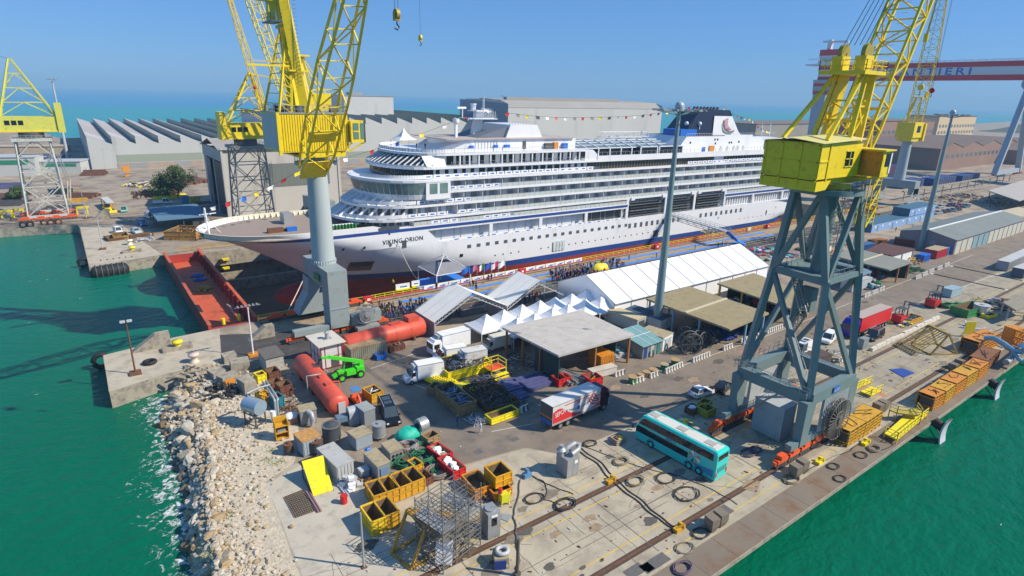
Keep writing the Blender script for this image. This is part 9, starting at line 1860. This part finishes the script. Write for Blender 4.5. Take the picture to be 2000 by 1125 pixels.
skip('large orange brown steel barge tray beside the ship bow',(322,469),(384,470),9,2.6,mat('barge_orange',(.40,.22,.05),.75,var=.2,dirt=(.2,.09,.03),damt=.5),gpt,'scrap',[rust,yor,dgrey],seed=2,name='steel_tray',cat='tray'); skip('yellow brown tilted tray by the parked vans',(223,470),(252,467),6,1.2,mat('tray_yellow',(.40,.26,.06),.75,var=.2,dirt=(.2,.1,.04),damt=.5),gpt,name='steel_tray',cat='tray'); skip('narrow rusty trough in front of the tilted tray',(255,467),(300,461),2,1.0,rust,gpt,name='steel_tray',cat='tray'); skip('narrow rusty trough left of the tilted tray',(203,466),(212,472),5,.8,rust,gpt,name='steel_tray',cat='tray')
heap('silver pipe sections lying beside the rusty trough',(258,474),(305,469),2.5,.8,[galv,greyw],16,83,lo=2,hi=4,th=.6); heap('scrap lattice and branches beside the barge tray',(372,470),(410,466),8,2.2,[dgrey,rust,brown],70,84,lo=2,hi=6,th=.2)
r=thing('dock_edge_railing','rusty yellow railing and gear along the head of the dock wall','railing',(19,181,0)); q=MB(); rail(q,[(0,0,0),(28,-.6,0)],1.3,0,.12,2.5); q.box(4,16,-1,0,-.8,-.2); q.box(20,24,-1.2,.2,-2.2,.4,1); q.build('rail',[yor,dgrey],r)
for k,(x,y) in enumerate(((440,506),(441,523))):
 q=MB(); q.box(-.9,.9,-.5,.2,-.3,.3,0); q.box(-1.6,-.7,-.9,.2,-.8,.1,1); o=tag(q.build('wall_lamp',[ryel,black]),'yellow flood lamp fixed on the dock end wall, '+('upper' if k==0 else 'lower'),'lamp','lamps on the dock wall'); d=CR@Vector((x-1000,y-562.5,FOC)); t=177/d.y; o.location=(d.x*t,176.9 if k==0 else 176.9,CAMH+d.z*t)
def shop(lab,a,b,W,H,m,band=None,roofm=None):
 r,L=at('workshop',lab,'workshop',a,b,'low workshops in the left yard'); q=MB(); q.box(0,L,0,W,0,H); q.build('wall',m,r); q=MB(); q.box(-.4,L+.4,-.4,W+.4,H,H+.4); q.build('roof',roofm or greyw,r)
 if band: q=MB(); q.box(L*.05,L*.9,-.15,-.02,H*.62,H*.85); q.build('band',band,r)
gb_=mat('band_emerald',(.02,.22,.12),.6,var=.2)
shop('low pale workshop with emerald window band, left one',(-60,346),(74,343),14,9,shed_corr,gb_); shop('low pale workshop with emerald window band, right one',(82,340),(160,339),12,6,shed_corr,gb_); shop('long low sandy store beside the breakwater',(-60,300),(130,298),12,4,mat('sand_wall',(.40,.33,.24),.9,var=.1),None,mat('sand_roof',(.42,.36,.28),.9))
for k,(x,y) in enumerate(((5,428),(28,425),(152,420))):
 r,L=at('lifting_frame','yellow lifting frame on the far quay, '+('leftmost','second','right of the pale tower crane')[k],'lifting frame',(x,y),(x+20,y-1),'yellow lifting frames'); q=MB(); q.beam((0,0,2.6),(L,0,2.6),.6); q.beam((0,0,0),(0,0,2.6),.4); q.beam((L,0,0),(L,0,2.6),.4); q.beam((0,3,2.2),(L,3,2.2),.5); q.beam((0,0,2.6),(0,3,2.2),.4); q.beam((L,0,2.6),(L,3,2.2),.4); q.build('frame',ryel,r)
# ================= ROCKS, FOAM =================
random.seed(21)
def rockmesh(seed):
 bm=bmesh.new(); bmesh.ops.create_icosphere(bm,subdivisions=2,radius=1)
 for v in bm.verts:
  n1=noise.noise(v.co*1.1+Vector((seed*7,0,0))); n2=noise.noise(v.co*2.6+Vector((0,seed*5,0))); v.co*=1+.42*n1+.16*n2
  for ax in range(3): v.co[ax]=max(-.66-.1*(seed%3),min(.62+.08*(seed%2),v.co[ax]))
 bmesh.ops.scale(bm,verts=bm.verts,vec=(1.15,.85,.68)); me=bpy.data.meshes.new('boulder'); bm.to_mesh(me); bm.free(); return me
RM=[rockmesh(i) for i in range(9)]
rmats=[rock,mat('limestone_pale',(.52,.47,.38),.9,var=.2,scale=1,dirt=(.32,.25,.15),damt=.35,dscale=2,bump=.5,bscale=4),mat('limestone_tan',(.40,.30,.17),.9,var=.25,scale=1,dirt=(.22,.14,.07),damt=.4,dscale=2,bump=.5,bscale=4)]
for i,me in enumerate(RM): me.materials.append(rmats[i%3])
wet=[m.copy() for m in RM]
for m in wet: m.materials[0]=rockw
def bankpt(t,u):   # t along shore, u 0 waterline .. 1 plateau
 w=lerp2(wat,t); a=lerp2(plat,t); w=w+(w-a)*.06; p=w.lerp(a,u); return p
pts=[];tr=0
desc={0:'pale angular limestone boulder on the sea bank',1:'tan weathered boulder on the sea bank'}
cnt=0
while cnt<285 and tr<6000:
 tr+=1; t=random.uniform(.08,1.0); u=random.uniform(-.04,1.5); near=t<.5
 if t>.88 and u>.9 and random.random()<.3: continue
 s=random.choice([.38,.45,.5,.6,.7,.85,1.15])*(1.08 if u<.9 else .62)
 p=bankpt(t,u); z=-3.0+3.0*min(1,max(0,u))**.75+.1
 if u>1: z=.05
 if any((p.x-a)**2+(p.y-b)**2<(.72*(s+c))**2*.55 for a,b,c in pts): continue
 pts.append((p.x,p.y,s)); k=random.randrange(9); w_=u<.10
 o=bpy.data.objects.new('boulder',(wet if w_ else RM)[k]); COL.objects.link(o); o.location=(p.x,p.y,z+s*.12); o.rotation_euler=(random.uniform(-.4,.4),random.uniform(-.4,.4),random.uniform(0,6.28)); o.scale=(s*random.uniform(.85,1.2),s*random.uniform(.85,1.1),s*random.uniform(.85,1.25))
 tag(o,'dark wet boulder at the waterline of the rock bank' if w_ else ('tan boulder lying on the rock bank above the sea' if k%3==2 else 'pale limestone boulder lying on the rock bank above the sea'),'boulder','boulders of the sea bank'); cnt+=1
mb=MB(); ic=RM[0]; base=[[v.co.copy() for v in RM[i].vertices] for i in range(4)]
lowm=[]
for sd_ in range(4):
 bm=bmesh.new(); bmesh.ops.create_icosphere(bm,subdivisions=1,radius=1)
 for v in bm.verts: v.co*=1+.35*noise.noise(v.co*1.2+Vector((sd_*3,1,0))); v.co.z*=.7
 lowm.append(([v.co.copy() for v in bm.verts],[tuple(q.index for q in f.verts) for f in bm.faces])); bm.free()
for i in range(5200):
 t=random.uniform(.05,1.0)
 if i<2500: u=random.uniform(-.1,1.15); s=random.uniform(.16,.42)
 else: u=1+abs(random.gauss(0,1.2)); s=random.choice([.08,.1,.12,.15,.2,.28])
 p=bankpt(t,u); 
 if u>1 and t<.28 and p.x>10: continue
 z=-3.0+3.0*min(1,max(0,u))**.75 if u<1 else .02
 vs,fs=lowm[i%4]; M=Matrix.Rotation(random.uniform(0,6.28),3,'Z')@Matrix.Rotation(random.uniform(-.5,.5),3,'X'); sc=Vector((s*random.uniform(.8,1.4),s,s*random.uniform(.7,1.2)))
 mb.add([Vector((p.x,p.y,z+s*.25))+M@Vector((v.x*sc.x,v.y*sc.y,v.z*sc.z)) for v in vs],fs,(2 if u<.05 else i%2+0) if i%5 else 3)
mb.build('rock_rubble',[rock,rmats[1],rockw,rmats[2]],kind='stuff')
mb=MB()
for cx,cy in ((497,957),(470,705),(505,722),(520,900),(445,1010),(545,905),(480,760),(400,1085),(530,880),(500,800)):
 p=G(cx,cy)
 for i in range(40):
  q=p+Vector((random.gauss(0,.45),random.gauss(0,.45),0)); h=random.uniform(.1,.35); d=Vector((random.gauss(0,.1),random.gauss(0,.1),h)); mb.add([q+Vector((-.05,0,0)),q+Vector((.05,0,0)),q+d],[(0,1,2)])
mb.build('weeds',mat('weed_green',(.12,.18,.03),.9,var=.3),kind='stuff')
def foam_mat():
 m=bpy.data.materials.new('foam'); m.use_nodes=True; nt=m.node_tree; b=nt.nodes['Principled BSDF']; b.inputs['Base Color'].default_value=(.75,.80,.82,1); b.inputs['Roughness'].default_value=.8; N=nt.nodes.new;L=nt.links.new
 tc=N('ShaderNodeTexCoord'); at_=N('ShaderNodeAttribute'); at_.attribute_name='shore'
 n=N('ShaderNodeTexNoise'); n.inputs['Scale'].default_value=.9; n.inputs['Detail'].default_value=8; n.inputs['Roughness'].default_value=.7; n.inputs['Distortion'].default_value=1.2; L(tc.outputs['Object'],n.inputs['Vector'])
 a=N('ShaderNodeMath'); a.operation='MULTIPLY_ADD'; L(at_.outputs['Fac'],a.inputs[0]); a.inputs[1].default_value=.30; L(n.outputs[0],a.inputs[2])
 r=N('ShaderNodeMapRange'); r.inputs[1].default_value=.75; r.inputs[2].default_value=.86; r.inputs[4].default_value=.8; L(a.outputs[0],r.inputs[0]); L(r.outputs[0],b.inputs['Alpha']); return m
mb=MB(); n=60;k=12;vs=[];fac=[]
for i in range(n+1):
 t=i/n; w=lerp2(wat,t); a=lerp2(plat,t); d=(w-a); d.normalize()
 for j in range(k+1): p=w+d*(-1.6+j*.8); vs.append((p.x,p.y,WZ+.03)); fac.append(max(0,1-max(0,j-2)/(k-2)*(1.0+.35*math.sin(t*19)))) 
mb.add(vs,[(i*(k+1)+j,i*(k+1)+j+1,(i+1)*(k+1)+j+1,(i+1)*(k+1)+j) for i in range(n) for j in range(k)]); o=mb.build('sea_foam',foam_mat(),kind='stuff')
at_=o.data.attributes.new('shore','FLOAT','POINT'); at_.data.foreach_set('value',fac)
mb=MB()
for i in range(120):
 x=random.uniform(-60,500);y=random.uniform(640,1700) if i<70 else random.uniform(-30,20); 
 if i>=70: x=random.uniform(40,260)
 if i%3==0: x=random.uniform(-60,0); y=random.uniform(90,230)
 s=(.5+y/700) if y>0 else .25; s=s*.5 if y<240 else s; mb.add([(x,y,WZ+.05),(x+s*1.8,y+.1*s,WZ+.06),(x+s*1.3,y+.3*s,WZ+.06),(x+.2*s,y+.25*s,WZ+.05)],[(0,1,2,3)])
mb.build('whitecaps',mat('crest_white',(.6,.68,.68),.7,var=0),kind='stuff')
random.seed(77); mb=MB()
for i in range(150):
 a=random.random(); x=random.uniform(14,150); y=random.choice([random.uniform(29,48),random.uniform(50,66) if x>45 else random.uniform(29,48),random.uniform(85,99) if x<60 else random.uniform(50,70)]); rr=random.uniform(.25,1.5); n=12; z=.022+i*.00008
 P=[(x+rr*random.uniform(.6,1.2)*math.cos(2*PI*k/n),y+rr*.6*random.uniform(.6,1.2)*math.sin(2*PI*k/n),z) for k in range(n)]; mb.add(P,[tuple(range(n))],i%3)
mb.build('ground_stain',[mat('stain_'+str(k),c,.85,var=.3,scale=2) for k,c in enumerate(((.10,.09,.075),(.20,.17,.13),(.30,.22,.14)))],kind='structure')
mb=MB()
for i in range(1500):
 x=random.uniform(14,120); y=random.choice([random.uniform(56,100) if x<70 else random.uniform(50,90),random.uniform(29,48),random.uniform(100,115) if x>25 else 40]); s=random.uniform(.04,.16)
 mb.cb((x,y,s*.4),(s*random.uniform(.6,3),s,s*.6),random.uniform(0,3),i%5)
mb.build('litter',[dgrey,rust,greyw,brown,tan],kind='stuff')
mb=MB()
for i in range(60):
 x=random.uniform(12,75); y=random.uniform(29.5,47.5); a=random.choice([0,0,PI/2,random.uniform(0,3)]); L=random.uniform(2,7); P=[Vector((x+math.cos(a)*L*k/6+random.gauss(0,.06),y+math.sin(a)*L*k/6+random.gauss(0,.06),.021)) for k in range(7)]
 for u,v in zip(P,P[1:]): mb.beam(u,v,.03,.006)
mb.build('paving_crack',MATS['joint_dark'],kind='structure')
# ---------------- haze ----------------
mb=MB(); mb.box(-7100,12100,-3100,12100,-14,104)
hz=mb.build('haze',bpy.data.materials.new('haze_air'),kind='stuff')
m=hz.data.materials[0]; m.use_nodes=True; m.node_tree.nodes.clear()
vo=m.node_tree.nodes.new('ShaderNodeVolumePrincipled'); mo=m.node_tree.nodes.new('ShaderNodeOutputMaterial'); m.node_tree.links.new(vo.outputs[0],mo.inputs['Volume'])
vo.inputs['Density'].default_value=.0002; vo.inputs['Color'].default_value=(.42,.74,1.0,1); vo.inputs['Anisotropy'].default_value=.0
